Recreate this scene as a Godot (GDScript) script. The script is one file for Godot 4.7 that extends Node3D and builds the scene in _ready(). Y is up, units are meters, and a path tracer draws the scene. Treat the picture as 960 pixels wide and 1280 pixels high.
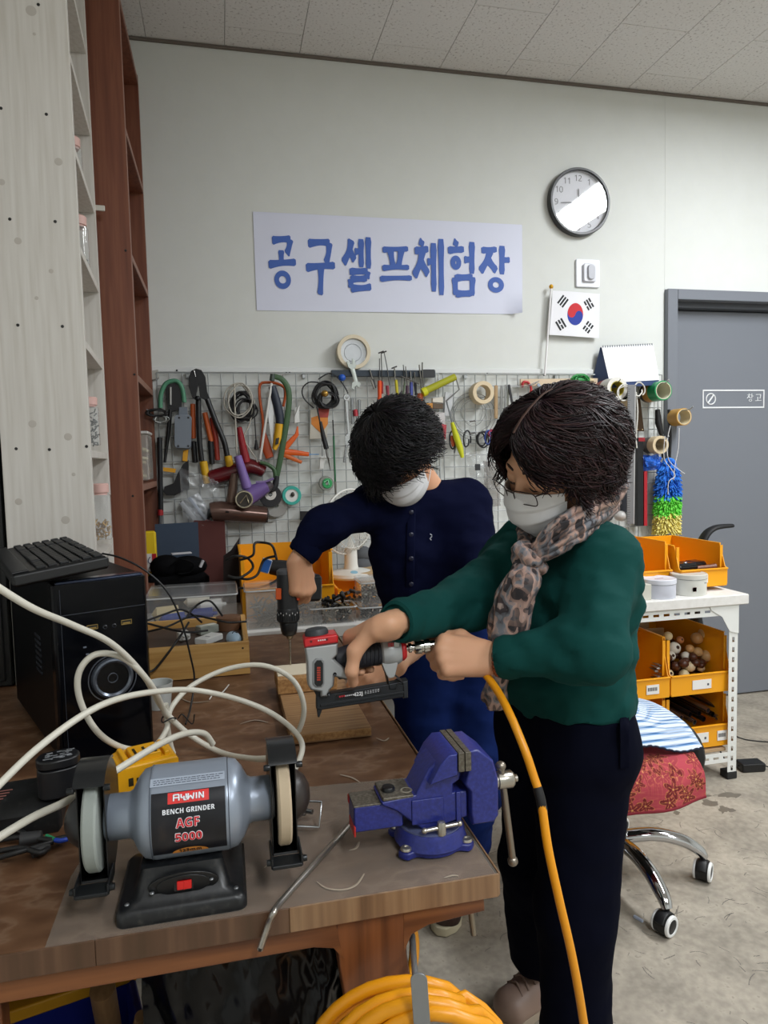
extends Node3D

const F := 875.537
const EYE := Vector3(0, 1.30, 0)
const WZ := -3.09        # back wall
const BT := 0.74         # bench top height
const TT := 0.745        # long white table, top height
var CB := Basis()
var used := {}
var mats := {}
var rng := RandomNumberGenerator.new()


# ---------------------------------------------------------------- mesh builder
class MB:
	var v := PackedVector3Array()
	var n := PackedVector3Array()
	var c := PackedColorArray()
	var ix := PackedInt32Array()
	var col := Color.WHITE
	var x := Transform3D()

	func add(p: Vector3, q: Vector3) -> int:
		v.append(x * p)
		n.append((x.basis * q).normalized())
		c.append(col)
		return v.size() - 1

	func tri(a: int, b: int, d: int):
		var g := (v[b] - v[a]).cross(v[d] - v[a])
		if g.dot(n[a] + n[b] + n[d]) > 0.0:
			ix.append(a); ix.append(d); ix.append(b)
		else:
			ix.append(a); ix.append(b); ix.append(d)

	func quad(a: int, b: int, d: int, e: int):
		tri(a, b, d)
		tri(a, d, e)

	func face(p: Array, q: Vector3):
		var k := []
		for u in p:
			k.append(add(u, q))
		for i in range(1, k.size() - 1):
			tri(k[0], k[i], k[i + 1])

	func box(o: Vector3, s: Vector3, ch := 0.002):
		var h := s * 0.5
		ch = minf(ch, minf(h.x, minf(h.y, h.z)) * 0.9)
		var id := {}
		for ax in 3:
			for sx in [-1, 1]:
				for sy in [-1, 1]:
					for sz in [-1, 1]:
						var sg := Vector3(sx, sy, sz)
						var p := (h - Vector3.ONE * ch) * sg
						var q := Vector3.ZERO
						p[ax] = h[ax] * sg[ax]
						q[ax] = sg[ax]
						id[[ax, sx, sy, sz]] = add(o + p, q)
		for ax in 3:
			for s0 in [-1, 1]:
				var k := []
				for e in [[-1, -1], [1, -1], [1, 1], [-1, 1]]:
					var sg := [0, 0, 0]
					sg[ax] = s0; sg[(ax + 1) % 3] = e[0]; sg[(ax + 2) % 3] = e[1]
					k.append(id[[ax] + sg])
				quad(k[0], k[1], k[2], k[3])
		for ax in 3:
			var a1 := (ax + 1) % 3
			var a2 := (ax + 2) % 3
			for s1 in [-1, 1]:
				for s2 in [-1, 1]:
					var lo := [0, 0, 0]
					lo[ax] = -1; lo[a1] = s1; lo[a2] = s2
					var hi := lo.duplicate()
					hi[ax] = 1
					quad(id[[a1] + lo], id[[a1] + hi], id[[a2] + hi], id[[a2] + lo])
		for sx in [-1, 1]:
			for sy in [-1, 1]:
				for sz in [-1, 1]:
					tri(id[[0, sx, sy, sz]], id[[1, sx, sy, sz]], id[[2, sx, sy, sz]])

	# swept round (or flattened) bar through points; r is a number or one radius per point
	func tube(p, r, sides := 8, cap := true, flat := 1.0, wide := Vector3.ZERO):
		var t0: Vector3 = (p[1] - p[0]).normalized()
		var u := wide if wide != Vector3.ZERO else t0.cross(Vector3.UP if absf(t0.y) < 0.9 else Vector3.RIGHT)
		var prev := -1
		var m: int = p.size()
		var firsts := []
		for i in m:
			var t: Vector3 = (p[mini(i + 1, m - 1)] - p[maxi(i - 1, 0)]).normalized()
			u = (u - t * u.dot(t)).normalized()
			var w := t.cross(u)
			var rr: float
			if r is Array:
				var fi: float = float(i) / (m - 1) * (r.size() - 1)
				rr = lerpf(r[int(fi)], r[mini(int(fi) + 1, r.size() - 1)], fi - int(fi))
			else: rr = r
			var b := v.size()
			for s in sides:
				var a := TAU * s / sides
				var dd := u * cos(a) + w * sin(a) * flat
				var nn := u * cos(a) * flat + w * sin(a)
				add(p[i] + dd * rr, nn)
			if prev >= 0:
				for s in sides:
					var s2 := (s + 1) % sides
					quad(prev + s, prev + s2, b + s2, b + s)
			prev = b
			if cap and (i == 0 or i == m - 1):
				var q := -t if i == 0 else t
				var kc := add(p[i] + q * rr * 0.25, q)
				var ring := []
				for s in sides:
					ring.append(add(x.affine_inverse() * v[b + s], q))
				for s in sides:
					tri(kc, ring[s], ring[(s + 1) % sides])

	# surface of revolution about the local Y axis, profile [[radius, height], ...]
	func lathe(f: Array, sides := 24, crease := 0.75):
		var m := f.size()
		var seg := []
		for i in m - 1:
			var d := Vector2(f[i + 1][0] - f[i][0], f[i + 1][1] - f[i][1])
			seg.append(Vector2(d.y, -d.x).normalized())
		for i in m - 1:
			var n0: Vector2 = seg[i]
			var n1: Vector2 = seg[i]
			if i > 0 and seg[i - 1].dot(seg[i]) > crease: n0 = (seg[i - 1] + seg[i]).normalized()
			if i < m - 2 and seg[i + 1].dot(seg[i]) > crease: n1 = (seg[i + 1] + seg[i]).normalized()
			var b := v.size()
			for s in sides:
				var a := TAU * s / sides
				var e := Vector3(cos(a), 0, sin(a))
				add(e * f[i][0] + Vector3(0, f[i][1], 0), e * n0.x + Vector3(0, n0.y, 0))
				add(e * f[i + 1][0] + Vector3(0, f[i + 1][1], 0), e * n1.x + Vector3(0, n1.y, 0))
			for s in sides:
				var s2 := (s + 1) % sides
				quad(b + 2 * s, b + 2 * s2, b + 2 * s2 + 1, b + 2 * s + 1)

	# polygon in local XY extruded from z0 to z1, with a small bevel at the front (z1) edge
	func prism(poly: PackedVector2Array, z0: float, z1: float, bev := 0.0, smooth := 0.6):
		if Geometry2D.is_polygon_clockwise(poly):
			poly.reverse()
		var m := poly.size()
		var en := []
		for i in m:
			var d := poly[(i + 1) % m] - poly[i]
			en.append(Vector2(d.y, -d.x).normalized())
		var mit := []
		for i in m:
			var a: Vector2 = en[(i + m - 1) % m]
			var b: Vector2 = en[i]
			mit.append((a + b) / maxf(0.4, 1.0 + a.dot(b)))
		var inn := PackedVector2Array()
		for i in m:
			inn.append(poly[i] - mit[i] * bev)
		var tr := Geometry2D.triangulate_polygon(inn)
		for e in [[z1, Vector3(0, 0, 1)], [z0, Vector3(0, 0, -1)]]:
			var b := v.size()
			for p in inn:
				add(Vector3(p.x, p.y, e[0]), e[1])
			for i in range(0, tr.size(), 3):
				tri(b + tr[i], b + tr[i + 1], b + tr[i + 2])
		var sg := 1.0 if z1 > z0 else -1.0
		for i in m:
			var j := (i + 1) % m
			var ni: Vector2 = (en[(i + m - 1) % m] + en[i]).normalized() if en[(i + m - 1) % m].dot(en[i]) > smooth else en[i]
			var nj: Vector2 = (en[i] + en[j]).normalized() if en[i].dot(en[j]) > smooth else en[i]
			var a3 := Vector3(ni.x, ni.y, 0)
			var b3 := Vector3(nj.x, nj.y, 0)
			var lo := [add(Vector3(poly[i].x, poly[i].y, z0 + sg * bev), a3), add(Vector3(poly[j].x, poly[j].y, z0 + sg * bev), b3)]
			var hi := [add(Vector3(poly[i].x, poly[i].y, z1 - sg * bev), a3), add(Vector3(poly[j].x, poly[j].y, z1 - sg * bev), b3)]
			quad(lo[0], lo[1], hi[1], hi[0])
			if bev > 0.0:
				var f3 := Vector3(0, 0, sg)
				var q := [add(Vector3(inn[i].x, inn[i].y, z1), f3), add(Vector3(inn[j].x, inn[j].y, z1), f3)]
				quad(hi[0], hi[1], q[1], q[0])
				var g := [add(Vector3(inn[i].x, inn[i].y, z0), -f3), add(Vector3(inn[j].x, inn[j].y, z0), -f3)]
				quad(lo[0], lo[1], g[1], g[0])

	func ell(o: Vector3, r: Vector3, sides := 12, rings := 8):
		var b := v.size()
		for i in rings + 1:
			var t := PI * i / rings
			for s in sides + 1:
				var a := TAU * s / sides
				var e := Vector3(sin(t) * cos(a), cos(t), sin(t) * sin(a))
				add(o + e * r, e / r)
		for i in rings:
			for s in sides:
				var k := b + i * (sides + 1) + s
				if i > 0: tri(k, k + 1, k + sides + 2)
				if i < rings - 1: tri(k, k + sides + 2, k + sides + 1)

	# smooth sheet through rows of points (normals from neighbours); thick > 0 closes it as a thin solid
	func sheet(rows: Array, thick := 0.0):
		var m := rows.size()
		var k: int = rows[0].size()
		var nn := []
		for i in m:
			var l := PackedVector3Array()
			for j in k:
				var a: Vector3 = rows[mini(i + 1, m - 1)][j] - rows[maxi(i - 1, 0)][j]
				var d: Vector3 = rows[i][mini(j + 1, k - 1)] - rows[i][maxi(j - 1, 0)]
				l.append(a.cross(d).normalized())
			nn.append(l)
		for side in ([1.0, -1.0] if thick > 0.0 else [1.0]):
			var b := v.size()
			for i in m:
				for j in k:
					add(rows[i][j] + nn[i][j] * thick * 0.5 * side, nn[i][j] * side)
			for i in m - 1:
				for j in k - 1:
					var q := b + i * k + j
					quad(q, q + 1, q + k + 1, q + k)
		if thick > 0.0:
			var rim := []
			for j in k: rim.append([0, j])
			for i in range(1, m): rim.append([i, k - 1])
			for j in range(k - 2, -1, -1): rim.append([m - 1, j])
			for i in range(m - 2, 0, -1): rim.append([i, 0])
			var mid: Vector3 = rows[m / 2][k / 2]
			for q in rim.size():
				var a: Array = rim[q]
				var d: Array = rim[(q + 1) % rim.size()]
				var pa: Vector3 = rows[a[0]][a[1]]
				var pd: Vector3 = rows[d[0]][d[1]]
				var na: Vector3 = nn[a[0]][a[1]] * thick * 0.5
				var nd: Vector3 = nn[d[0]][d[1]] * thick * 0.5
				var o := (pd - pa).cross(na).normalized()
				if o.dot(pa - mid) < 0.0: o = -o
				face([pa + na, pd + nd, pd - nd, pa - na], o)

	func flip():
		for i in n.size(): n[i] = -n[i]
		for i in range(0, ix.size(), 3):
			var k := ix[i]
			ix[i] = ix[i + 1]
			ix[i + 1] = k

	func renorm():
		for i in n.size(): n[i] = Vector3.ZERO
		for i in range(0, ix.size(), 3):
			var g := (v[ix[i + 2]] - v[ix[i]]).cross(v[ix[i + 1]] - v[ix[i]])
			for j in 3: n[ix[i + j]] += g
		for i in n.size(): n[i] = n[i].normalized()

	func mesh() -> ArrayMesh:
		var a := []
		a.resize(Mesh.ARRAY_MAX)
		a[Mesh.ARRAY_VERTEX] = v
		a[Mesh.ARRAY_NORMAL] = n
		a[Mesh.ARRAY_COLOR] = c
		a[Mesh.ARRAY_INDEX] = ix
		var m := ArrayMesh.new()
		m.add_surface_from_arrays(Mesh.PRIMITIVE_TRIANGLES, a)
		return m


# ------------------------------------------- blended distance field, meshed as surface nets
class Field:
	var o: Vector3
	var h: float
	var nx: int
	var ny: int
	var nz: int
	var s := PackedFloat32Array()
	var k: float

	func _init(lo: Vector3, hi: Vector3, cell: float, kk: float):
		o = lo; h = cell; k = kk
		nx = int((hi.x - lo.x) / h) + 2; ny = int((hi.y - lo.y) / h) + 2; nz = int((hi.z - lo.z) / h) + 2
		s.resize(nx * ny * nz)

	# tapered bone from a to b; fa / fb give flat ends; w, q squash the section along w to the fraction q
	func bone(a: Vector3, b: Vector3, ra: float, rb: float, fa := false, fb := false, w := Vector3.ZERO, q := 1.0):
		var m := maxf(ra, rb) + k * 4.0 + h * 2.0
		var lo := (a.min(b) - Vector3.ONE * m - o) / h
		var hi := (a.max(b) + Vector3.ONE * m - o) / h
		var ab := b - a
		var l := ab.length()
		var t := ab / l
		if w != Vector3.ZERO: w = (w - t * w.dot(t)).normalized()
		var kq := 1.0 / q - 1.0
		for z in range(maxi(0, int(lo.z)), mini(nz, int(hi.z) + 2)):
			for y in range(maxi(0, int(lo.y)), mini(ny, int(hi.y) + 2)):
				var i := (z * ny + y) * nx + maxi(0, int(lo.x))
				for xx in range(maxi(0, int(lo.x)), mini(nx, int(hi.x) + 2)):
					var p := o + Vector3(xx, y, z) * h - a
					if q != 1.0: p += w * (w.dot(p) * kq)
					var u := p.dot(t)
					var uc := clampf(u, 0.0, l)
					var rad := lerpf(ra, rb, uc / l)
					var d: float
					if (u < 0.0 and fa) or (u > l and fb):
						d = maxf((p - t * u).length() - rad, absf(u - uc))
					else:
						d = (p - t * uc).length() - rad
					if d < m: s[i] += exp(-maxf(d, -0.06) / k)
					i += 1

	func ell(c: Vector3, b: Basis, r: Vector3):
		var m := maxf(r.x, maxf(r.y, r.z)) + k * 4.0 + h * 2.0
		var lo := (c - Vector3.ONE * m - o) / h
		var hi := (c + Vector3.ONE * m - o) / h
		var bi := b.transposed()
		var r2 := r * r
		for z in range(maxi(0, int(lo.z)), mini(nz, int(hi.z) + 2)):
			for y in range(maxi(0, int(lo.y)), mini(ny, int(hi.y) + 2)):
				var i := (z * ny + y) * nx + maxi(0, int(lo.x))
				for xx in range(maxi(0, int(lo.x)), mini(nx, int(hi.x) + 2)):
					var p := bi * (o + Vector3(xx, y, z) * h - c)
					var k0 := (p / r).length()
					var d := k0 * (k0 - 1.0) / maxf((p / r2).length(), 1e-4)
					if d < m: s[i] += exp(-maxf(d, -0.06) / k)
					i += 1

	func f(i: int) -> float:
		return -k * log(maxf(s[i], 1e-6))

	func mesh(m: MB):
		var at := {}
		var offs := [0, 1, nx, nx + 1, nx * ny, nx * ny + 1, nx * ny + nx, nx * ny + nx + 1]
		var cor := [Vector3(0, 0, 0), Vector3(1, 0, 0), Vector3(0, 1, 0), Vector3(1, 1, 0), Vector3(0, 0, 1), Vector3(1, 0, 1), Vector3(0, 1, 1), Vector3(1, 1, 1)]
		var eds := [[0, 1], [2, 3], [4, 5], [6, 7], [0, 2], [1, 3], [4, 6], [5, 7], [0, 4], [1, 5], [2, 6], [3, 7]]
		for z in nz - 1:
			for y in ny - 1:
				var i := (z * ny + y) * nx
				for xx in nx - 1:
					var s0 := s[i]
					if s0 > 0.0:
						var inside := 0
						for e in offs:
							if s[i + e] > 1.0: inside += 1
						if inside > 0 and inside < 8:
							var g := []
							for e in offs: g.append(f(i + e))
							var p := Vector3.ZERO
							var w := 0
							for e in eds:
								var fa: float = g[e[0]]
								var fb: float = g[e[1]]
								if (fa < 0.0) != (fb < 0.0):
									p += cor[e[0]].lerp(cor[e[1]], fa / (fa - fb))
									w += 1
							var gr := Vector3(g[1] + g[3] + g[5] + g[7] - g[0] - g[2] - g[4] - g[6], g[2] + g[3] + g[6] + g[7] - g[0] - g[1] - g[4] - g[5], g[4] + g[5] + g[6] + g[7] - g[0] - g[1] - g[2] - g[3])
							at[i] = m.add(o + (Vector3(xx, y, z) + p / w) * h, gr)
					i += 1
		var st := [1, nx, nx * ny]
		for i in at:
			for a in 3:
				var d1: int = st[(a + 1) % 3]
				var d2: int = st[(a + 2) % 3]
				if (s[i] > 1.0) != (s[i + st[a]] > 1.0) and at.has(i - d1) and at.has(i - d2) and at.has(i - d1 - d2):
					m.quad(at[i], at[i - d1], at[i - d1 - d2], at[i - d2])


# ---------------------------------------------------------------- pixels of the lens -> points on real planes
func ray(px: float, py: float) -> Vector3:
	return CB * Vector3((px - 480.0) / F, (640.0 - py) / F, -1.0)

func at(px: float, py: float, dep: float) -> Vector3:
	return EYE + ray(px, py) * dep

func onz(px: float, py: float, z: float) -> Vector3:
	var d := ray(px, py)
	return EYE + d * ((z - EYE.z) / d.z)

func ony(px: float, py: float, y: float) -> Vector3:
	var d := ray(px, py)
	return EYE + d * ((y - EYE.y) / d.y)

func wl(px: float, py: float, off := 0.03) -> Vector3:   # a point hanging off metres in front of the back wall
	return onz(px, py, WZ + off)

func wls(p: Array, off := 0.03) -> PackedVector3Array:
	var r := PackedVector3Array()
	for i in range(0, p.size(), 2):
		r.append(wl(p[i], p[i + 1], off))
	return r

func wpoly(p: Array, off := 0.03) -> PackedVector2Array:
	var r := PackedVector2Array()
	for q in wls(p, off):
		r.append(Vector2(q.x, q.y))
	return r

func wprism(m: MB, p: Array, off: float, thick: float, bev := 0.0):
	m.prism(wpoly(p, off + thick * 0.5), WZ + off, WZ + off + thick, bev)

func spl(p, k := 6) -> PackedVector3Array:   # Catmull-Rom through the points
	var r := PackedVector3Array()
	var m: int = p.size()
	for i in m - 1:
		for j in k:
			r.append(p[i].cubic_interpolate(p[i + 1], p[maxi(i - 1, 0)], p[mini(i + 2, m - 1)], float(j) / k))
	r.append(p[m - 1])
	return r

func look(at_: Vector3, dir: Vector3, up: Vector3) -> Transform3D:   # local Y along dir, Z near up
	var y := dir.normalized()
	var x := y.cross(up).normalized()
	return Transform3D(Basis(x, y, x.cross(y)), at_)

func rect(x0: float, y0: float, x1: float, y1: float, r := 0.0, seg := 4) -> PackedVector2Array:
	var q := PackedVector2Array()
	if r <= 0.0:
		return PackedVector2Array([Vector2(x0, y0), Vector2(x1, y0), Vector2(x1, y1), Vector2(x0, y1)])
	for e in [[x1 - r, y0 + r, -90.0], [x1 - r, y1 - r, 0.0], [x0 + r, y1 - r, 90.0], [x0 + r, y0 + r, 180.0]]:
		for i in seg + 1:
			var a := deg_to_rad(e[2] + 90.0 * i / seg)
			q.append(Vector2(e[0] + cos(a) * r, e[1] + sin(a) * r))
	return q

func disc(cx: float, cy: float, rx: float, ry: float, seg := 20) -> PackedVector2Array:
	var q := PackedVector2Array()
	for i in seg:
		q.append(Vector2(cx + cos(TAU * i / seg) * rx, cy + sin(TAU * i / seg) * ry))
	return q


# ---------------------------------------------------------------- nodes
func numbered(called: String) -> String:
	used[called] = used.get(called, 0) + 1
	return called if used[called] == 1 else "%s_%03d" % [called, used[called] - 1]

func thing(called: String, label: String, category: String, pos := Vector3.ZERO, turn := 0.0, group := "") -> Node3D:
	var o := Node3D.new()
	o.name = numbered(called)
	add_child(o)
	o.position = pos
	o.rotation.y = turn
	tag(o, label, category, group)
	return o

func tag(o: Node3D, label: String, category: String, group := "") -> Node3D:
	o.set_meta("label", label)
	o.set_meta("category", category)
	if group: o.set_meta("group", group)
	return o

func put(called: String, m: Mesh, mat: Material, parent: Node = self, tf := Transform3D()) -> MeshInstance3D:
	var o := MeshInstance3D.new()
	o.name = numbered(called) if parent == self else called
	o.mesh = m
	o.material_override = mat
	o.transform = tf
	parent.add_child(o, true)
	return o

# commit a builder; world = its points are in world space
func obj(called: String, m: MB, mat: Material, parent: Node = self, world := false) -> MeshInstance3D:
	if world and parent != self:
		var t := Transform3D()
		var p: Node = parent
		while p != self:
			t = p.transform * t
			p = p.get_parent()
		t = t.affine_inverse()
		for i in m.v.size():
			m.v[i] = t * m.v[i]
			m.n[i] = t.basis * m.n[i]
	return put(called, m.mesh(), mat, parent)

func struct(o: Node3D) -> Node3D:
	o.set_meta("kind", "structure")
	return o

func dup(src: Node3D, pos: Vector3, turn: float, label: String, called := "") -> Node3D:
	var r: Node3D = src.duplicate()
	r.name = numbered(called if called else String(src.name).rstrip("_0123456789"))
	add_child(r)
	r.position = pos
	r.rotation.y = turn
	r.set_meta("label", label)
	return r

func text(parent: Node, words: String, height: float, tf: Transform3D, mat: Material, mono := false, bold := false) -> MeshInstance3D:
	var f := SystemFont.new()
	f.font_names = PackedStringArray(["Droid Sans Mono" if mono else "Droid Sans"])
	if bold: f.font_weight = 700
	var t := TextMesh.new()
	t.text = words
	t.font = f
	t.font_size = 48
	t.pixel_size = height / 35.0
	t.depth = 0.0006
	t.curve_step = 2.0
	return put("lettering", t, mat, parent, tf)


# ---------------------------------------------------------------- materials
func mat(hex: String, rough := 0.5, metal := 0.0, opt := {}) -> StandardMaterial3D:
	var key := hex + str(rough) + str(metal) + str(opt)
	if mats.has(key): return mats[key]
	var m := StandardMaterial3D.new()
	m.albedo_color = Color(hex)
	m.roughness = rough
	m.metallic = metal
	for k in opt: m.set(k, opt[k])
	mats[key] = m
	return m

func noise(seed_: int, freq: float, oct := 3, kind := FastNoiseLite.TYPE_SIMPLEX_SMOOTH) -> FastNoiseLite:
	var q := FastNoiseLite.new()
	q.seed = seed_; q.frequency = freq; q.fractal_octaves = oct; q.noise_type = kind
	return q

func ntex(q: FastNoiseLite, stops: Array, size := 512, nrm := 0.0) -> NoiseTexture2D:
	var t := NoiseTexture2D.new()
	t.width = size; t.height = size; t.seamless = true; t.noise = q
	if nrm > 0.0:
		t.as_normal_map = true
		t.bump_strength = nrm
	else:
		var g := Gradient.new()
		g.offsets = PackedFloat32Array(stops.map(func(e): return e[0]))
		g.colors = PackedColorArray(stops.map(func(e): return Color(e[1])))
		t.color_ramp = g
	return t

# noise-coloured surface in object space; scale = repeats per metre along x, y, z
func nmat(q: FastNoiseLite, stops: Array, scale: Vector3, rough := 0.6, opt := {}, bump := 0.0) -> StandardMaterial3D:
	var m := StandardMaterial3D.new()
	m.albedo_texture = ntex(q, stops)
	m.uv1_triplanar = true
	m.uv1_scale = scale
	m.roughness = rough
	if bump > 0.0:
		m.normal_enabled = true
		m.normal_texture = ntex(q, [], 512, bump)
	for k in opt: m.set(k, opt[k])
	return m


func _ready():
	rng.seed = 1
	camera_and_light()
	room()
	shelves()
	black_cabinet()
	long_table()
	bench()
	under_bench()
	wire_panels()
	on_the_wall()
	woman_in_navy()
	woman_in_green()
	computer()
	grinder()
	vise()
	boards()
	table_left()
	table_right()
	chair()
	nailer()
	drill()
	wall_tools()


# ---------------------------------------------------------------- camera, light, room
func camera_and_light():
	CB = Basis(Vector3.UP, -0.224913944) * Basis(Vector3.RIGHT, -0.073539367) * Basis(Vector3.BACK, -0.0239622)
	var cam := Camera3D.new()
	cam.name = "camera"
	cam.transform = Transform3D(CB, EYE)
	cam.fov = 72.332
	cam.near = 0.02
	add_child(cam)
	cam.current = true
	var we := WorldEnvironment.new()
	we.name = "environment"
	var e := Environment.new()
	e.background_mode = Environment.BG_COLOR
	e.background_color = Color(0.5, 0.52, 0.55)
	e.tonemap_mode = Environment.TONE_MAPPER_LINEAR
	e.tonemap_exposure = 1.0
	e.sdfgi_enabled = true; e.ssao_enabled = true; e.ssil_enabled = true
	we.environment = e
	add_child(we)
	# the long ceiling fittings; the first is the one that the clock's glass mirrors
	var k := 0
	for a in [[2.46, -1.38, 0.30, 1.50, 6.8, "beyond the clock wall's right end"], [0.75, 1.0, 0.30, 1.30, 4.8, "above the photographer"], [2.6, 1.3, 0.30, 1.30, 5.6, "far behind the photographer on the door side"]]:
		var t := thing("ceiling_light", "long white ceiling light fitting " + a[5], "ceiling light", Vector3(a[0], 3.02, a[1]), 0.0, "ceiling light fittings")
		var m := MB.new()
		m.box(Vector3(0, -0.025, 0), Vector3(a[2] + 0.04, 0.05, a[3] + 0.04), 0.004)
		obj("housing", m, mat("e8e8e6", 0.5), t)
		m = MB.new()
		m.box(Vector3(0, -0.053, 0), Vector3(a[2], 0.006, a[3]), 0.002)
		obj("diffuser", m, mat("ffffff", 0.4, 0.0, {"emission_enabled": true, "emission": Color(0.96, 0.98, 1.0), "emission_energy_multiplier": 6.0}), t)
		var l := AreaLight3D.new()
		l.name = "lamp_light"
		l.area_size = Vector2(a[2], a[3])
		l.light_energy = a[4]
		l.light_color = Color(0.97, 0.985, 1.0)
		l.position = Vector3(0, -0.062, 0)
		l.rotation.x = -PI / 2
		l.shadow_enabled = true
		l.area_range = 20.0
		l.area_attenuation = 2.0
		t.add_child(l)
		k += 1


func slab(called: String, lo: Vector3, hi: Vector3, m: Material) -> MeshInstance3D:
	var b := MB.new()
	b.box((lo + hi) * 0.5, hi - lo, 0.001)
	var o := obj(called, b, m)
	struct(o)
	return o


func room():
	var plaster := nmat(noise(3, 0.02, 4), [[0.0, "d9dbd6"], [1.0, "dcdedA"]], Vector3(0.7, 0.7, 0.7), 0.75)
	var doorhole_l := 2.139
	var doorhole_r := 3.08
	# back wall in pieces round the doorway, one mesh
	var b := MB.new()
	b.box(Vector3((-1.5 + doorhole_l) / 2, 1.55, WZ - 0.1), Vector3(doorhole_l + 1.5, 3.1, 0.2), 0.001)
	b.box(Vector3((5.0 + doorhole_r) / 2, 1.55, WZ - 0.1), Vector3(5.0 - doorhole_r, 3.1, 0.2), 0.001)
	b.box(Vector3((doorhole_l + doorhole_r) / 2, 2.6, WZ - 0.1), Vector3(doorhole_r - doorhole_l, 1.0, 0.2), 0.001)
	struct(obj("wall_back", b, plaster))
	slab("wall_left", Vector3(-1.6, 0, -3.2), Vector3(-1.4, 3.1, 3.5), plaster)
	slab("wall_right", Vector3(4.8, 0, -3.2), Vector3(5.0, 3.1, 3.5), plaster)
	slab("wall_front", Vector3(-1.6, 0, 3.3), Vector3(5.0, 3.1, 3.5), plaster)
	# worn grey-beige floor: blotches, grit and short dark scratches
	var sz := 1024
	var n1 := noise(11, 0.006, 4).get_seamless_image(sz, sz)
	var n2 := noise(12, 0.05, 4).get_seamless_image(sz, sz)
	var im := Image.create(sz, sz, false, Image.FORMAT_RGB8)
	for y in sz:
		for xx in sz:
			var q := n1.get_pixel(xx, y).r
			var g := n2.get_pixel(xx, y).r
			var l := 0.615 + (q - 0.5) * 0.16 + (g - 0.5) * 0.13
			if g > 0.72 and q > 0.5: l -= (g - 0.72) * 0.9
			im.set_pixel(xx, y, Color(l * 1.03, l * 0.975, l * 0.885))
	rng.seed = 5
	for i in 420:
		var px := rng.randf() * sz
		var py := rng.randf() * sz
		var a := rng.randf() * TAU
		var bend := rng.randf_range(-0.05, 0.05)
		var dark := rng.randf_range(0.22, 0.42)
		for s in rng.randi_range(6, 34):
			px += cos(a); py += sin(a); a += bend
			im.set_pixel(posmod(int(px), sz), posmod(int(py), sz), Color(dark, dark * 0.96, dark * 0.9))
	var fm := StandardMaterial3D.new()
	fm.albedo_texture = ImageTexture.create_from_image(im)
	fm.uv1_triplanar = true
	fm.uv1_world_triplanar = true
	fm.uv1_scale = Vector3.ONE * 0.62
	fm.roughness = 0.55
	var fl := slab("floor", Vector3(-1.6, -0.1, -3.3), Vector3(5.0, 0, 3.5), fm)
	for q in [[886, 1004, 12, 5], [872, 995, 16, 3], [912, 994, 14, 4], [905, 1012, 8, 5], [915, 1013, 6, 3], [846, 1016, 5, 2.5], [822, 1100, 4, 3]]:
		var poly := PackedVector2Array()
		rng.seed = q[0]
		for i in 14:
			var a := TAU * i / 14
			var k := rng.randf_range(0.55, 1.15)
			var g := ony(q[0] + cos(a) * q[2] * k, q[1] + sin(a) * q[3] * k, 0.0)
			poly.append(Vector2(g.x, -g.z))
		var sb := MB.new()
		sb.x = Transform3D(Basis(Vector3.RIGHT, -PI / 2), Vector3.ZERO)
		sb.prism(poly, 0.0, 0.0006)
		obj("stain", sb, mat("6f675b", 0.35), fl, true)
	# ceiling of pitted tiles laid in staggered columns
	var cb := MB.new()
	cb.box(Vector3(1.7, 3.085, 0.1), Vector3(6.6, 0.1, 6.8), 0.001)
	var ceil_ := obj("ceiling", cb, mat("8e8c88", 0.9))
	struct(ceil_)
	var tm := []
	for k in 3:
		var q := nmat(noise(30 + k, 0.085, 2), [[0.0, "9a9691"], [0.2, "b9b5b1"], [0.27, "d6d3d0"], [1.0, "dcdad7"]], Vector3.ONE * 1.5, 0.9, {"uv1_offset": Vector3(k * 0.3, k * 0.2, k * 0.37)})
		tm.append(q)
	var tb := MB.new()
	tb.box(Vector3.ZERO, Vector3(0.3076, 0.016, 0.6166), 0.0012)
	var tmesh := tb.mesh()
	var col := 0
	var xx := 0.078 - 0.309 * 5
	while xx < 4.8:
		var z := WZ + (0.14 if col % 2 else 0.45) - 0.309
		while z < 3.3:
			put("tile", tmesh, tm[(col * 7 + int(z * 9)) % 3], ceil_, Transform3D(Basis(), Vector3(xx + 0.1545, 3.028, z)))
			z += 0.618
		xx += 0.309
		col += 1
	b = MB.new()
	b.box(Vector3(1.6, 3.013, WZ + 0.006), Vector3(6.4, 0.012, 0.012), 0.002)
	struct(obj("trim_1", b, mat("6b625a", 0.6)))
	# the grey steel door: frame, deep head, leaf
	var steel := mat("777b83", 0.45)
	var d := Node3D.new()
	d.name = "door_1"
	add_child(d)
	struct(d)
	d.position = Vector3(2.139, 0, WZ)
	b = MB.new()
	b.box(Vector3(0.028, 1.049, 0.004), Vector3(0.056, 2.098, 0.05), 0.003)
	b.box(Vector3(0.94, 1.049, 0.004), Vector3(0.056, 2.098, 0.05), 0.003)
	b.box(Vector3(0.484, 2.073, 0.0035), Vector3(0.856, 0.05, 0.05), 0.003)
	obj("door_frame", b, steel, d)
	b = MB.new()
	b.box(Vector3(0.484, 2.035, -0.09), Vector3(0.856, 0.03, 0.14), 0.002)
	b.box(Vector3(0.057, 1.02, -0.09), Vector3(0.006, 2.04, 0.14), 0.001)
	obj("door_rebate", b, mat("4b4e54", 0.5), d)
	b = MB.new()
	b.box(Vector3(0.484, 1.012, -0.095), Vector3(0.846, 2.008, 0.05), 0.003)
	obj("door_leaf", b, steel, d)
	b = MB.new()
	b.tube([Vector3(0.86, 1.0, -0.07), Vector3(0.86, 1.0, -0.01), Vector3(0.76, 1.0, -0.01)], 0.011, 10)
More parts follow.
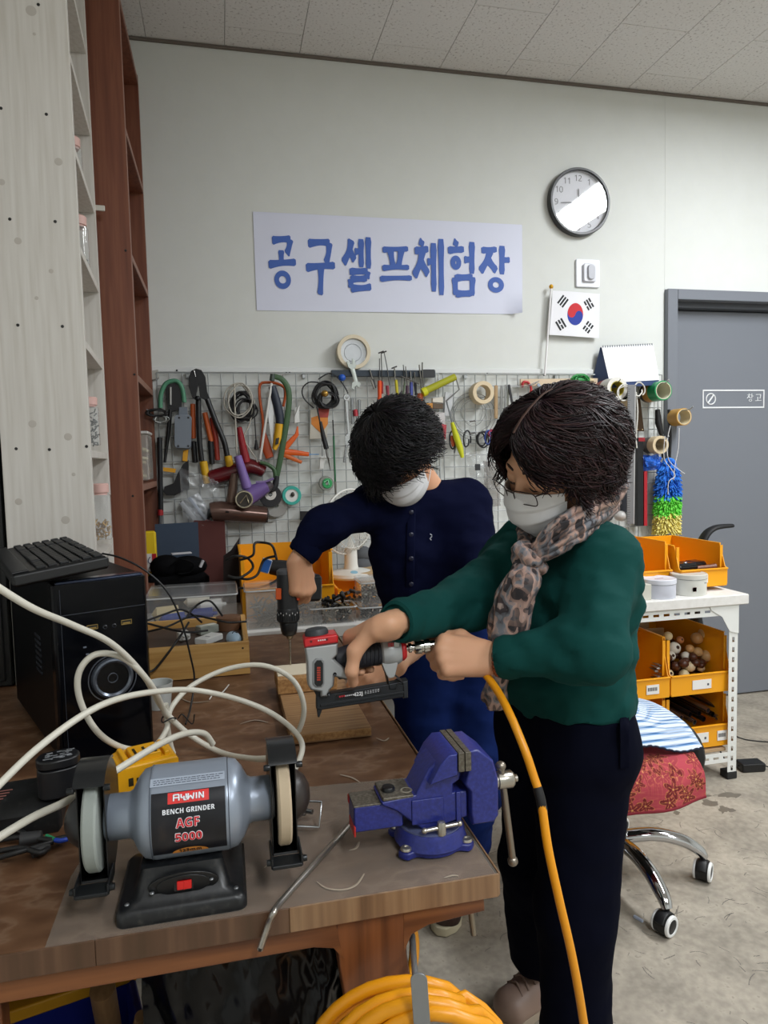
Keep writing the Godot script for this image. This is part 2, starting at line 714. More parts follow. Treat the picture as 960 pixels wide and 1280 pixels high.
	b.x = Transform3D(Basis(Vector3.RIGHT, PI / 2), Vector3(0.86, 1.0, -0.068))
	b.lathe([[0, 0.006], [0.026, 0.006], [0.026, -0.004]], 20)
	obj("door_handle", b, mat("b4b6b8", 0.25, 1.0), d)
	# room sign on the leaf: outline, barred circle, two syllables
	var sg := thing("door_sign", "white outlined storeroom sign with a barred circle on the grey door", "sign", Vector3(0, 0, WZ - 0.07))
	var ink := mat("e8e9ea", 0.5)
	var p0 := onz(879, 488, WZ - 0.069)
	var p1 := onz(954.5, 509, WZ - 0.069)
	b = MB.new()
	var w := p1.x - p0.x
	var hh := p0.y - p1.y
	var c0 := Vector3((p0.x + p1.x) / 2, (p0.y + p1.y) / 2, 0.001)
	for s in [-1, 1]:
		b.box(c0 + Vector3(0, s * hh / 2, 0), Vector3(w + 0.006, 0.007, 0.003), 0.0005)
		b.box(c0 + Vector3(s * w / 2, 0, 0), Vector3(0.006, hh - 0.007, 0.003), 0.0005)
	obj("sign_border", b, ink, sg)
	b = MB.new()
	var r := 0.027
	var o := c0 + Vector3(-w / 2 + 0.045, 0, 0)
	var ring := PackedVector3Array()
	for i in 25:
		ring.append(o + Vector3(cos(TAU * i / 24) * r, sin(TAU * i / 24) * r, 0.0))
	b.tube(ring, 0.0032, 6, false)
	b.tube([o + Vector3(-0.016, -0.02, 0), o + Vector3(0.016, 0.02, 0)], 0.004, 6)
	obj("barred_circle", b, ink, sg)
	b = MB.new()
	for g in [["창", -0.082], ["고", -0.034]]:
		hangul(b, g[0], Transform3D(Basis.from_scale(Vector3(0.042, 0.042, 1)), c0 + Vector3(w / 2 + g[1], 0.006, 0.0)), 0.0012, 0.085)
	obj("lettering", b, ink, sg)


# brush-written Hangul syllables as thin strokes; unit cell 0..1 with y down
func hangul(b: MB, ch: String, tf: Transform3D, thick: float, w := 0.1):
	var G := {
		"공": [[.2, .09, .5, .06, .8, .05], [.78, .05, .74, .2, .66, .33], [.48, .26, .48, .5], [.06, .53, .5, .49, .95, .47], "o", .5, .8, .27, .17],
		"구": [[.12, .1, .5, .07, .82, .07], [.8, .07, .77, .26, .68, .44], [.03, .53, .5, .49, .97, .47], [.51, .5, .5, .75, .46, 1.0]],
		"셀": [[.3, .06, .22, .28, .03, .5], [.22, .24, .4, .44], [.4, .28, .6, .26], [.61, .04, .6, .56], [.84, 0, .83, .58], [.22, .65, .8, .63], [.8, .63, .77, .77], [.24, .79, .77, .77], [.25, .79, .25, .95], [.25, .96, .6, .95, .9, .92]],
		"프": [[.1, .14, .5, .11, .9, .09], [.34, .13, .38, .35, .42, .56], [.68, .12, .64, .35, .58, .56], [.08, .6, .5, .57, .92, .56], [0, .88, .5, .84, 1.0, .83]],
		"체": [[.2, .05, .34, .12], [.05, .23, .48, .19], [.3, .2, .2, .45, .02, .68], [.23, .42, .46, .64], [.44, .42, .62, .4], [.64, .08, .63, .94], [.88, 0, .87, 1.0]],
		"험": [[.22, .0, .36, .07], [.04, .17, .54, .14], [.54, .33, .78, .32], [.79, 0, .78, .58], [.24, .66, .26, .98], [.24, .67, .8, .64], [.8, .64, .77, .98], [.26, .96, .78, .94], "o", .28, .39, .17, .13],
		"장": [[.06, .11, .54, .08], [.34, .09, .22, .32, .02, .54], [.25, .29, .52, .52], [.7, 0, .69, .58], [.7, .29, .94, .28], "o", .5, .8, .25, .16],
		"창": [[.25, .0, .38, .07], [.06, .17, .54, .15], [.32, .16, .22, .38, .02, .56], [.25, .35, .52, .54], [.7, 0, .69, .6], [.7, .3, .94, .3], "o", .5, .82, .24, .15],
		"고": [[.15, .12, .85, .1], [.83, .1, .8, .4, .72, .6], [.42, .42, .42, .84], [.04, .88, .96, .84]],
	}
	var old := b.x
	b.x = tf
	var a: Array = G[ch]
	var i := 0
	while i < a.size():
		if a[i] is String:
			var p := []
			for k in 2:
				p.append(disc(a[i + 1] - 0.5, 0.5 - a[i + 2], a[i + 3] - w * (0.9 if k else 0.0), a[i + 4] - w * (0.6 if k else 0.0), 24))
			var n0 := b.v.size()
			for j in 24:
				for k in 2: b.add(Vector3(p[k][j].x, p[k][j].y, thick), Vector3.BACK)
			for j in 24:
				var j2 := (j + 1) % 24
				b.quad(n0 + 2 * j, n0 + 2 * j2, n0 + 2 * j2 + 1, n0 + 2 * j + 1)
			i += 5
			continue
		var pts := PackedVector3Array()
		for j in range(0, a[i].size(), 2):
			pts.append(Vector3(a[i][j] - 0.5, 0.5 - a[i][j + 1], 0))
		pts = spl(pts, 5)
		var l := PackedVector2Array()
		var rr := PackedVector2Array()
		var m := pts.size()
		for j in m:
			var t := (pts[mini(j + 1, m - 1)] - pts[maxi(j - 1, 0)]).normalized()
			var u := float(j) / (m - 1)
			var hw := w * (0.62 - 0.22 * sin(PI * u) + 0.12 * (1.0 - u)) * (1.0 if absf(t.y) > 0.5 else 0.72)
			if j == 0 or j == m - 1: hw *= 0.6
			l.append(Vector2(pts[j].x - t.y * hw, pts[j].y + t.x * hw))
			rr.append(Vector2(pts[j].x + t.y * hw, pts[j].y - t.x * hw))
		rr.reverse()
		l.append_array(rr)
		b.prism(l, 0.0, thick * (1.0 + 0.06 * i))
		i += 1
	b.x = old


func on_the_wall():
	# paper banner with seven brush syllables, its lower right corner curling off the wall
	var p0 := wl(316, 264.5, 0.002)
	var p1 := wl(652.5, 281, 0.002)
	var p2 := wl(653, 393, 0.002)
	var p3 := wl(321, 388, 0.002)
	var rows := []
	for i in 13:
		var l := PackedVector3Array()
		for j in 25:
			var u := j / 24.0
			var vv := i / 12.0
			var q := p0.lerp(p1, u).lerp(p3.lerp(p2, u), vv)
			var cz := maxf(0.0, (u - 0.93) / 0.07) * maxf(0.0, (vv - 0.6) / 0.4)
			q.z += cz * cz * 0.04 + 0.001 + 0.0015 * sin(u * 9.0) * sin(vv * 4.0)
			q.x -= cz * cz * 0.018
			l.append(q)
		rows.append(l)
	var t := thing("paper_banner", "wide white paper banner with seven blue brush-written Korean syllables", "banner", Vector3(p0.x, p3.y, WZ))
	var b := MB.new()
	b.sheet(rows, 0.0006)
	obj("paper", b, mat("dcdff0", 0.6), t, true)
	b = MB.new()
	var word := ["공", "구", "셀", "프", "체", "험", "장"]
	var lo := [353, 401, 448, 495, 537, 579, 620]
	var top := [294, 297, 295, 305, 297, 301, 306]
	var bot := [364, 369, 364, 356, 369, 371, 369]
	for i in 7:
		var a := wl(lo[i] - 21, top[i], 0.005)
		var c := wl(lo[i] + 20, bot[i], 0.005)
		hangul(b, word[i], Transform3D(Basis.from_scale(Vector3(c.x - a.x, a.y - c.y, 1)), Vector3((a.x + c.x) / 2, (a.y + c.y) / 2, WZ + 0.0045)), 0.0015, 0.17)
	obj("lettering", b, mat("3f63b4", 0.6), t, true)
	# clock
	var c := wl(725, 252, 0.03)
	t = thing("wall_clock", "round black-rimmed wall clock with a ceiling light mirrored in its glass", "clock", Vector3(c.x, c.y - 0.0, WZ))
	var R := 0.155
	b = MB.new()
	b.x = Transform3D(Basis(Vector3.RIGHT, PI / 2), Vector3.ZERO)
	b.lathe([[0.0, 0.001], [R - 0.006, 0.001], [R, 0.008], [R, 0.03], [R - 0.004, 0.038], [R - 0.013, 0.038], [R - 0.016, 0.03], [R - 0.016, 0.012]], 64)
	obj("rim", b, mat("17181a", 0.35), t)
	b = MB.new()
	b.x = Transform3D(Basis(Vector3.RIGHT, PI / 2), Vector3(0, 0, 0.012))
	b.lathe([[0.0, 0.001], [R - 0.016, 0.001]], 64)
	obj("dial", b, mat("e2e3ea", 0.6), t)
	var ink := mat("3c3f46", 0.6)
	for k in 12:
		var a := TAU * (k + 1) / 12.0
		var w := str(k + 1)
		var tm := text(t, w, 0.028, Transform3D(Basis(), Vector3(sin(a) * 0.112, cos(a) * 0.112 - 0.0, 0.0135)), ink)
		tm.name = "numeral"
	b = MB.new()
	for q in [[-0.02, 0.062, 0.005], [-1.63, 0.092, 0.0036]]:
		b.x = Transform3D(Basis(Vector3.BACK, -q[0]), Vector3(0, 0, 0.018))
		b.prism(PackedVector2Array([Vector2(-q[2], -0.02), Vector2(q[2], -0.02), Vector2(q[2] * 0.4, q[1]), Vector2(-q[2] * 0.4, q[1])]), 0.0, 0.0015)
	b.x = Transform3D(Basis(Vector3.RIGHT, PI / 2), Vector3(0, 0, 0.017))
	b.lathe([[0, 0.006], [0.006, 0.006], [0.006, 0]], 12)
	obj("hands", b, ink, t)
	b = MB.new()
	b.x = Transform3D(Basis(Vector3.RIGHT, PI / 2), Vector3(0, 0, 0.029))
	b.lathe([[0.0, 0.0015], [R - 0.0165, 0.0015], [R - 0.0165, 0], [0, 0]], 64)
	obj("glass", b, mat("ffffff14", 0.02, 0.0, {"transparency": BaseMaterial3D.TRANSPARENCY_ALPHA, "metallic_specular": 0.5}), t)
	# thermostat
	var a0 := wl(720, 324, 0.01)
	var a1 := wl(750, 359, 0.01)
	t = thing("wall_switch", "square white wall controller with a rounded grey knob below the clock", "switch", Vector3((a0.x + a1.x) / 2, (a0.y + a1.y) / 2, WZ))
	b = MB.new()
	b.prism(rect(-0.062, -0.065, 0.062, 0.065, 0.008), 0.0, 0.012, 0.003)
	obj("plate", b, mat("e9eaf0", 0.4), t)
	b = MB.new()
	b.prism(rect(-0.03, -0.042, 0.035, 0.042, 0.01), 0.012, 0.026, 0.004)
	obj("cover", b, mat("dddee6", 0.4), t)
	b = MB.new()
	b.prism(rect(-0.012, -0.034, 0.024, 0.036, 0.016), 0.026, 0.036, 0.004)
	obj("knob", b, mat("b9bac2", 0.35), t)
	# hand flag on a white pole
	var pt := wl(689, 360, 0.03)
	var pb := wl(681, 469, 0.03)
	t = thing("hand_flag", "small South Korean flag on a white pole with a gold tip", "flag", pb)
	b = MB.new()
	b.tube([pb, pt], 0.0045, 10)
	obj("pole", b, mat("eceaea", 0.4), t, true)
	b = MB.new()
	b.ell(pt + Vector3(0, 0.006, 0), Vector3(0.01, 0.011, 0.01), 12, 8)
	obj("finial", b, mat("d9a52c", 0.3, 0.6), t, true)
	var f0 := wl(691, 363, 0.03)
	var f1 := wl(750.5, 367, 0.03)
	var f2 := wl(749.5, 422.5, 0.03)
	var f3 := wl(686.5, 418.5, 0.03)
	var fw := func(u: float, v: float) -> Vector3:
		return f0.lerp(f1, u).lerp(f3.lerp(f2, u), v) + Vector3(0, 0, 0.006 * sin(u * 5.0 + 0.4) * u)
	rows = []
	for i in 9:
		var l := PackedVector3Array()
		for j in 17: l.append(fw.call(j / 16.0, i / 8.0))
		rows.append(l)
	b = MB.new()
	b.sheet(rows, 0.0006)
	obj("cloth", b, mat("eeeef2", 0.7, 0.0, {"backlight_enabled": true, "backlight": Color(0.3, 0.3, 0.3)}), t, true)
	# taegeuk: red and blue halves joined along an S, tilted
	var cc := Vector2(0.49, 0.5)
	for half in 2:
		b = MB.new()
		var poly := PackedVector2Array()
		var n := 16
		for i in n + 1: poly.append(Vector2(cos(PI * i / n), -sin(PI * i / n)) if half == 0 else Vector2(cos(PI + PI * i / n), -sin(PI + PI * i / n)))
		if half == 0:
			for i in range(1, n): poly.append(Vector2(-0.5 + 0.5 * cos(PI - PI * i / n), 0.5 * sin(PI - PI * i / n) * 1.0))
			for i in range(0, n): poly.append(Vector2(0.5 + 0.5 * cos(PI - PI * i / n), -0.5 * sin(PI - PI * i / n)))
		else:
			for i in range(1, n): poly.append(Vector2(0.5 + 0.5 * cos(PI * i / n), -0.5 * sin(PI * i / n)))
			for i in range(0, n): poly.append(Vector2(-0.5 + 0.5 * cos(PI * i / n), 0.5 * sin(PI * i / n)))
		var tr := Geometry2D.triangulate_polygon(poly)
		var ids := []
		for p in poly:
			var q: Vector2 = p.rotated(0.35)
			ids.append(b.add(fw.call(cc.x + q.x * 0.165, cc.y + q.y * 0.25) + Vector3(0, 0, 0.001), Vector3.BACK))
		for i in range(0, tr.size(), 3): b.tri(ids[tr[i]], ids[tr[i + 1]], ids[tr[i + 2]])
		obj("emblem_half", b, mat("c9252f" if half == 0 else "20399c", 0.7), t, true)
	for q in [[0.22, 0.23, 0.62, [0, 0, 0]], [0.77, 0.25, -0.62, [1, 0, 1]], [0.21, 0.75, -0.62, [0, 1, 0]], [0.77, 0.77, 0.62, [1, 1, 1]]]:
		b = MB.new()
		for i in 3:
			for s in ([0] if q[3][i] == 0 else [-1, 1]):
				var hl := 0.115 if s == 0 else 0.05
				var ids := []
				for e in [[-1, -1], [1, -1], [1, 1], [-1, 1]]:
					var z := Vector2((i - 1) * 0.07 + e[0] * 0.022, s * 0.065 + e[1] * hl)
					z = z.rotated(q[2])
					ids.append(b.add(fw.call(q[0] + z.x * 0.82, q[1] + z.y) + Vector3(0, 0, 0.001), Vector3.BACK))
				b.quad(ids[0], ids[1], ids[2], ids[3])
		obj("trigram", b, mat("1b1c20", 0.7), t, true)
	# desk calendar on top of the wire panel
	t = thing("desk_calendar", "white desk calendar on a navy stand atop the wire panel", "calendar", wl(788, 480, 0.06))
	b = MB.new()
	var ca := wl(752, 434, 0.04)
	var cbm := wl(816, 431, 0.04)
	var cd := wl(824, 475, 0.10)
	var ce := wl(762, 478.5, 0.10)
	b.sheet([PackedVector3Array([ca, ca.lerp(cbm, 0.5), cbm]), PackedVector3Array([ca.lerp(ce, 0.5), (ca + cbm + cd + ce) / 4, cbm.lerp(cd, 0.5)]), PackedVector3Array([ce, ce.lerp(cd, 0.5), cd])], 0.004)
	obj("pages", b, mat("f2f3f6", 0.5), t, true)
	b = MB.new()
	b.face([ce + Vector3(-0.004, 0.006, -0.004), cd + Vector3(0.0, 0.006, -0.004), wl(824, 481, 0.11), wl(764, 485, 0.11)], Vector3(0, 0, 1))
	b.face([ca + Vector3(0, 0, -0.005), cbm + Vector3(0, 0, -0.005), Vector3(cd.x, cd.y - 0.02, WZ + 0.005), Vector3(ce.x - 0.03, ce.y - 0.01, WZ + 0.005)], Vector3(0, 0, -1))
	b.face([ca + Vector3(-0.005, 0, -0.005), ca + Vector3(0, 0, -0.003), ce, Vector3(ce.x - 0.045, ce.y - 0.005, WZ + 0.01)], Vector3(-1, 0, 0.3))
	obj("stand", b, mat("2b3f6b", 0.5), t, true)
	b = MB.new()
	var line := mat("8d9098", 0.6)
	for i in 22:
		var q := ca.lerp(cbm, (i + 0.5) / 22.0) + Vector3(0, 0.001, 0.002)
		b.box(q, Vector3(0.004, 0.012, 0.006), 0.001)
	obj("binding", b, line, t, true)


# ---------------------------------------------------------------- shelves, tables, bench
func wood(seed_: int, stops: Array, along: int, rough := 0.55, fine := 16.0, opt := {}) -> StandardMaterial3D:
	var s := Vector3.ONE * fine
	s[along] = fine * 0.045
	return nmat(noise(seed_, 0.012, 4), stops, s, rough, opt)

func jar(label: String, pos: Vector3, h: float, w: float, fill: String, level: float, turn := 0.0):
	var t := thing("glass_jar", label, "jar", pos, turn, "pink-lidded jars in the shelves")
	var m := MB.new()
	m.x = Transform3D(Basis(Vector3.RIGHT, -PI / 2), Vector3.ZERO)
	m.prism(rect(-w / 2, -w / 2, w / 2, w / 2, w * 0.22), 0.0, h * 0.8, w * 0.06)
	obj("glass", m, mat("e6ecec30", 0.03, 0.0, {"transparency": BaseMaterial3D.TRANSPARENCY_ALPHA}), t)
	m = MB.new()
	m.lathe([[0, h * 0.8], [w * 0.36, h * 0.8], [w * 0.36, h * 0.84], [w * 0.44, h * 0.84], [w * 0.45, h * 0.98], [w * 0.4, h], [0, h]], 20)
	obj("lid", m, mat("dcb3aa", 0.45), t)
	if level > 0.0:
		m = MB.new()
		rng.seed = int(h * 9999)
		for i in 70:
			var p := Vector3(rng.randf_range(-0.36, 0.36) * w, rng.randf_range(0.03, level) * h * 0.8, rng.randf_range(-0.36, 0.36) * w)
			var d := Vector3(rng.randfn(), rng.randfn(), rng.randfn()).normalized() * 0.007
			m.tube([p - d, p + d], 0.0022, 5)
		obj("hardware", m, mat(fill, 0.35, 0.9), t).set_meta("kind", "stuff")

func shelves():
	# whitewashed unit, its end panel facing the bench
	var ww := wood(41, [[0.0, "c4beb4"], [0.4, "cdc8c0"], [1.0, "d6d2cb"]], 1, 0.6, 9.0)
	var t := thing("white_shelf_unit", "tall whitewashed pine shelf unit with its knotty end panel behind the computer", "shelf", Vector3(-0.333, BT, -1.96), 0.06)
	var H := 2.1
	var m := MB.new()
	m.box(Vector3(-0.105, H / 2, -0.012), Vector3(0.21, H, 0.024), 0.0015)
	obj("side_panel", m, ww, t)
	m = MB.new()
	m.box(Vector3(-0.105, H / 2, -0.49), Vector3(0.21, H, 0.024), 0.0015)
	obj("side_panel", m, ww, t)
	m = MB.new()
	m.box(Vector3(-0.204, H / 2, -0.25), Vector3(0.012, H, 0.456), 0.001)
	obj("back_panel", m, ww, t)
	for y in [0.02, 0.31, 0.607, 0.896, 1.139, 1.387, 1.624, 1.872, 2.09]:
		m = MB.new()
		m.box(Vector3(-0.1, y - 0.011, -0.25), Vector3(0.195, 0.02, 0.454), 0.001)
		obj("shelf", m, ww, t)
	var sm := MB.new()
	sm.x = Transform3D(Basis(Vector3.RIGHT, PI / 2), Vector3.ZERO)
	sm.lathe([[0.0, 0.0012], [0.0032, 0.0012], [0.004, 0.0002]], 10)
	var smesh := sm.mesh()
	for q in [[48, 6], [2, 137], [58, 143], [13, 275], [69, 277], [23, 407], [78, 408], [21, 561], [62, 562], [108, 558]]:
		var p := t.transform.affine_inverse() * onz(q[0], q[1], -1.957)
		put("screw", smesh, mat("1d1a18", 0.5), t, Transform3D(Basis(), Vector3(p.x, p.y, 0.0002)))
	for q in [[39, 14, 1.3], [73, 202, 1.0], [3, 229, 0.8], [23, 302, 0.9], [64, 339, 0.6], [46, 373, 0.5], [41, 530, 1.0], [85, 546, 1.0], [24, 627, 0.9], [82, 650, 1.1], [43, 43, 0.4], [92, 593, 0.5]]:
		var p := t.transform.affine_inverse() * onz(q[0], q[1], -1.957)
		var k := MB.new()
		k.x = Transform3D(Basis(Vector3.RIGHT, PI / 2), Vector3(p.x, p.y, 0.0001))
		k.lathe([[0.0, 0.0003], [0.007 * q[2], 0.0003], [0.0095 * q[2], 0.0]], 18)
		obj("knot", k, mat("b8b1a8", 0.7), t)
	m = MB.new()
	m.box(Vector3(0.012, 1.39, -0.498), Vector3(0.032, 0.018, 0.006), 0.002)
	obj("bracket", m, mat("c9c5bb", 0.4, 0.4), t)
	var names := ["square pink-lidded jar a quarter full of brass screws on the white unit's lowest bay", "pink-lidded jar packed with dark screws in the white unit's second bay from below", "pink-lidded jar half hidden high in the white unit level with the bracket", "topmost pink-lidded jar in the white unit"]
	jar(names[0], onz(128, 674, -2.33), 0.175, 0.06, "b08a45", 0.42, 0.06)
	jar(names[1], onz(114, 557.5, -2.33), 0.15, 0.055, "5b5a57", 0.9, 0.06)
	jar(names[2], onz(100, 342, -2.33), 0.17, 0.06, "8f8f90", 0.35, 0.06)
	jar(names[3], onz(92, 245, -2.33), 0.17, 0.06, "8f8f90", 0.0, 0.06)
	# brown unit beside it, against the wall
	var bw := wood(42, [[0.0, "683b2a"], [0.45, "784632"], [0.75, "825039"], [1.0, "6f402e"]], 1, 0.5, 6.0)
	var be := mat("8c6555", 0.5)
	t = thing("brown_shelf_unit", "tall reddish-brown wooden shelf unit standing against the back wall", "shelf", Vector3(-0.268, 0, -2.512))
	for z in [-0.011, -0.557]:
		m = MB.new()
		m.box(Vector3(-0.17, 1.43, z), Vector3(0.34, 2.86, 0.022), 0.001)
		obj("side_panel", m, bw, t)
	m = MB.new()
	m.box(Vector3(-0.335, 1.4, -0.284), Vector3(0.012, 2.78, 0.524), 0.001)
	obj("back_panel", m, bw, t)
	for y in [0.1, 0.47, 0.86, 1.238, 1.61, 2.01, 2.42, 2.84]:
		m = MB.new()
		m.box(Vector3(-0.165, y - 0.011, -0.284), Vector3(0.328, 0.022, 0.522), 0.001)
		var sh := obj("shelf", m, bw, t)
		m = MB.new()
		m.box(Vector3(0.0005, y - 0.011, -0.284), Vector3(0.002, 0.022, 0.522), 0.0003)
		obj("edge_band", m, be, sh)
	m = MB.new()
	m.box(Vector3(0.0005, 1.43, -0.011), Vector3(0.002, 2.86, 0.021), 0.0003)
	obj("edge_band", m, be, t)
	for q in [[157, 313], [168, 468], [166, 620]]:
		var p := onz(q[0], q[1], -2.511) - t.position
		put("screw", smesh, mat("1d1a18", 0.5), t, Transform3D(Basis(), Vector3(p.x, p.y, 0.0002)))
	jar("pink-lidded jar on the brown unit's shelf above the plastic box", Vector3(-0.325, 1.611, -2.72), 0.16, 0.06, "8f8f90", 0.7)
	t = thing("plastic_container", "cloudy plastic box of white packets on the brown unit's shelf", "container", Vector3(-0.315, 1.238, -2.9))
	m = MB.new()
	m.box(Vector3(0, 0.095, 0), Vector3(0.085, 0.18, 0.16), 0.008)
	obj("box", m, mat("d5d2ca55", 0.2, 0.0, {"transparency": BaseMaterial3D.TRANSPARENCY_ALPHA}), t)
	m = MB.new()
	m.box(Vector3(0, 0.19, 0), Vector3(0.09, 0.012, 0.165), 0.004)
	obj("lid", m, mat("cfcbc6", 0.4), t)
	m = MB.new()
	rng.seed = 8
	for i in 22:
		m.ell(Vector3(rng.randf_range(-0.025, 0.025), rng.randf_range(0.02, 0.13), rng.randf_range(-0.06, 0.06)), Vector3(0.014, 0.008, 0.018), 8, 6)
	obj("packets", m, mat("d8cfae", 0.7), t).set_meta("kind", "stuff")

func black_cabinet():
	var t := thing("black_cabinet", "black cabinet at the picture's left edge behind the computer", "cabinet", Vector3(-0.75, BT, -2.0))
	var m := MB.new()
	m.box(Vector3(0, 0.4, -0.1), Vector3(0.4, 0.8, 0.3), 0.004)
	obj("body", m, mat("0c0d0d", 0.5), t)
	m = MB.new()
	m.box(Vector3(0.09, 0.4, 0.052), Vector3(0.19, 0.77, 0.012), 0.003)
	obj("door", m, mat("0f1010", 0.4), t)

func slotted(m: MB, a: Vector3, b: Vector3, w: Vector3, nrm: Vector3, width: float, pitch := 0.04, slot := 0.02):
	# steel strip with a row of open slots down its middle
	var l := a.distance_to(b)
	var y := (b - a) / l
	var old := m.x
	m.x = Transform3D(Basis(w, y, nrm), a)
	var e := width * 0.38
	m.box(Vector3(-width / 2 + e / 2, l / 2, 0), Vector3(e, l, 0.002), 0.0004)
	m.box(Vector3(width / 2 - e / 2, l / 2, 0), Vector3(e, l, 0.002), 0.0004)
	var u := pitch - slot
	while u < l:
		m.box(Vector3(0, u - (pitch - slot) / 2, 0), Vector3(width - 2 * e + 0.001, pitch - slot, 0.0019), 0.0003)
		u += pitch
	m.x = old

func long_table():
	var t := thing("work_table", "long white-topped slotted-angle table along the back wall", "table", Vector3(0.86, 0, -2.68))
	var m := MB.new()
	m.box(Vector3(0.007, TT - 0.02, 0), Vector3(2.244, 0.04, 0.72), 0.004)
	obj("tabletop", m, nmat(noise(51, 0.03, 3), [[0.0, "d9d6d0"], [1.0, "e8e6e2"]], Vector3.ONE * 2.0, 0.5), t)
	var wm := mat("e3e4e0", 0.45)
	for x in [-1.1, 1.09]:
		for z in [0.345, -0.345]:
			m = MB.new()
			var sx := signf(x)
			var sz := signf(z)
			var c := Vector3(x - sx * 0.0, 0.015, z)
			slotted(m, c + Vector3(-sx * 0.02, 0, 0), c + Vector3(-sx * 0.02, 0.69, 0), Vector3.RIGHT, Vector3.BACK, 0.04)
			slotted(m, c + Vector3(0, 0, -sz * 0.02), c + Vector3(0, 0.69, -sz * 0.02), Vector3.BACK, Vector3.LEFT, 0.04)
			var leg := obj("leg", m, wm, t)
			m = MB.new()
			m.box(c + Vector3(-sx * 0.019, 0.0, -sz * 0.019), Vector3(0.046, 0.03, 0.046), 0.003)
			obj("foot", m, mat("1e1e1e", 0.7), leg)
			m = MB.new()
			m.prism(PackedVector2Array([Vector2(c.x, 0.705), Vector2(c.x - sx * 0.13, 0.705), Vector2(c.x - sx * 0.125, 0.69), Vector2(c.x - sx * 0.075, 0.66), Vector2(c.x - sx * 0.04, 0.6), Vector2(c.x, 0.59)]), z + sz * 0.003, z + sz * 0.005)
			obj("gusset", m, wm, t)
	for yy in [0.684, 0.092]:
		for z in [0.345, -0.345]:
			m = MB.new()
			slotted(m, Vector3(-1.06, yy, z), Vector3(1.05, yy, z), Vector3.UP, Vector3.BACK, 0.04, 0.045, 0.025)
			obj("rail", m, wm, t)
	m = MB.new()
	m.box(Vector3(-0.005, 0.118, 0), Vector3(2.12, 0.014, 0.66), 0.002)
	obj("lower_shelf", m, wood(52, [[0.0, "a98a68"], [1.0, "c4a682"]], 0, 0.6), t)

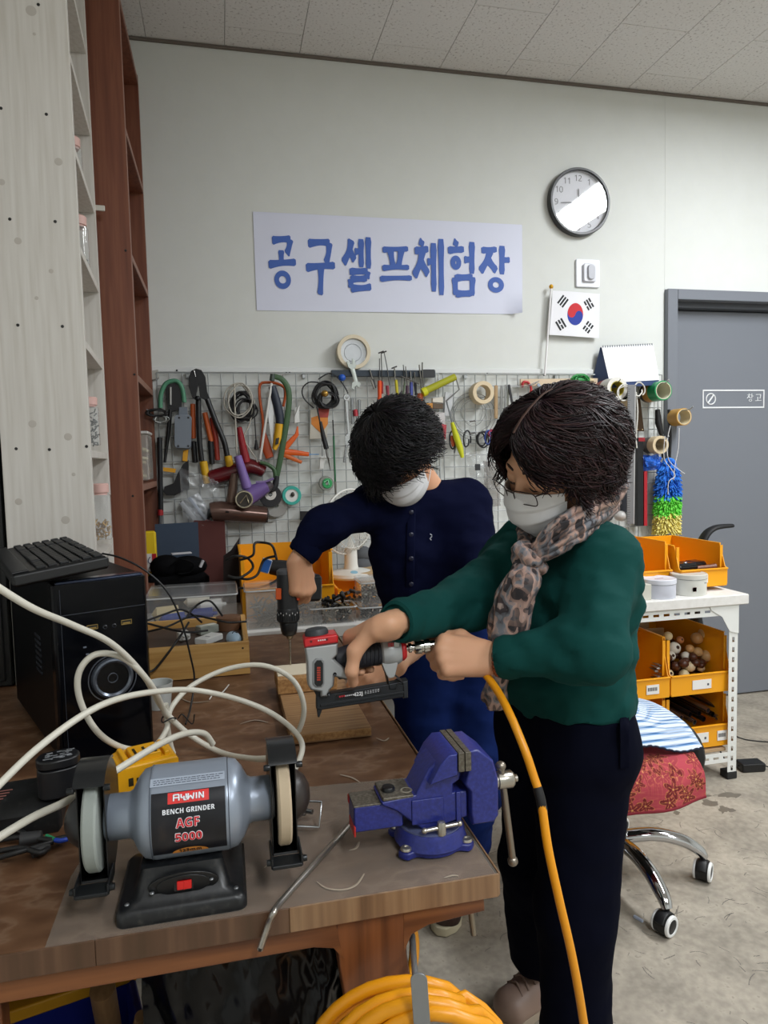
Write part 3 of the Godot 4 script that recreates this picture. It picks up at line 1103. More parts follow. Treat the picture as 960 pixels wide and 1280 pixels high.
func bench():
	var top := wood(53, [[0.0, "563a28"], [0.35, "634631"], [0.55, "6c4e38"], [0.68, "7a5f4a"], [0.8, "674934"], [1.0, "5b3f2c"]], 0, 0.4, 5.0, {"uv1_scale": Vector3(1.5, 1.5, 2.4), "metallic_specular": 0.4})
	var t := thing("workbench", "worn brown wooden workbench with a clear vinyl cover, taped edges and splayed leg", "workbench", Vector3(-0.4, 0, -1.575))
	var m := MB.new()
	m.box(Vector3(-0.43, BT - 0.0165, -1.575), Vector3(1.54, 0.031, 1.44), 0.003)
	obj("benchtop", m, top, t, true)
	# scuffed vinyl sheets over the wood
	var vin := mat("a59f952c", 0.38, 0.0, {"transparency": BaseMaterial3D.TRANSPARENCY_ALPHA})
	m = MB.new()
	m.sheet([PackedVector3Array([Vector3(-0.225, BT, -0.853), Vector3(0.06, BT, -0.853), Vector3(0.3405, BT, -0.853)]), PackedVector3Array([Vector3(-0.225, BT, -1.0), Vector3(0.06, BT, -1.02), Vector3(0.3405, BT, -1.0)]), PackedVector3Array([Vector3(-0.20, BT, -1.15), Vector3(0.05, BT, -1.18), Vector3(0.3405, BT, -1.16)])], 0.0008)
	obj("vinyl_sheet", m, vin, t, true)
	var tape := wood(54, [[0.0, "5f4530"], [0.4, "7b5d42"], [0.7, "8c6e50"], [1.0, "694e37"]], 1, 0.4, 5.0)
	for e in [[0.06, 0.342, "8f7350"], [-0.17, 0.06, "5f4736"], [-1.2, -0.17, "a07a55"]]:
		m = MB.new()
		m.box(Vector3((e[0] + e[1]) / 2, BT - 0.0165, -0.8535), Vector3(e[1] - e[0], 0.033, 0.003), 0.001)
		obj("edge_tape", m, tape if e[0] > 0 else wood(55, [[0.0, "43301f"], [0.6, "563d2c"], [1.0, "6b503b"]], 1, 0.35, 5.0), t, true)
	m = MB.new()
	m.box(Vector3(0.3435, BT - 0.0165, -1.575), Vector3(0.003, 0.033, 1.44), 0.001)
	obj("edge_tape", m, tape, t, true)
	var red := wood(56, [[0.0, "43220f"], [0.5, "6a3d20"], [1.0, "7f4c2a"]], 1, 0.4, 6.0)
	var redx := wood(57, [[0.0, "4a2713"], [0.5, "704324"], [1.0, "84532f"]], 0, 0.4, 6.0)
	# front apron with rounded inner corners either side of the leg
	for q in [[-1.19, 0.12, -1], [0.21, 0.325, 1]]:
		m = MB.new()
		var p := PackedVector2Array([Vector2(q[0], 0.708), Vector2(q[1], 0.708)])
		if q[2] < 0:
			p.append_array(PackedVector2Array([Vector2(q[1] + 0.01, 0.65), Vector2(q[1] - 0.004, 0.668), Vector2(q[1] - 0.03, 0.674), Vector2(q[0], 0.674)]))
		else:
			p.append_array(PackedVector2Array([Vector2(q[1], 0.683), Vector2(q[0] + 0.035, 0.677), Vector2(q[0] + 0.012, 0.668), Vector2(q[0], 0.645)]))
		m.prism(p, -0.885, -0.862, 0.002)
		obj("apron", m, redx, t, true)
	for s in [[0.165, 0.255, -0.875], [-0.72, -0.82, -0.875], [0.165, 0.255, -2.24], [-1.1, -1.15, -2.24]]:
		m = MB.new()
		var x0: float = s[0]
		var x1: float = s[1]
		m.prism(PackedVector2Array([Vector2(x0 - 0.046, 0.708), Vector2(x0 + 0.048, 0.708), Vector2(x0 + 0.05, 0.64), Vector2(x1 + 0.04, 0.0), Vector2(x1 - 0.05, 0.0), Vector2(x0 - 0.042, 0.64)]), s[2] - 0.025, s[2] + 0.012, 0.003)
		obj("leg", m, red, t, true)
	m = MB.new()
	m.box(Vector3(-0.31, 0.45, -0.9), Vector3(0.05, 0.46, 0.03), 0.003)
	obj("frame_post", m, red, t, true)
	m = MB.new()
	m.box(Vector3(0.30, 0.69, -1.6), Vector3(0.025, 0.035, 1.26), 0.002)
	obj("side_rail", m, redx, t, true)
	m = MB.new()
	m.box(Vector3(-0.4, 0.4, -2.2), Vector3(1.4, 0.6, 0.015), 0.002)
	obj("back_board", m, redx, t, true)
	# pale rubbed marks and paint flecks on the top
	for q in [[396, 1102, 408, 1110, 428, 1112, 445, 1106, 455, 1092], [450, 978, 440, 972, 425, 968], [436, 1063, 445, 1060, 449, 1052], [555, 1097, 566, 1094, 573, 1095], [330, 1085, 336, 1080], [470, 922, 480, 926, 486, 922], [300, 905, 318, 900, 335, 903], [225, 872, 240, 878, 262, 876]]:
		var pts := PackedVector3Array()
		for i in range(0, q.size(), 2): pts.append(ony(q[i], q[i + 1], BT + 0.0006))
		m = MB.new()
		m.tube(spl(pts, 4) if pts.size() > 2 else pts, [0.0006, 0.002, 0.0024, 0.0012], 6, true, 0.08, Vector3.RIGHT)
		obj("scuff", m, mat("9a8c7b", 0.7), t, true)


func under_bench():
	# blue crate with its yellow rim, dowels standing in it
	var t := thing("blue_crate", "deep blue crate with a yellow rim under the bench's left side", "crate", Vector3(-0.28, -0.112, -0.95), 0.26)
	var m := MB.new()
	for q in [[Vector3(0, 0.31, 0.13), Vector3(0.3, 0.62, 0.012)], [Vector3(0, 0.31, -0.13), Vector3(0.3, 0.62, 0.012)], [Vector3(-0.145, 0.31, 0), Vector3(0.012, 0.62, 0.26)], [Vector3(0.145, 0.31, 0), Vector3(0.012, 0.62, 0.26)], [Vector3(0, 0.2, 0), Vector3(0.29, 0.01, 0.26)]]:
		m.box(q[0], q[1], 0.004)
	obj("body", m, mat("1d2a86", 0.4), t)
	m = MB.new()
	m.box(Vector3(0, 0.625, -0.122), Vector3(0.31, 0.022, 0.026), 0.004)
	obj("rim", m, mat("d69a22", 0.45), t)
	var tan := wood(58, [[0.0, "6e4f30"], [1.0, "8a6a45"]], 1, 0.7)
	for q in [[128, 1236, 150, 1300, 0.017, "thick tan wooden dowel leaning out of the blue crate"], [176, 1270, 150, 1320, 0.008, "thin tan wooden stick end beside the thick dowel"]]:
		var o := thing("wooden_dowel", q[5], "dowel", at(q[2], q[3], 0.93))
		m = MB.new()
		m.tube([at(q[2], q[3] + 60, 1.1), at(q[0], q[1], 0.97)], q[4], 14)
		obj("stick", m, tan, o, true)
	# crumpled black bag
	var f := noise(61, 9.0, 3)
	var rows := []
	for i in 42:
		var l := PackedVector3Array()
		for j in 52:
			var u := j / 51.0
			var v := i / 41.0
			var p := Vector3(lerpf(-0.13, 0.15, u), lerpf(0.675, 0.0, v), -0.93)
			p.z += 0.035 * sin(PI * u) * sin(PI * minf(1.0, v * 1.4 + 0.1)) + 0.03 * absf(f.get_noise_3d(p.x, p.y * 0.7, 0.3)) + 0.012 * f.get_noise_3d(p.x * 3.0, p.y * 3.0, 2.0)
			l.append(p)
		rows.append(l)
	t = thing("plastic_bag", "crumpled shiny black plastic bag hanging under the bench", "bag", Vector3(0.04, 0, -0.93))
	m = MB.new()
	m.sheet(rows, 0.002)
	obj("film", m, mat("070708", 0.24, 0.0, {"metallic_specular": 0.35}), t, true)
	m = MB.new()
	m.box(Vector3(0.01, 0.34, -0.965), Vector3(0.28, 0.66, 0.02), 0.006)
	obj("back", m, mat("0a0a0b", 0.3), t, true)
	# coil of yellow air hose hung from a grey hook on the leg
	var yl := mat("e0940d", 0.38)
	t = thing("air_hose_coil", "coil of yellow air hose hung on the bench leg", "hose", at(520, 1350, 0.95))
	m = MB.new()
	rng.seed = 3
	var c := at(519, 1364, 0.875)
	var rx := CB.x
	var up := (CB.y + CB.z * 0.12).normalized()
	var pts := PackedVector3Array()
	for i in 170:
		var a := TAU * i / 32.0 + 1.2
		var kk := int(i / 32.0)
		var r := 0.124 + 0.012 * sin(kk * 2.3) + 0.004 * sin(a * 2.0 + kk)
		pts.append(c + rx * cos(a) * r * 0.97 + up * sin(a) * (r + 0.006 * kk) + CB.z * (0.018 * (kk - 2) + 0.007 * sin(a + kk * 1.7)) + rx * 0.007 * (kk - 2))
	m.tube(pts, 0.0085, 10)
	obj("coil", m, yl, t, true)
	m = MB.new()
	m.tube(spl([at(513, 1150, 1.06), at(518, 1180, 1.05), at(514, 1215, 1.03), at(500, 1240, 1.0)]), 0.0075, 10)
	obj("loose_end", m, yl, t, true)
	t = thing("hanging_hook", "flat grey hook strap over the yellow hose coil", "hook", at(520, 1240, 0.79))
	m = MB.new()
	var a0 := at(523, 1216, 0.795)
	var pl := PackedVector2Array()
	for q in rect(-0.0095, -0.115, 0.0095, 0.0, 0.0085, 6): pl.append(q)
	m.x = Transform3D(Basis(CB.x, (CB.y - CB.x * 0.07).normalized(), CB.z), a0)
	m.prism(pl, -0.001, 0.0015, 0.0005)
	obj("strap", m, mat("8f9294", 0.35, 0.6), t, true)
	m = MB.new()
	m.tube([a0 + CB.y * -0.06, a0 + CB.y * -0.06 - CB.z * 0.17], 0.004, 8)
	obj("peg", m, mat("8f9294", 0.35, 0.6), t, true)
	t = thing("steel_pin", "short steel rod end hanging below the bench corner by the brown shoe", "rod", onz(588, 1150, -0.95))
	m = MB.new()
	m.tube([onz(582, 1090, -0.95), onz(592, 1168, -0.95)], 0.0045, 10)
	obj("rod", m, mat("8d8474", 0.35, 0.8), t, true)


# ---------------------------------------------------------------- things on the bench
func computer():
	var n := Vector3(0.405, 0, 0.914)
	var t := thing("computer_tower", "glossy black desktop computer tower with a round front vent", "computer", Vector3(-0.239, BT, -1.415), 0.417)
	var blk := mat("040509", 0.14, 0.0, {"metallic_specular": 0.3})
	var W := 0.173
	var H := 0.352
	var m := MB.new()
	m.box(Vector3(0, H / 2 + 0.004, -0.235), Vector3(W - 0.006, H - 0.012, 0.45), 0.004)
	obj("case", m, mat("05070b", 0.35, 0.0, {"metallic_specular": 0.2}), t)
	m = MB.new()
	m.box(Vector3(0, H / 2, -0.004), Vector3(W, H, 0.04), 0.008)
	obj("front_panel", m, blk, t)
	m = MB.new()
	m.box(Vector3(0, H - 0.003, 0.006), Vector3(W - 0.012, 0.008, 0.022), 0.004)
	obj("top_strip", m, mat("2b3448", 0.15, 0.5), t)
	m = MB.new()
	m.box(Vector3(0, H - 0.063, 0.0162), Vector3(W - 0.012, 0.0012, 0.001), 0.0003)
	m.box(Vector3(-0.0735, H / 2, 0.0162), Vector3(0.001, H - 0.03, 0.001), 0.0003)
	obj("seam", m, mat("30343c", 0.4), t)
	for x in [-0.02, 0.043]:
		m = MB.new()
		m.box(Vector3(x, H - 0.092, 0.0165), Vector3(0.021, 0.009, 0.002), 0.0006)
		var p := obj("usb_port", m, mat("0c0c0e", 0.4), t)
		m = MB.new()
		for s in [-1, 1]:
			m.box(Vector3(x, H - 0.092 + s * 0.004, 0.0178), Vector3(0.02, 0.0012, 0.0012), 0.0003)
			m.box(Vector3(x + s * 0.0095, H - 0.092, 0.0178), Vector3(0.0012, 0.008, 0.0012), 0.0003)
		m.box(Vector3(x, H - 0.0935, 0.0176), Vector3(0.014, 0.0025, 0.001), 0.0003)
		obj("port_shell", m, mat("b99b58", 0.3, 0.9), p)
	for x in [0.003, 0.02]:
		m = MB.new()
		m.x = Transform3D(Basis(Vector3.RIGHT, PI / 2), Vector3(x, H - 0.096, 0.0165))
		m.lathe([[0.0015, -0.001], [0.003, 0.0012], [0.0045, 0.0]], 14)
		obj("audio_jack", m, mat("1f2127", 0.3), t)
	for i in 2:
		m = MB.new()
		m.box(Vector3(-0.035 + i * 0.004, H - 0.128 - i * 0.014, 0.0165), Vector3(0.006, 0.003, 0.001), 0.0004)
		obj("indicator", m, mat("5d636e", 0.3), t)
	# round vent low on the front
	m = MB.new()
	m.x = Transform3D(Basis(Vector3.RIGHT, PI / 2), Vector3(0.012, H - 0.196, 0.016))
	m.lathe([[0.030, 0.0], [0.030, 0.004], [0.034, 0.007], [0.0375, 0.006], [0.040, 0.0]], 48)
	m.lathe([[0.0435, 0.0], [0.0435, 0.002], [0.0455, 0.002], [0.0455, 0.0]], 48)
	m.lathe([[0.008, 0.0], [0.0085, 0.003], [0.0095, 0.003], [0.010, 0.0]], 24)
	obj("vent_ring", m, mat("646a74", 0.25, 0.7), t)
	m = MB.new()
	m.x = Transform3D(Basis(Vector3.RIGHT, PI / 2), Vector3(0.012, H - 0.196, 0.0155))
	m.lathe([[0.0, 0.001], [0.03, 0.001]], 40)
	obj("vent_disc", m, mat("050608", 0.2), t)
	m = MB.new()
	for r in 7:
		for c in 5:
			m.box(Vector3(-0.0845, 0.15 + r * 0.012, -0.13 - c * 0.012), Vector3(0.002, 0.006, 0.006), 0.0005)
	obj("side_grille", m, mat("1d222c", 0.5), t).set_meta("kind", "stuff")
	# keyboard lying lengthwise on top
	var R := Vector3(-0.212, BT + H + 0.044, -1.375)
	var L := Vector3(-0.34, 0, -0.94).normalized()
	var Wd := Vector3(-0.94, -0.12, 0.34).normalized()
	var up := L.cross(Wd)
	if up.y < 0: up = -up
	var k := thing("keyboard", "black computer keyboard lying on top of the computer tower", "keyboard")
	k.transform = Transform3D(Basis(L, up, L.cross(up)), R + L * 0.22 + Wd * 0.082)
	var ws := 1.0 if k.transform.basis.z.dot(Wd) > 0 else -1.0   # +: toward the typist's side
	m = MB.new()
	m.box(Vector3(0, -0.012, 0), Vector3(0.44, 0.024, 0.164), 0.006)
	obj("case", m, mat("111214", 0.45), k)
	m = MB.new()
	m.box(Vector3(0, 0.0015, ws * 0.066), Vector3(0.43, 0.004, 0.028), 0.002)
	obj("palm_strip", m, mat("191a1d", 0.4), k)
	var km := MB.new()
	km.box(Vector3.ZERO, Vector3(0.016, 0.005, 0.0155), 0.0015)
	var kmesh := km.mesh()
	var kmat := mat("141517", 0.5)
	for r in 6:
		var z := ws * (-0.066 + r * 0.0195)
		for c in 21:
			if r == 0 and c % 4 == 3: continue
			if r == 5 and c > 3 and c < 8: continue
			if (c == 15 or c == 19): continue
			put("key", kmesh, kmat, k, Transform3D(Basis(), Vector3(-0.2 + c * 0.02, 0.002, z)))
	km = MB.new()
	km.box(Vector3(-0.09, 0.003, ws * (-0.066 + 5 * 0.0195)), Vector3(0.078, 0.008, 0.0165), 0.002)
	obj("space_key", km, kmat, k)
	# keyboard lead
	var kc := thing("keyboard_lead", "thin black lead falling from the computer top across the wooden tray", "cable", at(140, 697, 1.5))
	m = MB.new()
	m.tube(spl([at(128, 692, 1.58), at(150, 697, 1.55), at(180, 712, 1.55), at(208, 738, 1.56), at(226, 775, 1.58), at(238, 820, 1.6), at(243, 850, 1.62), at(238, 885, 1.58), at(232, 905, 1.5)], 6), 0.0022, 7)
	obj("lead", m, mat("101012", 0.45), kc, true)


func grinder():
	var o := Vector3(-0.07, BT, -0.935)
	var t := thing("bench_grinder", "silver bench grinder with black guards, a black label and two stone wheels", "grinder", o)
	var silver := mat("8e97a4", 0.32, 0.35)
	var blk := mat("121315", 0.3)
	var AX := 0.108
	var ax := Transform3D(Basis(Vector3.BACK, -PI / 2), Vector3(0.013, AX, 0))     # local Y -> +X
	var m := MB.new()
	# base: cast foot with sloped pedestal
	var sec := []
	for q in [[0.079, 0.071, 0.0], [0.079, 0.071, 0.013], [0.074, 0.066, 0.019], [0.06, 0.054, 0.023], [0.053, 0.046, 0.045], [0.05, 0.043, 0.056]]:
		var l := PackedVector3Array()
		for p in rect(-q[0], -q[1], q[0], q[1], 0.012, 4): l.append(Vector3(p.x, q[2], p.y))
		l.append(l[0])
		sec.append(l)
	m.sheet(sec)
	m.face([Vector3(-0.05, 0.056, -0.043), Vector3(0.05, 0.056, -0.043), Vector3(0.05, 0.056, 0.043), Vector3(-0.05, 0.056, 0.043)], Vector3.UP)
	obj("base", m, nmat(noise(71, 0.02, 4), [[0.0, "0d0e10"], [0.6, "15171a"], [1.0, "3a3733"]], Vector3.ONE * 6.0, 0.38), t)
	m = MB.new()
	m.x = Transform3D(Basis(Vector3.RIGHT, -1.37 + PI / 2), Vector3(0.002, 0.036, 0.0508))
	m.prism(disc(0, 0, 0.043, 0.0175, 32), 0.0, 0.0035, 0.0012)
	m.prism(disc(0, 0, 0.033, 0.0145, 32), 0.0025, 0.005, 0.001)
	var pl := obj("switch_plate", m, blk, t)
	m = MB.new()
	m.x = Transform3D(Basis(Vector3.RIGHT, 0.2 - 0.4), Vector3(0.002, 0.037, 0.0555))
	m.box(Vector3(0, 0, -0.001), Vector3(0.024, 0.016, 0.005), 0.001)
	obj("switch_frame", m, mat("0a0a0b", 0.4), pl)
	m = MB.new()
	m.x = Transform3D(Basis(Vector3.RIGHT, -0.2), Vector3(0.003, 0.037, 0.058))
	m.box(Vector3.ZERO, Vector3(0.018, 0.0105, 0.005), 0.001)
	m.box(Vector3(0.0, 0, 0.002), Vector3(0.0012, 0.0105, 0.002), 0.0003)
	obj("red_switch", m, mat("c01510", 0.3), pl)
	for q in [[-0.036, 0.031, 0.056], [0.036, 0.037, 0.0545], [0.066, 0.021, 0.056], [-0.066, 0.021, 0.056]]:
		m = MB.new()
		m.ell(Vector3(q[0], q[1], q[2]), Vector3(0.0032, 0.002, 0.0032), 10, 6)
		obj("screw", m, mat("8b8d90", 0.3, 0.8), t)
	# motor
	m = MB.new()
	m.x = ax
	var P := [[0.026, -0.107], [0.0285, -0.105], [0.0285, -0.078], [0.031, -0.073], [0.045, -0.066], [0.0545, -0.058], [0.0575, -0.046], [0.058, 0.046]]
	var full := P.duplicate()
	for i in range(P.size() - 1, -1, -1): full.append([P[i][0], -P[i][1]])
	m.lathe(full, 56, 0.5)
	obj("motor_housing", m, silver, t)
	for y in [-0.048, 0.048]:
		m = MB.new()
		m.x = ax
		m.lathe([[0.0578, y - 0.0006], [0.0584, y], [0.0578, y + 0.0006]], 56)
		obj("seam", m, mat("565d68", 0.4), t)
	# curved labels wrapped on the housing: u along the axis, v round it
	var wrap := func(x0: float, x1: float, a0: float, a1: float, r: float, seg: int) -> MB:
		var b := MB.new()
		var rows := []
		for i in seg + 1:
			var a := lerpf(a1, a0, float(i) / seg)
			var l := PackedVector3Array()
			for j in 3: l.append(Vector3(0.013 + lerpf(x0, x1, j / 2.0), AX + sin(a) * r, cos(a) * r))
			rows.append(l)
		b.sheet(rows)
		for i in b.v.size(): b.n[i] = Vector3(0, b.v[i].y - AX, b.v[i].z).normalized()
		return b
	var lab: MB = wrap.call(-0.046, 0.044, -0.62, 0.80, 0.0586, 14)
	var plate := obj("label_plate", lab, nmat(noise(72, 0.01, 2), [[0.0, "0b0c12"], [0.7, "14151c"], [1.0, "2b2424"]], Vector3.ONE * 6.0, 0.3), t)
	obj("logo_panel", wrap.call(-0.026, 0.024, 0.55, 0.78, 0.0589, 4), mat("cf2420", 0.4), plate)
	var orr := MB.new()
	for i in 15:
		var a := PI * i / 14.0
		var an := -0.62 + sin(a) * 0.16
		orr.add(Vector3(0.012 + cos(a) * 0.022, AX + sin(an) * 0.0589, cos(an) * 0.0589), Vector3(0, sin(an), cos(an)))
	for i in range(1, 14): orr.tri(0, i, i + 1)
	obj("orange_patch", orr, mat("c98236", 0.45), plate)
	obj("rating_label", wrap.call(-0.048, 0.044, 0.95, 1.16, 0.0586, 4), mat("9aa3b0", 0.35), t)
	var put_text := func(w: String, h: float, ang: float, xo: float, mt: Material, rr: float):
		text(plate, w, h, Transform3D(Basis(Vector3.RIGHT, -ang), Vector3(0.012 + xo, AX + sin(ang) * rr, cos(ang) * rr)), mt, false, true)
	var wh := mat("e4e6ea", 0.4)
	var rd := mat("cc2430", 0.4)
	put_text.call("BENCH GRINDER", 0.0058, 0.40, 0.0, wh, 0.0591)
	for q in [[0.15, "AGF"], [-0.16, "5000"]]:
		for d in [[-0.0005, 0.0], [0.0005, 0.0], [0.0, 0.009], [0.0, -0.009]]:
			put_text.call(q[1], 0.0112, q[0] + d[1], d[0] - 0.001, wh, 0.0590)
		put_text.call(q[1], 0.0110, q[0], -0.001, rd, 0.0594)
	put_text.call("125mm", 0.0058, -0.545, 0.0, mat("3b2412", 0.5), 0.0592)
	# block-letter logo
	var lg := MB.new()
	lg.x = Transform3D(Basis(Vector3.RIGHT, -0.665), Vector3(0.012, AX + sin(0.665) * 0.0592, cos(0.665) * 0.0592))
	var S := 0.0018
	var bars := [[0, 0, 0, 4], [0, 4, 3, 4], [3, 4, 3, 0], [0, 2, 3, 2], [4.3, 4, 4.3, 1.6], [4.3, 1.6, 5.4, 1.6], [5.9, 2.6, 5.9, 0], [5.9, 0, 7.4, 0], [7.2, 4, 7.2, 1], [8.4, 4, 8, 0], [8, 0, 9.6, 2.5], [9.6, 2.5, 11, 0], [11, 0, 11.6, 4], [13, 4, 13, 0], [14.6, 0, 14.6, 4], [14.6, 4, 17, 0], [17, 0, 17, 4]]
	for q in bars:
		lg.tube([Vector3((q[0] - 8.5) * S * 1.18, (q[1] - 2) * S, 0), Vector3((q[2] - 8.5) * S * 1.18, (q[3] - 2) * S, 0.0001)], 0.00105, 4, true, 0.4, Vector3(0, 1, 0.01) if q[1] == q[3] else Vector3(1, 0, 0.01))
	obj("logo", lg, wh, plate)
	var fine := MB.new()
	for i in 3:
		var an := 1.0 + i * 0.05
		fine.x = Transform3D(Basis(Vector3.RIGHT, -an), Vector3(0.011, AX + sin(an) * 0.0588, cos(an) * 0.0588))
		rng.seed = 90 + i
		var x0 := -0.042
		while x0 < 0.04:
			var wd := rng.randf_range(0.002, 0.007)
			fine.box(Vector3(x0 + wd / 2, 0, 0), Vector3(wd, 0.0009, 0.0003), 0.0001)
			x0 += wd + 0.0012
	obj("print", fine, mat("40454e", 0.5), t)
	# wheels, guards and rests
	for s in [-1, 1]:
		var wx: float = 0.013 + s * 0.1185
		var wt := Transform3D(Basis(Vector3.BACK, -PI / 2), Vector3(wx, AX, 0))
		m = MB.new()
		m.x = wt
		m.lathe([[0.0, -0.0085], [0.060, -0.0085], [0.0625, -0.006], [0.0625, 0.006], [0.060, 0.0085], [0.0, 0.0085]], 48)
		obj("grinding_wheel", m, nmat(noise(73 + s, 0.2, 2), [[0.0, "7f8580"], [1.0, "9aa09a"]] if s < 0 else [[0.0, "8d7357"], [0.5, "b5a489"], [1.0, "c9bfae"]], Vector3(30, 9, 9), 0.95), t)
		# guard: an open-fronted drum
		m = MB.new()
		m.x = Transform3D(Basis(Vector3.UP, PI / 2), Vector3(wx, AX, 0))    # local Z -> +X, X -> -Z
		var gap0 := deg_to_rad(180 - 62)
		var gap1 := deg_to_rad(180 + 62)
		var outer := PackedVector2Array()
		for i in 31:
			var a := gap1 + (TAU - (gap1 - gap0)) * i / 30.0
			outer.append(Vector2(cos(a), sin(a)) * 0.0735)
		var inner := PackedVector2Array()
		for i in range(30, -1, -1):
			var a := gap1 + (TAU - (gap1 - gap0)) * i / 30.0
			inner.append(Vector2(cos(a), sin(a)) * 0.0705)
		var band := outer.duplicate()
		band.append_array(inner)
		m.prism(band, -0.0165, 0.0165, 0.0006)
		for z in [-0.0165, 0.0155]:
			var cheek := outer.duplicate()
			m.prism(cheek, z, z + 0.0012)
		var g := obj("wheel_guard", m, blk, t)
		# upper shield strap and lower tool rest, each pinched by screws
		m = MB.new()
		m.x = Transform3D(Basis(), Vector3(wx, AX, 0))
		var up := []
		for i in 7:
			var a := deg_to_rad(62 + i * 9.0)
			up.append(PackedVector3Array([Vector3(-0.0185, sin(a) * 0.0755, cos(a) * 0.0755), Vector3(0.0185, sin(a) * 0.0755, cos(a) * 0.0755)]))
		for i in range(0, 1): up.insert(0, PackedVector3Array([Vector3(-0.0185, 0.06, 0.041), Vector3(0.0185, 0.06, 0.041)]))
		m.sheet(up, 0.003)
		obj("spark_shield", m, mat("17191b", 0.25), g)
		m = MB.new()
		m.x = Transform3D(Basis(), Vector3(wx, AX, 0))
		m.box(Vector3(0, -0.066, 0.05), Vector3(0.04, 0.006, 0.026), 0.002)
		m.box(Vector3(0.019, -0.062, 0.035), Vector3(0.003, 0.014, 0.05), 0.001)
		m.box(Vector3(-0.019, -0.062, 0.035), Vector3(0.003, 0.014, 0.05), 0.001)
		obj("tool_rest", m, mat("232527", 0.35, 0.4), g)
		for q in [[-0.021, 0.058, 0.04], [0.021, 0.058, 0.04], [-0.022, -0.063, 0.052], [0.022, -0.063, 0.052]]:
			m = MB.new()
			m.x = Transform3D(Basis(Vector3.BACK, -PI / 2), Vector3(wx + q[0], AX + q[1], q[2]))
			m.lathe([[0, -0.004], [0.004, -0.004], [0.0045, 0], [0.004, 0.004], [0, 0.004]], 8)
			obj("screw", m, mat("2b2d2f", 0.3, 0.6), g)
		# domed flange cover outside
		m = MB.new()
		m.x = wt
		m.lathe([[0.0, s * 0.038], [0.012, s * 0.037], [0.024, s * 0.031], [0.031, s * 0.022], [0.033, s * 0.0166]], 28)
		obj("cover", m, mat("2a2320" if s > 0 else "1c1d1f", 0.4), t)
	# small drill chuck with a bent wire bail lying behind it
	var c := ony(372, 1030, BT)
	t = thing("wire_bail_spindle", "chrome spindle with a bent wire bail lying behind the grinder's right wheel", "hardware", c)
	var a0 := ony(345, 1031, BT + 0.02) + Vector3(0, 0, -0.06)
	var a1 := ony(388, 1022, BT + 0.02) + Vector3(0, 0, -0.02)
	m = MB.new()
	var dd := (a1 - a0)
	m.x = look(a0, dd, Vector3.UP)
	var l := dd.length()
	m.lathe([[0, 0], [0.018, 0], [0.018, l * 0.62], [0.014, l * 0.66], [0.014, l * 0.72], [0.008, l * 0.74], [0.008, l * 0.9], [0.004, l * 0.92], [0.004, l * 1.1], [0, l * 1.1]], 20)
	obj("spindle", m, mat("9b9fa3", 0.2, 1.0), t, true)
	m = MB.new()
	m.tube([at(352, 1000, 1.08), at(402, 1002, 1.08), at(399, 1034, 1.06), at(352, 1032, 1.06)], 0.002, 7)
	obj("bail", m, mat("b5b8ba", 0.25, 1.0), t, true)
	# bent metal tube leaning off the bench edge
	t = thing("bent_metal_tube", "thin bent steel tube lying from the vise over the bench edge", "tube", ony(437, 1030, BT))
	m = MB.new()
	m.tube(spl([ony(438, 1030, BT + 0.012), ony(395, 1078, BT + 0.006), ony(352, 1126, BT + 0.006), ony(342, 1141, BT + 0.007), onz(336, 1155, -0.842), onz(325, 1187, -0.84)], 5), 0.0042, 10)
	obj("tube", m, mat("a7a29a", 0.3, 0.9), t, true)
	m = MB.new()
	m.tube([onz(325.6, 1185, -0.838), onz(324.8, 1188.2, -0.838)], 0.0026, 8)
	obj("bore", m, mat("18120c", 0.8), t, true)


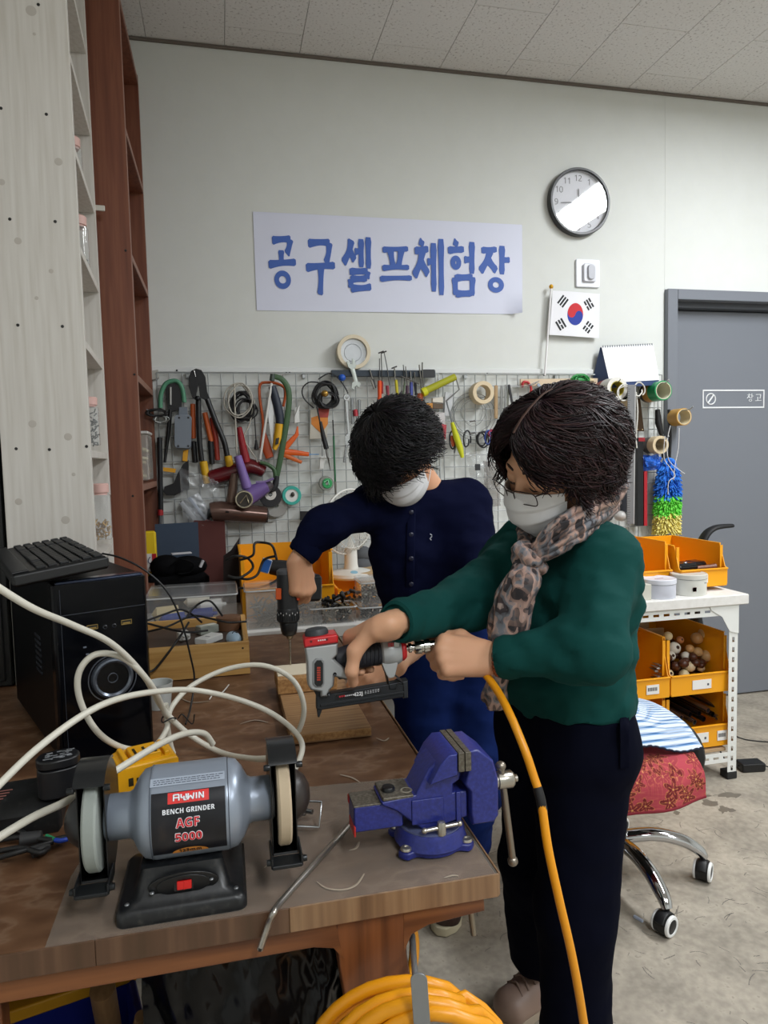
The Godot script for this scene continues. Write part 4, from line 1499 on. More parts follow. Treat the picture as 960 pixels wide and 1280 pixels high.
func vise():
	var o := Vector3(0.276, BT, -0.953)
	var t := thing("bench_vise", "blue cast-iron bench vise bolted to the bench corner", "vise", o)
	var blue := nmat(noise(81, 0.03, 3), [[0.0, "1f2664"], [0.6, "262e78"], [1.0, "2f3988"]], Vector3.ONE * 8.0, 0.36, {}, 0.6)
	var steel := nmat(noise(82, 0.03, 3), [[0.0, "4d483f"], [0.6, "6b665c"], [1.0, "857f73"]], Vector3.ONE * 9.0, 0.45, {"metallic": 0.55})
	var chrome := mat("b3aea4", 0.28, 0.95)
	var m := MB.new()
	# foot with bolt ears
	var p := PackedVector2Array()
	for i in 72:
		var a := TAU * i / 72.0
		var r := 0.051
		for e in [0.62, 2.52, 3.76, 5.66]:
			var dlt := absf(wrapf(a - e, -PI, PI))
			r = maxf(r, 0.051 + 0.017 * smoothstep(0.30, 0.12, dlt))
		p.append(Vector2(cos(a) * r, sin(a) * r))
	m.x = Transform3D(Basis(Vector3.RIGHT, -PI / 2), Vector3.ZERO)
	m.prism(p, 0.0, 0.014, 0.004)
	m.x = Transform3D()
	m.lathe([[0.056, 0.012], [0.054, 0.018], [0.052, 0.032], [0.05, 0.036], [0.0, 0.036]], 40)
	obj("base", m, blue, t)
	m = MB.new()
	m.lathe([[0.049, 0.0355], [0.049, 0.0385], [0.0, 0.0385]], 40)
	obj("swivel_plate", m, mat("5d6488", 0.5, 0.3), t)
	for e in [0.62, 2.52, 3.76, 5.66]:
		m = MB.new()
		m.x = Transform3D(Basis(), Vector3(cos(e) * 0.058, 0.014, -sin(e) * 0.058))
		m.lathe([[0, 0.004], [0.003, 0.0035], [0.0035, 0.005], [0.0075, 0.004], [0.0085, 0.001], [0.0085, 0]], 16)
		obj("bolt", m, mat("c2bdb2", 0.3, 0.9), t)
	# fixed body: profile in X-Y (slide axis along X), thick along Z
	m = MB.new()
	m.prism(PackedVector2Array([Vector2(-0.082, 0.093), Vector2(-0.03, 0.098), Vector2(-0.008, 0.138), Vector2(0.018, 0.158), Vector2(0.036, 0.152), Vector2(0.042, 0.122), Vector2(0.040, 0.112), Vector2(0.03, 0.106), Vector2(0.03, 0.094), Vector2(0.052, 0.094), Vector2(0.052, 0.05), Vector2(0.0, 0.038), Vector2(-0.02, 0.038), Vector2(-0.06, 0.075), Vector2(-0.082, 0.087)]), -0.03, 0.03, 0.004)
	obj("fixed_body", m, blue, t)
	m = MB.new()
	m.box(Vector3(-0.056, 0.0955, 0.0), Vector3(0.048, 0.006, 0.058), 0.002)
	obj("anvil", m, steel, t)
	m = MB.new()
	m.x = Transform3D(Basis(), Vector3(-0.066, 0.098, 0.004))
	m.lathe([[0.0105, 0.0], [0.0105, 0.004], [0.009, 0.0065], [0.0, 0.007]], 20)
	obj("black_cap", m, mat("0d0f12", 0.35), t)
	m = MB.new()
	m.x = Transform3D(Basis(), Vector3(-0.04, 0.0984, 0.012))
	m.lathe([[0.006, 0.0004], [0.008, 0.001], [0.0095, 0.0]], 24)
	obj("ring_mark", m, mat("8e887a", 0.5, 0.4), t)
	# wide jaw head of the fixed jaw, then the sliding jaw
	m = MB.new()
	m.prism(PackedVector2Array([Vector2(-0.012, 0.118), Vector2(0.004, 0.148), Vector2(0.018, 0.163), Vector2(0.032, 0.163), Vector2(0.032, 0.128)]), -0.046, 0.046, 0.003)
	obj("fixed_jaw", m, blue, t)
	m = MB.new()
	m.prism(PackedVector2Array([Vector2(0.052, 0.163), Vector2(0.066, 0.163), Vector2(0.09, 0.142), Vector2(0.098, 0.11), Vector2(0.098, 0.05), Vector2(0.09, 0.04), Vector2(0.056, 0.04), Vector2(0.053, 0.06), Vector2(0.053, 0.095), Vector2(0.044, 0.108), Vector2(0.05, 0.128)]), -0.04, 0.04, 0.004)
	obj("sliding_jaw", m, blue, t)
	for x in [0.037, 0.0475]:
		m = MB.new()
		m.box(Vector3(x, 0.149, 0), Vector3(0.0095, 0.031, 0.094), 0.001)
		obj("jaw_plate", m, steel, t)
	# square slide bar coming out at the back
	m = MB.new()
	m.box(Vector3(-0.085, 0.066, 0), Vector3(0.075, 0.042, 0.046), 0.003)
	obj("slide_bar", m, blue, t)
	m = MB.new()
	m.box(Vector3(-0.0855, 0.0872, 0), Vector3(0.074, 0.003, 0.046), 0.001)
	obj("slide_top", m, steel, t)
	m = MB.new()
	m.box(Vector3(-0.1222, 0.049, 0.006), Vector3(0.003, 0.016, 0.042), 0.001)
	m.box(Vector3(-0.1222, 0.08, -0.02), Vector3(0.003, 0.012, 0.01), 0.001)
	obj("red_end", m, mat("b3231c", 0.5), t)
	# body rib and slide way
	m = MB.new()
	m.box(Vector3(-0.012, 0.07, 0.0305), Vector3(0.05, 0.04, 0.004), 0.0015)
	m.box(Vector3(0.036, 0.07, 0.0305), Vector3(0.008, 0.05, 0.005), 0.0015)
	obj("rib", m, blue, t)
	# lock bar at the swivel
	m = MB.new()
	m.x = Transform3D(Basis(), Vector3(0.004, 0.038, 0.046))
	m.lathe([[0.007, 0.0], [0.007, 0.016], [0.0055, 0.02], [0, 0.021]], 16)
	m.x = Transform3D()
	m.tube([Vector3(-0.022, 0.047, 0.046), Vector3(0.032, 0.051, 0.046)], 0.0035, 10)
	m.ell(Vector3(-0.022, 0.047, 0.046), Vector3(0.005, 0.005, 0.005), 10, 6)
	m.ell(Vector3(0.032, 0.051, 0.046), Vector3(0.005, 0.005, 0.005), 10, 6)
	obj("swivel_lock", m, chrome, t)
	# main screw and hanging tommy bar
	m = MB.new()
	m.x = Transform3D(Basis(Vector3.BACK, -PI / 2), Vector3(0.098, 0.088, 0.0))
	m.lathe([[0.012, 0.0], [0.012, 0.012], [0.0145, 0.013], [0.0145, 0.036], [0.011, 0.04], [0.006, 0.041], [0.006, 0.046], [0, 0.046]], 24)
	obj("screw_head", m, chrome, t)
	m = MB.new()
	m.tube([Vector3(0.117, 0.108, 0.002), Vector3(0.132, -0.045, 0.008)], 0.0055, 12)
	m.ell(Vector3(0.1165, 0.113, 0.002), Vector3(0.0085, 0.008, 0.0085), 12, 8)
	m.ell(Vector3(0.1325, -0.05, 0.008), Vector3(0.0085, 0.009, 0.0085), 12, 8)
	obj("handle", m, mat("8d857a", 0.35, 0.9), t)
	t.scale = Vector3(0.95, 0.9, 0.95)


func boards():
	var pine := wood(91, [[0.0, "8a6238"], [0.5, "a67c4c"], [1.0, "b98f5d"]], 2, 0.55)
	var t := thing("wooden_board", "wide flat wooden board lying on the bench under the nailer", "board", Vector3(0.19, BT, -1.55))
	var m := MB.new()
	m.box(Vector3(0.192, BT + 0.011, -1.545), Vector3(0.165, 0.02, 0.37), 0.002)
	obj("board", m, wood(92, [[0.0, "7d5a3a"], [0.5, "93704b"], [1.0, "a5835c"]], 0, 0.55), t, true)
	m = MB.new()
	m.box(Vector3(0.192, BT + 0.0125, -1.3595), Vector3(0.163, 0.014, 0.002), 0.0005)
	obj("cut_edge", m, pine, t, true)
	t = thing("wood_block", "small pale wooden block being drilled on the board", "block", Vector3(0.16, BT + 0.021, -1.68))
	m = MB.new()
	m.box(Vector3(0.175, BT + 0.04, -1.665), Vector3(0.14, 0.036, 0.11), 0.002)
	obj("block", m, pine, t, true)
	m = MB.new()
	m.box(Vector3(0.175, BT + 0.0592, -1.675), Vector3(0.135, 0.003, 0.085), 0.001)
	obj("pale_top", m, mat("d9cdb4", 0.6), t, true)
	# white hose in big loose loops, tied in the middle
	t = thing("white_hose", "long off-white hose in loose tied loops across the bench and computer", "hose", at(210, 890, 1.35))
	var wh := mat("cdc9bb", 0.42)
	var paths := [
		[-12, 728, 0.95, 40, 760, 1.0, 90, 781, 1.08, 140, 805, 1.16, 180, 845, 1.25, 203, 885, 1.33, 235, 917, 1.36, 275, 940, 1.35, 312, 948, 1.25, 338, 948, 1.17],
		[-10, 990, 0.92, 45, 937, 0.98, 105, 893, 1.06, 150, 873, 1.14, 200, 864, 1.24, 245, 863, 1.32, 300, 875, 1.36, 345, 895, 1.36, 376, 925, 1.33, 372, 955, 1.28, 350, 985, 1.22],
		[207, 893, 1.34, 188, 855, 1.26, 155, 823, 1.2, 120, 818, 1.17, 99, 840, 1.16, 100, 875, 1.17, 122, 915, 1.2, 155, 935, 1.25, 190, 934, 1.3, 208, 912, 1.34, 214, 885, 1.38, 240, 857, 1.42, 285, 836, 1.45, 330, 832, 1.45, 366, 850, 1.44, 380, 885, 1.42, 370, 920, 1.4, 345, 946, 1.37],
		[-10, 1052, 0.86, 40, 1022, 0.9, 90, 998, 0.95, 150, 960, 1.02, 200, 930, 1.1, 232, 917, 1.16, 255, 917, 1.2, 266, 930, 1.22],
		[207, 880, 1.34, 211, 920, 1.36, 218, 945, 1.37, 232, 962, 1.36],
	]
	for q in paths:
		var pts := PackedVector3Array()
		for i in range(0, q.size(), 3): pts.append(at(q[i], q[i + 1], q[i + 2]))
		m = MB.new()
		m.tube(spl(pts, 7), 0.0053, 10)
		obj("loop", m, wh, t, true)
	m = MB.new()
	var ring := PackedVector3Array()
	var rc := at(211, 898, 1.34)
	for i in 17: ring.append(rc + CB.x * cos(TAU * i / 16) * 0.013 + CB.z * sin(TAU * i / 16) * 0.016 + CB.y * 0.004 * sin(i * 0.8))
	m.tube(ring, 0.0014, 6, false)
	m.tube(spl([rc + CB.x * 0.018, at(228, 893, 1.33), at(240, 905, 1.34), at(243, 893, 1.34)]), 0.0012, 6)
	obj("wire_tie", m, mat("151517", 0.5), t, true)
	# small white cable tie on the bench
	t = thing("cable_tie", "thin white cable tie lying in front of the wooden tray", "cable tie", ony(270, 868, BT))
	m = MB.new()
	m.tube(spl([ony(262, 874, BT + 0.002), ony(268, 866, BT + 0.002), ony(277, 866, BT + 0.002), ony(286, 856, BT + 0.004)]), 0.0016, 6)
	obj("strip", m, mat("e4e2dc", 0.5), t, true)
	# grey-white cup
	t = thing("cup", "small pale grey cup beside the computer", "cup", ony(200, 884, BT))
	m = MB.new()
	m.lathe([[0.0, 0.001], [0.024, 0.0], [0.031, 0.058], [0.0315, 0.06], [0.029, 0.059], [0.023, 0.004], [0, 0.003]], 28)
	obj("cup_body", m, mat("b6b9b5", 0.35), t)
	# yellow battery charger with printed side
	t = thing("yellow_charger", "yellow power-tool battery with printed black marks behind the grinder", "battery", ony(181, 985, BT), 0.33)
	var yl := mat("e2a312", 0.4)
	m = MB.new()
	m.x = Transform3D(Basis(Vector3.RIGHT, -PI / 2), Vector3.ZERO)
	m.prism(PackedVector2Array([Vector2(-0.05, -0.04), Vector2(0.05, -0.04), Vector2(0.052, 0.03), Vector2(0.035, 0.042), Vector2(-0.04, 0.042), Vector2(-0.052, 0.03)]), 0.0, 0.062, 0.006)
	obj("shell", m, yl, t)
	m = MB.new()
	m.box(Vector3(0, 0.066, 0.004), Vector3(0.05, 0.012, 0.05), 0.003)
	m.box(Vector3(0.034, 0.062, 0.0), Vector3(0.01, 0.016, 0.06), 0.003)
	m.box(Vector3(-0.034, 0.062, 0.0), Vector3(0.01, 0.016, 0.06), 0.003)
	obj("rail", m, yl, t)
	m = MB.new()
	for x in [-0.016, 0.0, 0.016]: m.box(Vector3(x, 0.0725, 0.012), Vector3(0.004, 0.002, 0.03), 0.0004)
	for q in [[-0.03, 0.034, 0.008, 0.014], [-0.018, 0.034, 0.006, 0.01], [-0.009, 0.036, 0.006, 0.012]]:
		m.box(Vector3(q[0], q[1], 0.0402), Vector3(q[2], q[3], 0.0006), 0.0002)
		m.box(Vector3(q[0], q[1], 0.0405), Vector3(q[2] * 0.5, q[3] * 0.5, 0.0006), 0.0002)
	for i in 9: m.box(Vector3(0.004 + i * 0.0042, 0.034, 0.0402), Vector3(0.0028, 0.012 - (i % 3) * 0.002, 0.0006), 0.0002)
	m.box(Vector3(0.012, 0.02, 0.0402), Vector3(0.05, 0.003, 0.0006), 0.0002)
	obj("print", m, mat("2a2206", 0.5), t)
	# black charger at the bench's left with a battery pack seated on it
	var c := ony(40, 1022, BT)
	t = thing("battery_charger", "dusty black battery charger at the bench's left edge", "charger", Vector3(c.x - 0.05, BT, c.z), 0.12)
	m = MB.new()
	m.x = Transform3D(Basis(Vector3.UP, PI / 2), Vector3.ZERO)
	m.prism(PackedVector2Array([Vector2(-0.07, 0.0), Vector2(0.06, 0.0), Vector2(0.075, 0.016), Vector2(0.07, 0.034), Vector2(0.045, 0.044), Vector2(-0.06, 0.044), Vector2(-0.075, 0.036)]), -0.13, 0.1, 0.006)
	obj("shell", m, nmat(noise(95, 0.03, 4), [[0.0, "101112"], [0.7, "18191a"], [1.0, "3b3935"]], Vector3.ONE * 5.0, 0.5), t)
	m = MB.new()
	for i in 5: m.box(Vector3(-0.02 + i * 0.003, 0.045, 0.03 - i * 0.01), Vector3(0.06, 0.001, 0.0025), 0.0002)
	obj("print", m, mat("8b5a52", 0.5), t)
	t = thing("battery_pack", "round-topped black battery pack with a silver label on the charger", "battery", onz(75, 991, -1.16), 0.3)
	m = MB.new()
	m.x = Transform3D(Basis(Vector3.RIGHT, -PI / 2), Vector3.ZERO)
	var oval := PackedVector2Array()
	for i in 28:
		var a := TAU * i / 28
		oval.append(Vector2(signf(cos(a)) * pow(absf(cos(a)), 0.75) * 0.031, signf(sin(a)) * pow(absf(sin(a)), 0.75) * 0.024))
	m.prism(oval, 0.0, 0.046, 0.003)
	var sc := PackedVector2Array()
	for q in oval: sc.append(q * 1.03)
	m.prism(sc, 0.046, 0.062, 0.004)
	obj("pack", m, mat("141518", 0.35), t)
	m = MB.new()
	rng.seed = 4
	for i in 26:
		var q := Vector2(rng.randf_range(-0.022, 0.022), rng.randf_range(-0.015, 0.015))
		m.box(Vector3(q.x, 0.0622, q.y), Vector3(rng.randf_range(0.003, 0.01), 0.0006, 0.0024), 0.0002)
	obj("label_print", m, mat("a9adb2", 0.3, 0.5), t)
	# tangle of leads with a blue plug at the left edge
	t = thing("power_leads", "tangle of black leads with a blue plug at the bench's left edge", "cable", ony(40, 1060, BT))
	m = MB.new()
	for q in [[-10, 1052, 30, 1046, 62, 1050, 84, 1046], [-10, 1075, 20, 1066, 48, 1058, 66, 1052], [-10, 1066, 25, 1060, 50, 1066, 60, 1060], [-10, 1040, 14, 1036, 30, 1042, 34, 1050]]:
		var pts := PackedVector3Array()
		for i in range(0, q.size(), 2): pts.append(ony(q[i], q[i + 1], BT + 0.008 + 0.003 * (i % 3)))
		m.tube(spl(pts, 5), 0.0042, 8)
	obj("leads", m, mat("151516", 0.5), t, true)
	m = MB.new()
	m.tube([ony(26, 1050, BT + 0.012), ony(52, 1046, BT + 0.012)], [0.011, 0.009], 10)
	m.tube([ony(40, 1066, BT + 0.008), ony(62, 1058, BT + 0.008)], [0.008, 0.006], 8)
	obj("plug", m, mat("2c2c2d", 0.55), t, true)
	m = MB.new()
	m.tube(spl([ony(62, 1048, BT + 0.01), ony(74, 1051, BT + 0.01), ony(84, 1049, BT + 0.008)]), 0.0035, 8)
	obj("blue_plug", m, mat("2a50c8", 0.4), t, true)
	m = MB.new()
	m.tube([ony(58, 1045, BT + 0.012), ony(68, 1049, BT + 0.012)], 0.003, 8)
	obj("green_wire", m, mat("2f9c6a", 0.4), t, true)


# ---------------------------------------------------------------- people
func cv(x: float, y: float, z: float) -> Vector3:    # a direction given right, up, toward the lens
	return (CB * Vector3(x, y, z)).normalized()

func head_frame(c: Vector3, fwd: Vector3, up: Vector3) -> Transform3D:
	var z := fwd.normalized()
	var x := up.cross(z).normalized()
	return Transform3D(Basis(x, z.cross(x), z), c)

func head_skin(mb: MB, H: Transform3D, neck: Vector3):
	var b := H.basis
	var f := Field.new(H.origin - Vector3.ONE * 0.17, H.origin + Vector3.ONE * 0.17, 0.0042, 0.006)
	f.ell(H * Vector3(0, 0.022, -0.012), b, Vector3(0.073, 0.09, 0.09))
	f.ell(H * Vector3(0, -0.04, 0.022), b, Vector3(0.056, 0.068, 0.062))
	f.ell(H * Vector3(0, -0.092, 0.055), b, Vector3(0.026, 0.022, 0.026))
	f.bone(H * Vector3(0, 0.004, 0.086), H * Vector3(0, -0.034, 0.104), 0.008, 0.011)
	f.bone(H * Vector3(-0.034, 0.024, 0.073), H * Vector3(0.034, 0.024, 0.073), 0.009, 0.009)
	f.bone(H * Vector3(-0.017, -0.068, 0.078), H * Vector3(0.017, -0.068, 0.078), 0.006, 0.006)
	for s in [-1, 1]:
		f.ell(H * Vector3(s * 0.04, -0.028, 0.056), b, Vector3(0.024, 0.024, 0.024))
		f.ell(H * Vector3(s * 0.031, 0.002, 0.074), b, Vector3(0.016, 0.0095, 0.011))
		f.ell(H * Vector3(s * 0.012, -0.036, 0.093), b, Vector3(0.008, 0.007, 0.009))
		f.ell(H * Vector3(s * 0.074, -0.012, -0.008), b * Basis(Vector3.UP, s * 0.4), Vector3(0.008, 0.031, 0.018))
		f.bone(H * Vector3(s * 0.052, -0.06, 0.0), H * Vector3(s * 0.02, -0.092, 0.048), 0.02, 0.018)
	f.bone(H * Vector3(0, -0.05, -0.025), neck, 0.05, 0.052)
	f.mesh(mb)

func hand_skin(mb: MB, w: Vector3, fw: Vector3, dorsal: Vector3, right: bool, curls: Array, thumb: Array, elbow: Vector3, s := 1.0):
	fw = fw.normalized()
	var up := (dorsal - fw * dorsal.dot(fw)).normalized()
	var th := up.cross(fw) if right else -up.cross(fw)
	var f := Field.new(w - Vector3.ONE * 0.15, w + Vector3.ONE * 0.2, 0.0034, 0.0034)
	var off := [0.027, 0.009, -0.009, -0.026]
	var lens := [[0.041, 0.024, 0.020], [0.045, 0.028, 0.021], [0.042, 0.026, 0.020], [0.033, 0.020, 0.018]]
	var rad := [0.0086, 0.0088, 0.0083, 0.0074]
	f.bone(w + (elbow - w).normalized() * 0.075, w, 0.0235, 0.0235, false, false, up, 0.85)
	for i in 4:
		var kn: Vector3 = w + (fw * [0.086, 0.09, 0.085, 0.076][i] + th * off[i] + up * [0.0, 0.002, 0.0, -0.003][i]) * s
		f.bone(w + (fw * 0.008 + th * off[i] * 0.5) * s, kn, 0.0165 * s, 0.0105 * s)
		f.bone(w + (fw * 0.012 + th * off[i] * 0.6 - up * 0.008) * s, kn - up * 0.005 * s, 0.015 * s, 0.0095 * s)
		var a := 0.0
		var p := kn
		var spread: Vector3 = th * (off[i] * 1.2)
		for j in 3:
			a += deg_to_rad(curls[i][j])
			var d := (fw * cos(a) - up * sin(a) + spread * cos(a)).normalized()
			var q: Vector3 = p + d * lens[i][j] * s
			f.bone(p, q, rad[i] * s * (1.06 - j * 0.09), rad[i] * s * (0.98 - j * 0.1))
			p = q
	var p0 := w + (fw * 0.022 + th * 0.02 - up * 0.006) * s
	var r0 := [0.0145, 0.0115, 0.0098, 0.0088]
	for j in 3:
		var e: Vector3 = thumb[j]
		var q: Vector3 = p0 + (fw * e.x + th * e.y + up * e.z).normalized() * [0.044, 0.034, 0.027][j] * s
		f.bone(p0, q, r0[j] * s, r0[j + 1] * s)
		if j == 0: f.bone(w + (fw * 0.045 + th * 0.012 - up * 0.006) * s, q, 0.012 * s, 0.009 * s)
		p0 = q
	f.mesh(mb)

func hair(H: Transform3D, whorl: Vector3, n: int, puff: float, curl: float, seed_: int, tones: Array, front: float, side: float, back: float, over: float, swirl := 0.0, sweep := 0.0) -> Array:
	var R := Vector3(0.079, 0.093, 0.1)
	var C := Vector3(0, 0.016, -0.014)
	var W := whorl.normalized()
	var f0 := (Vector3(0, 0, 1) - W * W.z).normalized()
	var s0 := W.cross(f0)
	var te := func(ph: float) -> float:
		var c := cos(ph)
		return deg_to_rad(lerpf(side, front, c * c) if c > 0.0 else lerpf(side, back, c * c))
	var pos := func(th: float, ph: float, lift: float) -> Vector3:
		var d := W * cos(th) + (f0 * cos(ph) + s0 * sin(ph)) * sin(th)
		return C + d * R + (d / R).normalized() * lift
	var cap := MB.new()
	var q := noise(seed_, 22.0, 2)
	var rows := []
	for i in 15:
		var l := PackedVector3Array()
		for j in 41:
			var ph := TAU * j / 40.0
			var p: Vector3 = pos.call(te.call(ph) * (i / 14.0 + 0.001), ph, 0.0)
			p = pos.call(te.call(ph) * (i / 14.0 + 0.001), ph, puff * (0.35 + 0.4 * sin(PI * minf(1.0, i / 11.0))) * (1.0 if i < 13 else 0.6) + 0.006 * q.get_noise_3dv(p))
			l.append(p)
		rows.append(l)
	cap.x = H
	cap.col = tones[0]
	cap.sheet(rows)
	if cap.n[300].dot(cap.v[300] - H * C) < 0.0: cap.flip()
	var m := MB.new()
	m.x = H
	rng.seed = seed_
	var gl := H.basis.inverse() * Vector3.DOWN
	var flow := noise(seed_ + 1, 1.0, 2)
	for i in n:
		var ph := rng.randf() * TAU
		var lim: float = te.call(ph)
		var th := lim * sqrt(rng.randf_range(0.0, 1.0)) * 0.9
		var lay := rng.randf()
		var run := deg_to_rad(rng.randf_range(24, 50))
		var pts := PackedVector3Array()
		var rr := []
		var c3 := Vector3(cos(ph), sin(ph), th) * 1.6
		var wave := 5.0 * flow.get_noise_3dv(c3 * 0.9) * TAU * 0.3 + rng.randf() * 1.2
		var wn := 0.9 + 0.7 * flow.get_noise_3dv(c3 + Vector3(9, 0, 0))
		var drift := swirl + 1.1 * flow.get_noise_3dv(c3 + Vector3(0, 7, 0)) + rng.randf_range(-0.07, 0.07)
		if cos(ph) > 0.4: drift += sweep * signf(sin(ph)) * (cos(ph) - 0.4)
		var thick := rng.randf_range(0.0007, 0.0014)
		for k in 9:
			var t := k / 8.0
			var a := th + run * t
			var ex := maxf(0.0, a - lim - deg_to_rad(over))
			a = minf(a, lim + deg_to_rad(over))
			var amp := curl * t * t * (0.4 + minf(1.0, th / lim))
			var p: Vector3 = pos.call(a, ph + drift * t + amp * 8.0 * sin(wave + t * TAU * wn), puff * (0.42 + 0.45 * sin(PI * minf(1.0, a / lim * 0.75)) + 0.22 * lay) + amp * cos(wave + t * TAU * wn) + 0.002)
			p += gl * ex * 0.085
			pts.append(p)
			rr.append(thick * (0.3 + sin(PI * clampf(t * 0.8 + 0.1, 0.0, 1.0))))
		m.col = tones[rng.randi() % tones.size()] * (1.0 + 0.8 * flow.get_noise_3dv(c3 * 2.0))
		m.tube(pts, rr, 3, false)
	return [cap, m]

func mask(H: Transform3D, parent: Node3D):
	var rows := []
	for i in 29:
		var v := i / 28.0
		var l := PackedVector3Array()
		for j in 23:
			var u := lerpf(-1, 1, j / 22.0)
			var zc := 0.11 + 0.014 * sin(minf(v * 1.6, 1.0) * PI * 0.75) - 0.03 * maxf(0.0, v - 0.62) / 0.38
			var c := pow(maxf(cos(u * PI / 2), 0.0), 0.95)
			var x := 0.067 * sin(u * 1.1) / sin(1.1)
			var y := lerpf(lerpf(-0.018, 0.0, c), lerpf(-0.076, -0.112, c), v)
			l.append(H * Vector3(x, y, lerpf(0.053, zc, c) + 0.006 * (fposmod(v * 3.4, 1.0) - 0.5) * (0.45 + 0.55 * absf(u)) * (1.0 if v > 0.12 and v < 0.95 else 0.0)))
		rows.append(l)
	var m := MB.new()
	m.sheet(rows, 0.0018)
	var fm := obj("face_mask", m, mat("dcdcdd", 0.8), parent, true)
	m = MB.new()
	for s in [0, 22]:
		var sx := -1.0 if s == 0 else 1.0
		m.tube(spl([rows[1][s], H * Vector3(sx * 0.081, 0.0, 0.0), H * Vector3(sx * 0.085, -0.02, -0.022), H * Vector3(sx * 0.081, -0.05, -0.004), rows[27][s]], 5), 0.0013, 6)
	obj("ear_loop", m, mat("e6e6e6", 0.7), fm, true)

func march(f: Field, px: float, py: float, d0: float, d1: float) -> Vector3:   # first point of the blended surface along a line of sight
	var d := d0
	while d < d1:
		var p := at(px, py, d)
		var g := (p - f.o) / f.h
		if g.x > 0 and g.y > 0 and g.z > 0 and g.x < f.nx - 1 and g.y < f.ny - 1 and g.z < f.nz - 1:
			if f.s[(int(g.z) * f.ny + int(g.y)) * f.nx + int(g.x)] > 1.0: return p
		d += 0.004
	return at(px, py, d1)

func wrinkle(m: MB, seed_: int, amp: float, freq: float, stretch: Vector3):
	var q := noise(seed_, freq, 3)
	for i in m.v.size():
		var p := m.v[i] * stretch
		m.v[i] += m.n[i] * (amp * q.get_noise_3dv(p))
	m.renorm()

func shoe(called: String, parent: Node3D, toe: Vector3, heel: Vector3, top: String, sole: String, laces: String):
	var dir := (heel - toe).normalized()
	var L := toe.distance_to(heel)
	var T := Transform3D(Basis(Vector3.UP.cross(-dir).normalized(), Vector3.UP, -dir), heel)   # local z = 0 at the heel, +L at the toe
	var f := Field.new(toe.min(heel) - Vector3(0.09, 0.02, 0.09), toe.max(heel) + Vector3(0.09, 0.14, 0.09), 0.006, 0.008)
	f.bone(T * Vector3(0, 0.042, L - 0.045), T * Vector3(0, 0.05, L * 0.55), 0.036, 0.034)
	f.bone(T * Vector3(0.012, 0.038, L - 0.05), T * Vector3(-0.004, 0.045, L * 0.4), 0.03, 0.032)
	f.bone(T * Vector3(0, 0.05, 0.036), T * Vector3(0, 0.055, L * 0.5), 0.033, 0.032)
	f.bone(T * Vector3(0, 0.06, L * 0.5), T * Vector3(0, 0.1, 0.06), 0.03, 0.034)
	var m := MB.new()
	f.mesh(m)
	var up := obj(called, m, mat(top, 0.45), parent, true)
	m = MB.new()
	var p := PackedVector2Array()
	for q in [[0, 0.002], [0.025, 0.01], [0.034, 0.04], [0.03, L * 0.45], [0.042, L * 0.72], [0.036, L - 0.03], [0.016, L - 0.003], [-0.012, L], [-0.034, L - 0.02], [-0.041, L * 0.74], [-0.031, L * 0.45], [-0.034, 0.04], [-0.025, 0.01]]: p.append(Vector2(q[0], -q[1]))
	m.x = Transform3D(T.basis * Basis(Vector3.RIGHT, -PI / 2), T.origin)
	m.prism(p, 0.0, 0.026, 0.004)
	obj("sole", m, mat(sole, 0.6), up, true)
	m = MB.new()
	for i in 4:
		var z := L * (0.72 - 0.085 * i)
		m.tube(spl([T * Vector3(-0.026, 0.072 + i * 0.007, z), T * Vector3(0, 0.087 + i * 0.009, z - 0.004), T * Vector3(0.026, 0.072 + i * 0.007, z)], 4), 0.003, 6)
	obj("lace", m, mat(laces, 0.6), up, true)

func brows(H: Transform3D, parent: Node3D, tone: String):
	for s in [-1, 1]:
		var m := MB.new()
		m.tube(spl([H * Vector3(s * 0.014, 0.026, 0.085), H * Vector3(s * 0.031, 0.031, 0.081), H * Vector3(s * 0.05, 0.024, 0.066)], 4), [0.0022, 0.0024, 0.002, 0.0006], 6)
		obj("eyebrow", m, mat(tone, 0.7), parent, true)
		m = MB.new()
		m.tube(spl([H * Vector3(s * 0.017, -0.002, 0.0835), H * Vector3(s * 0.031, -0.006, 0.0855), H * Vector3(s * 0.046, -0.002, 0.0745)], 4), 0.0012, 6)
		obj("eyelash", m, mat("1b1412", 0.7), parent, true)

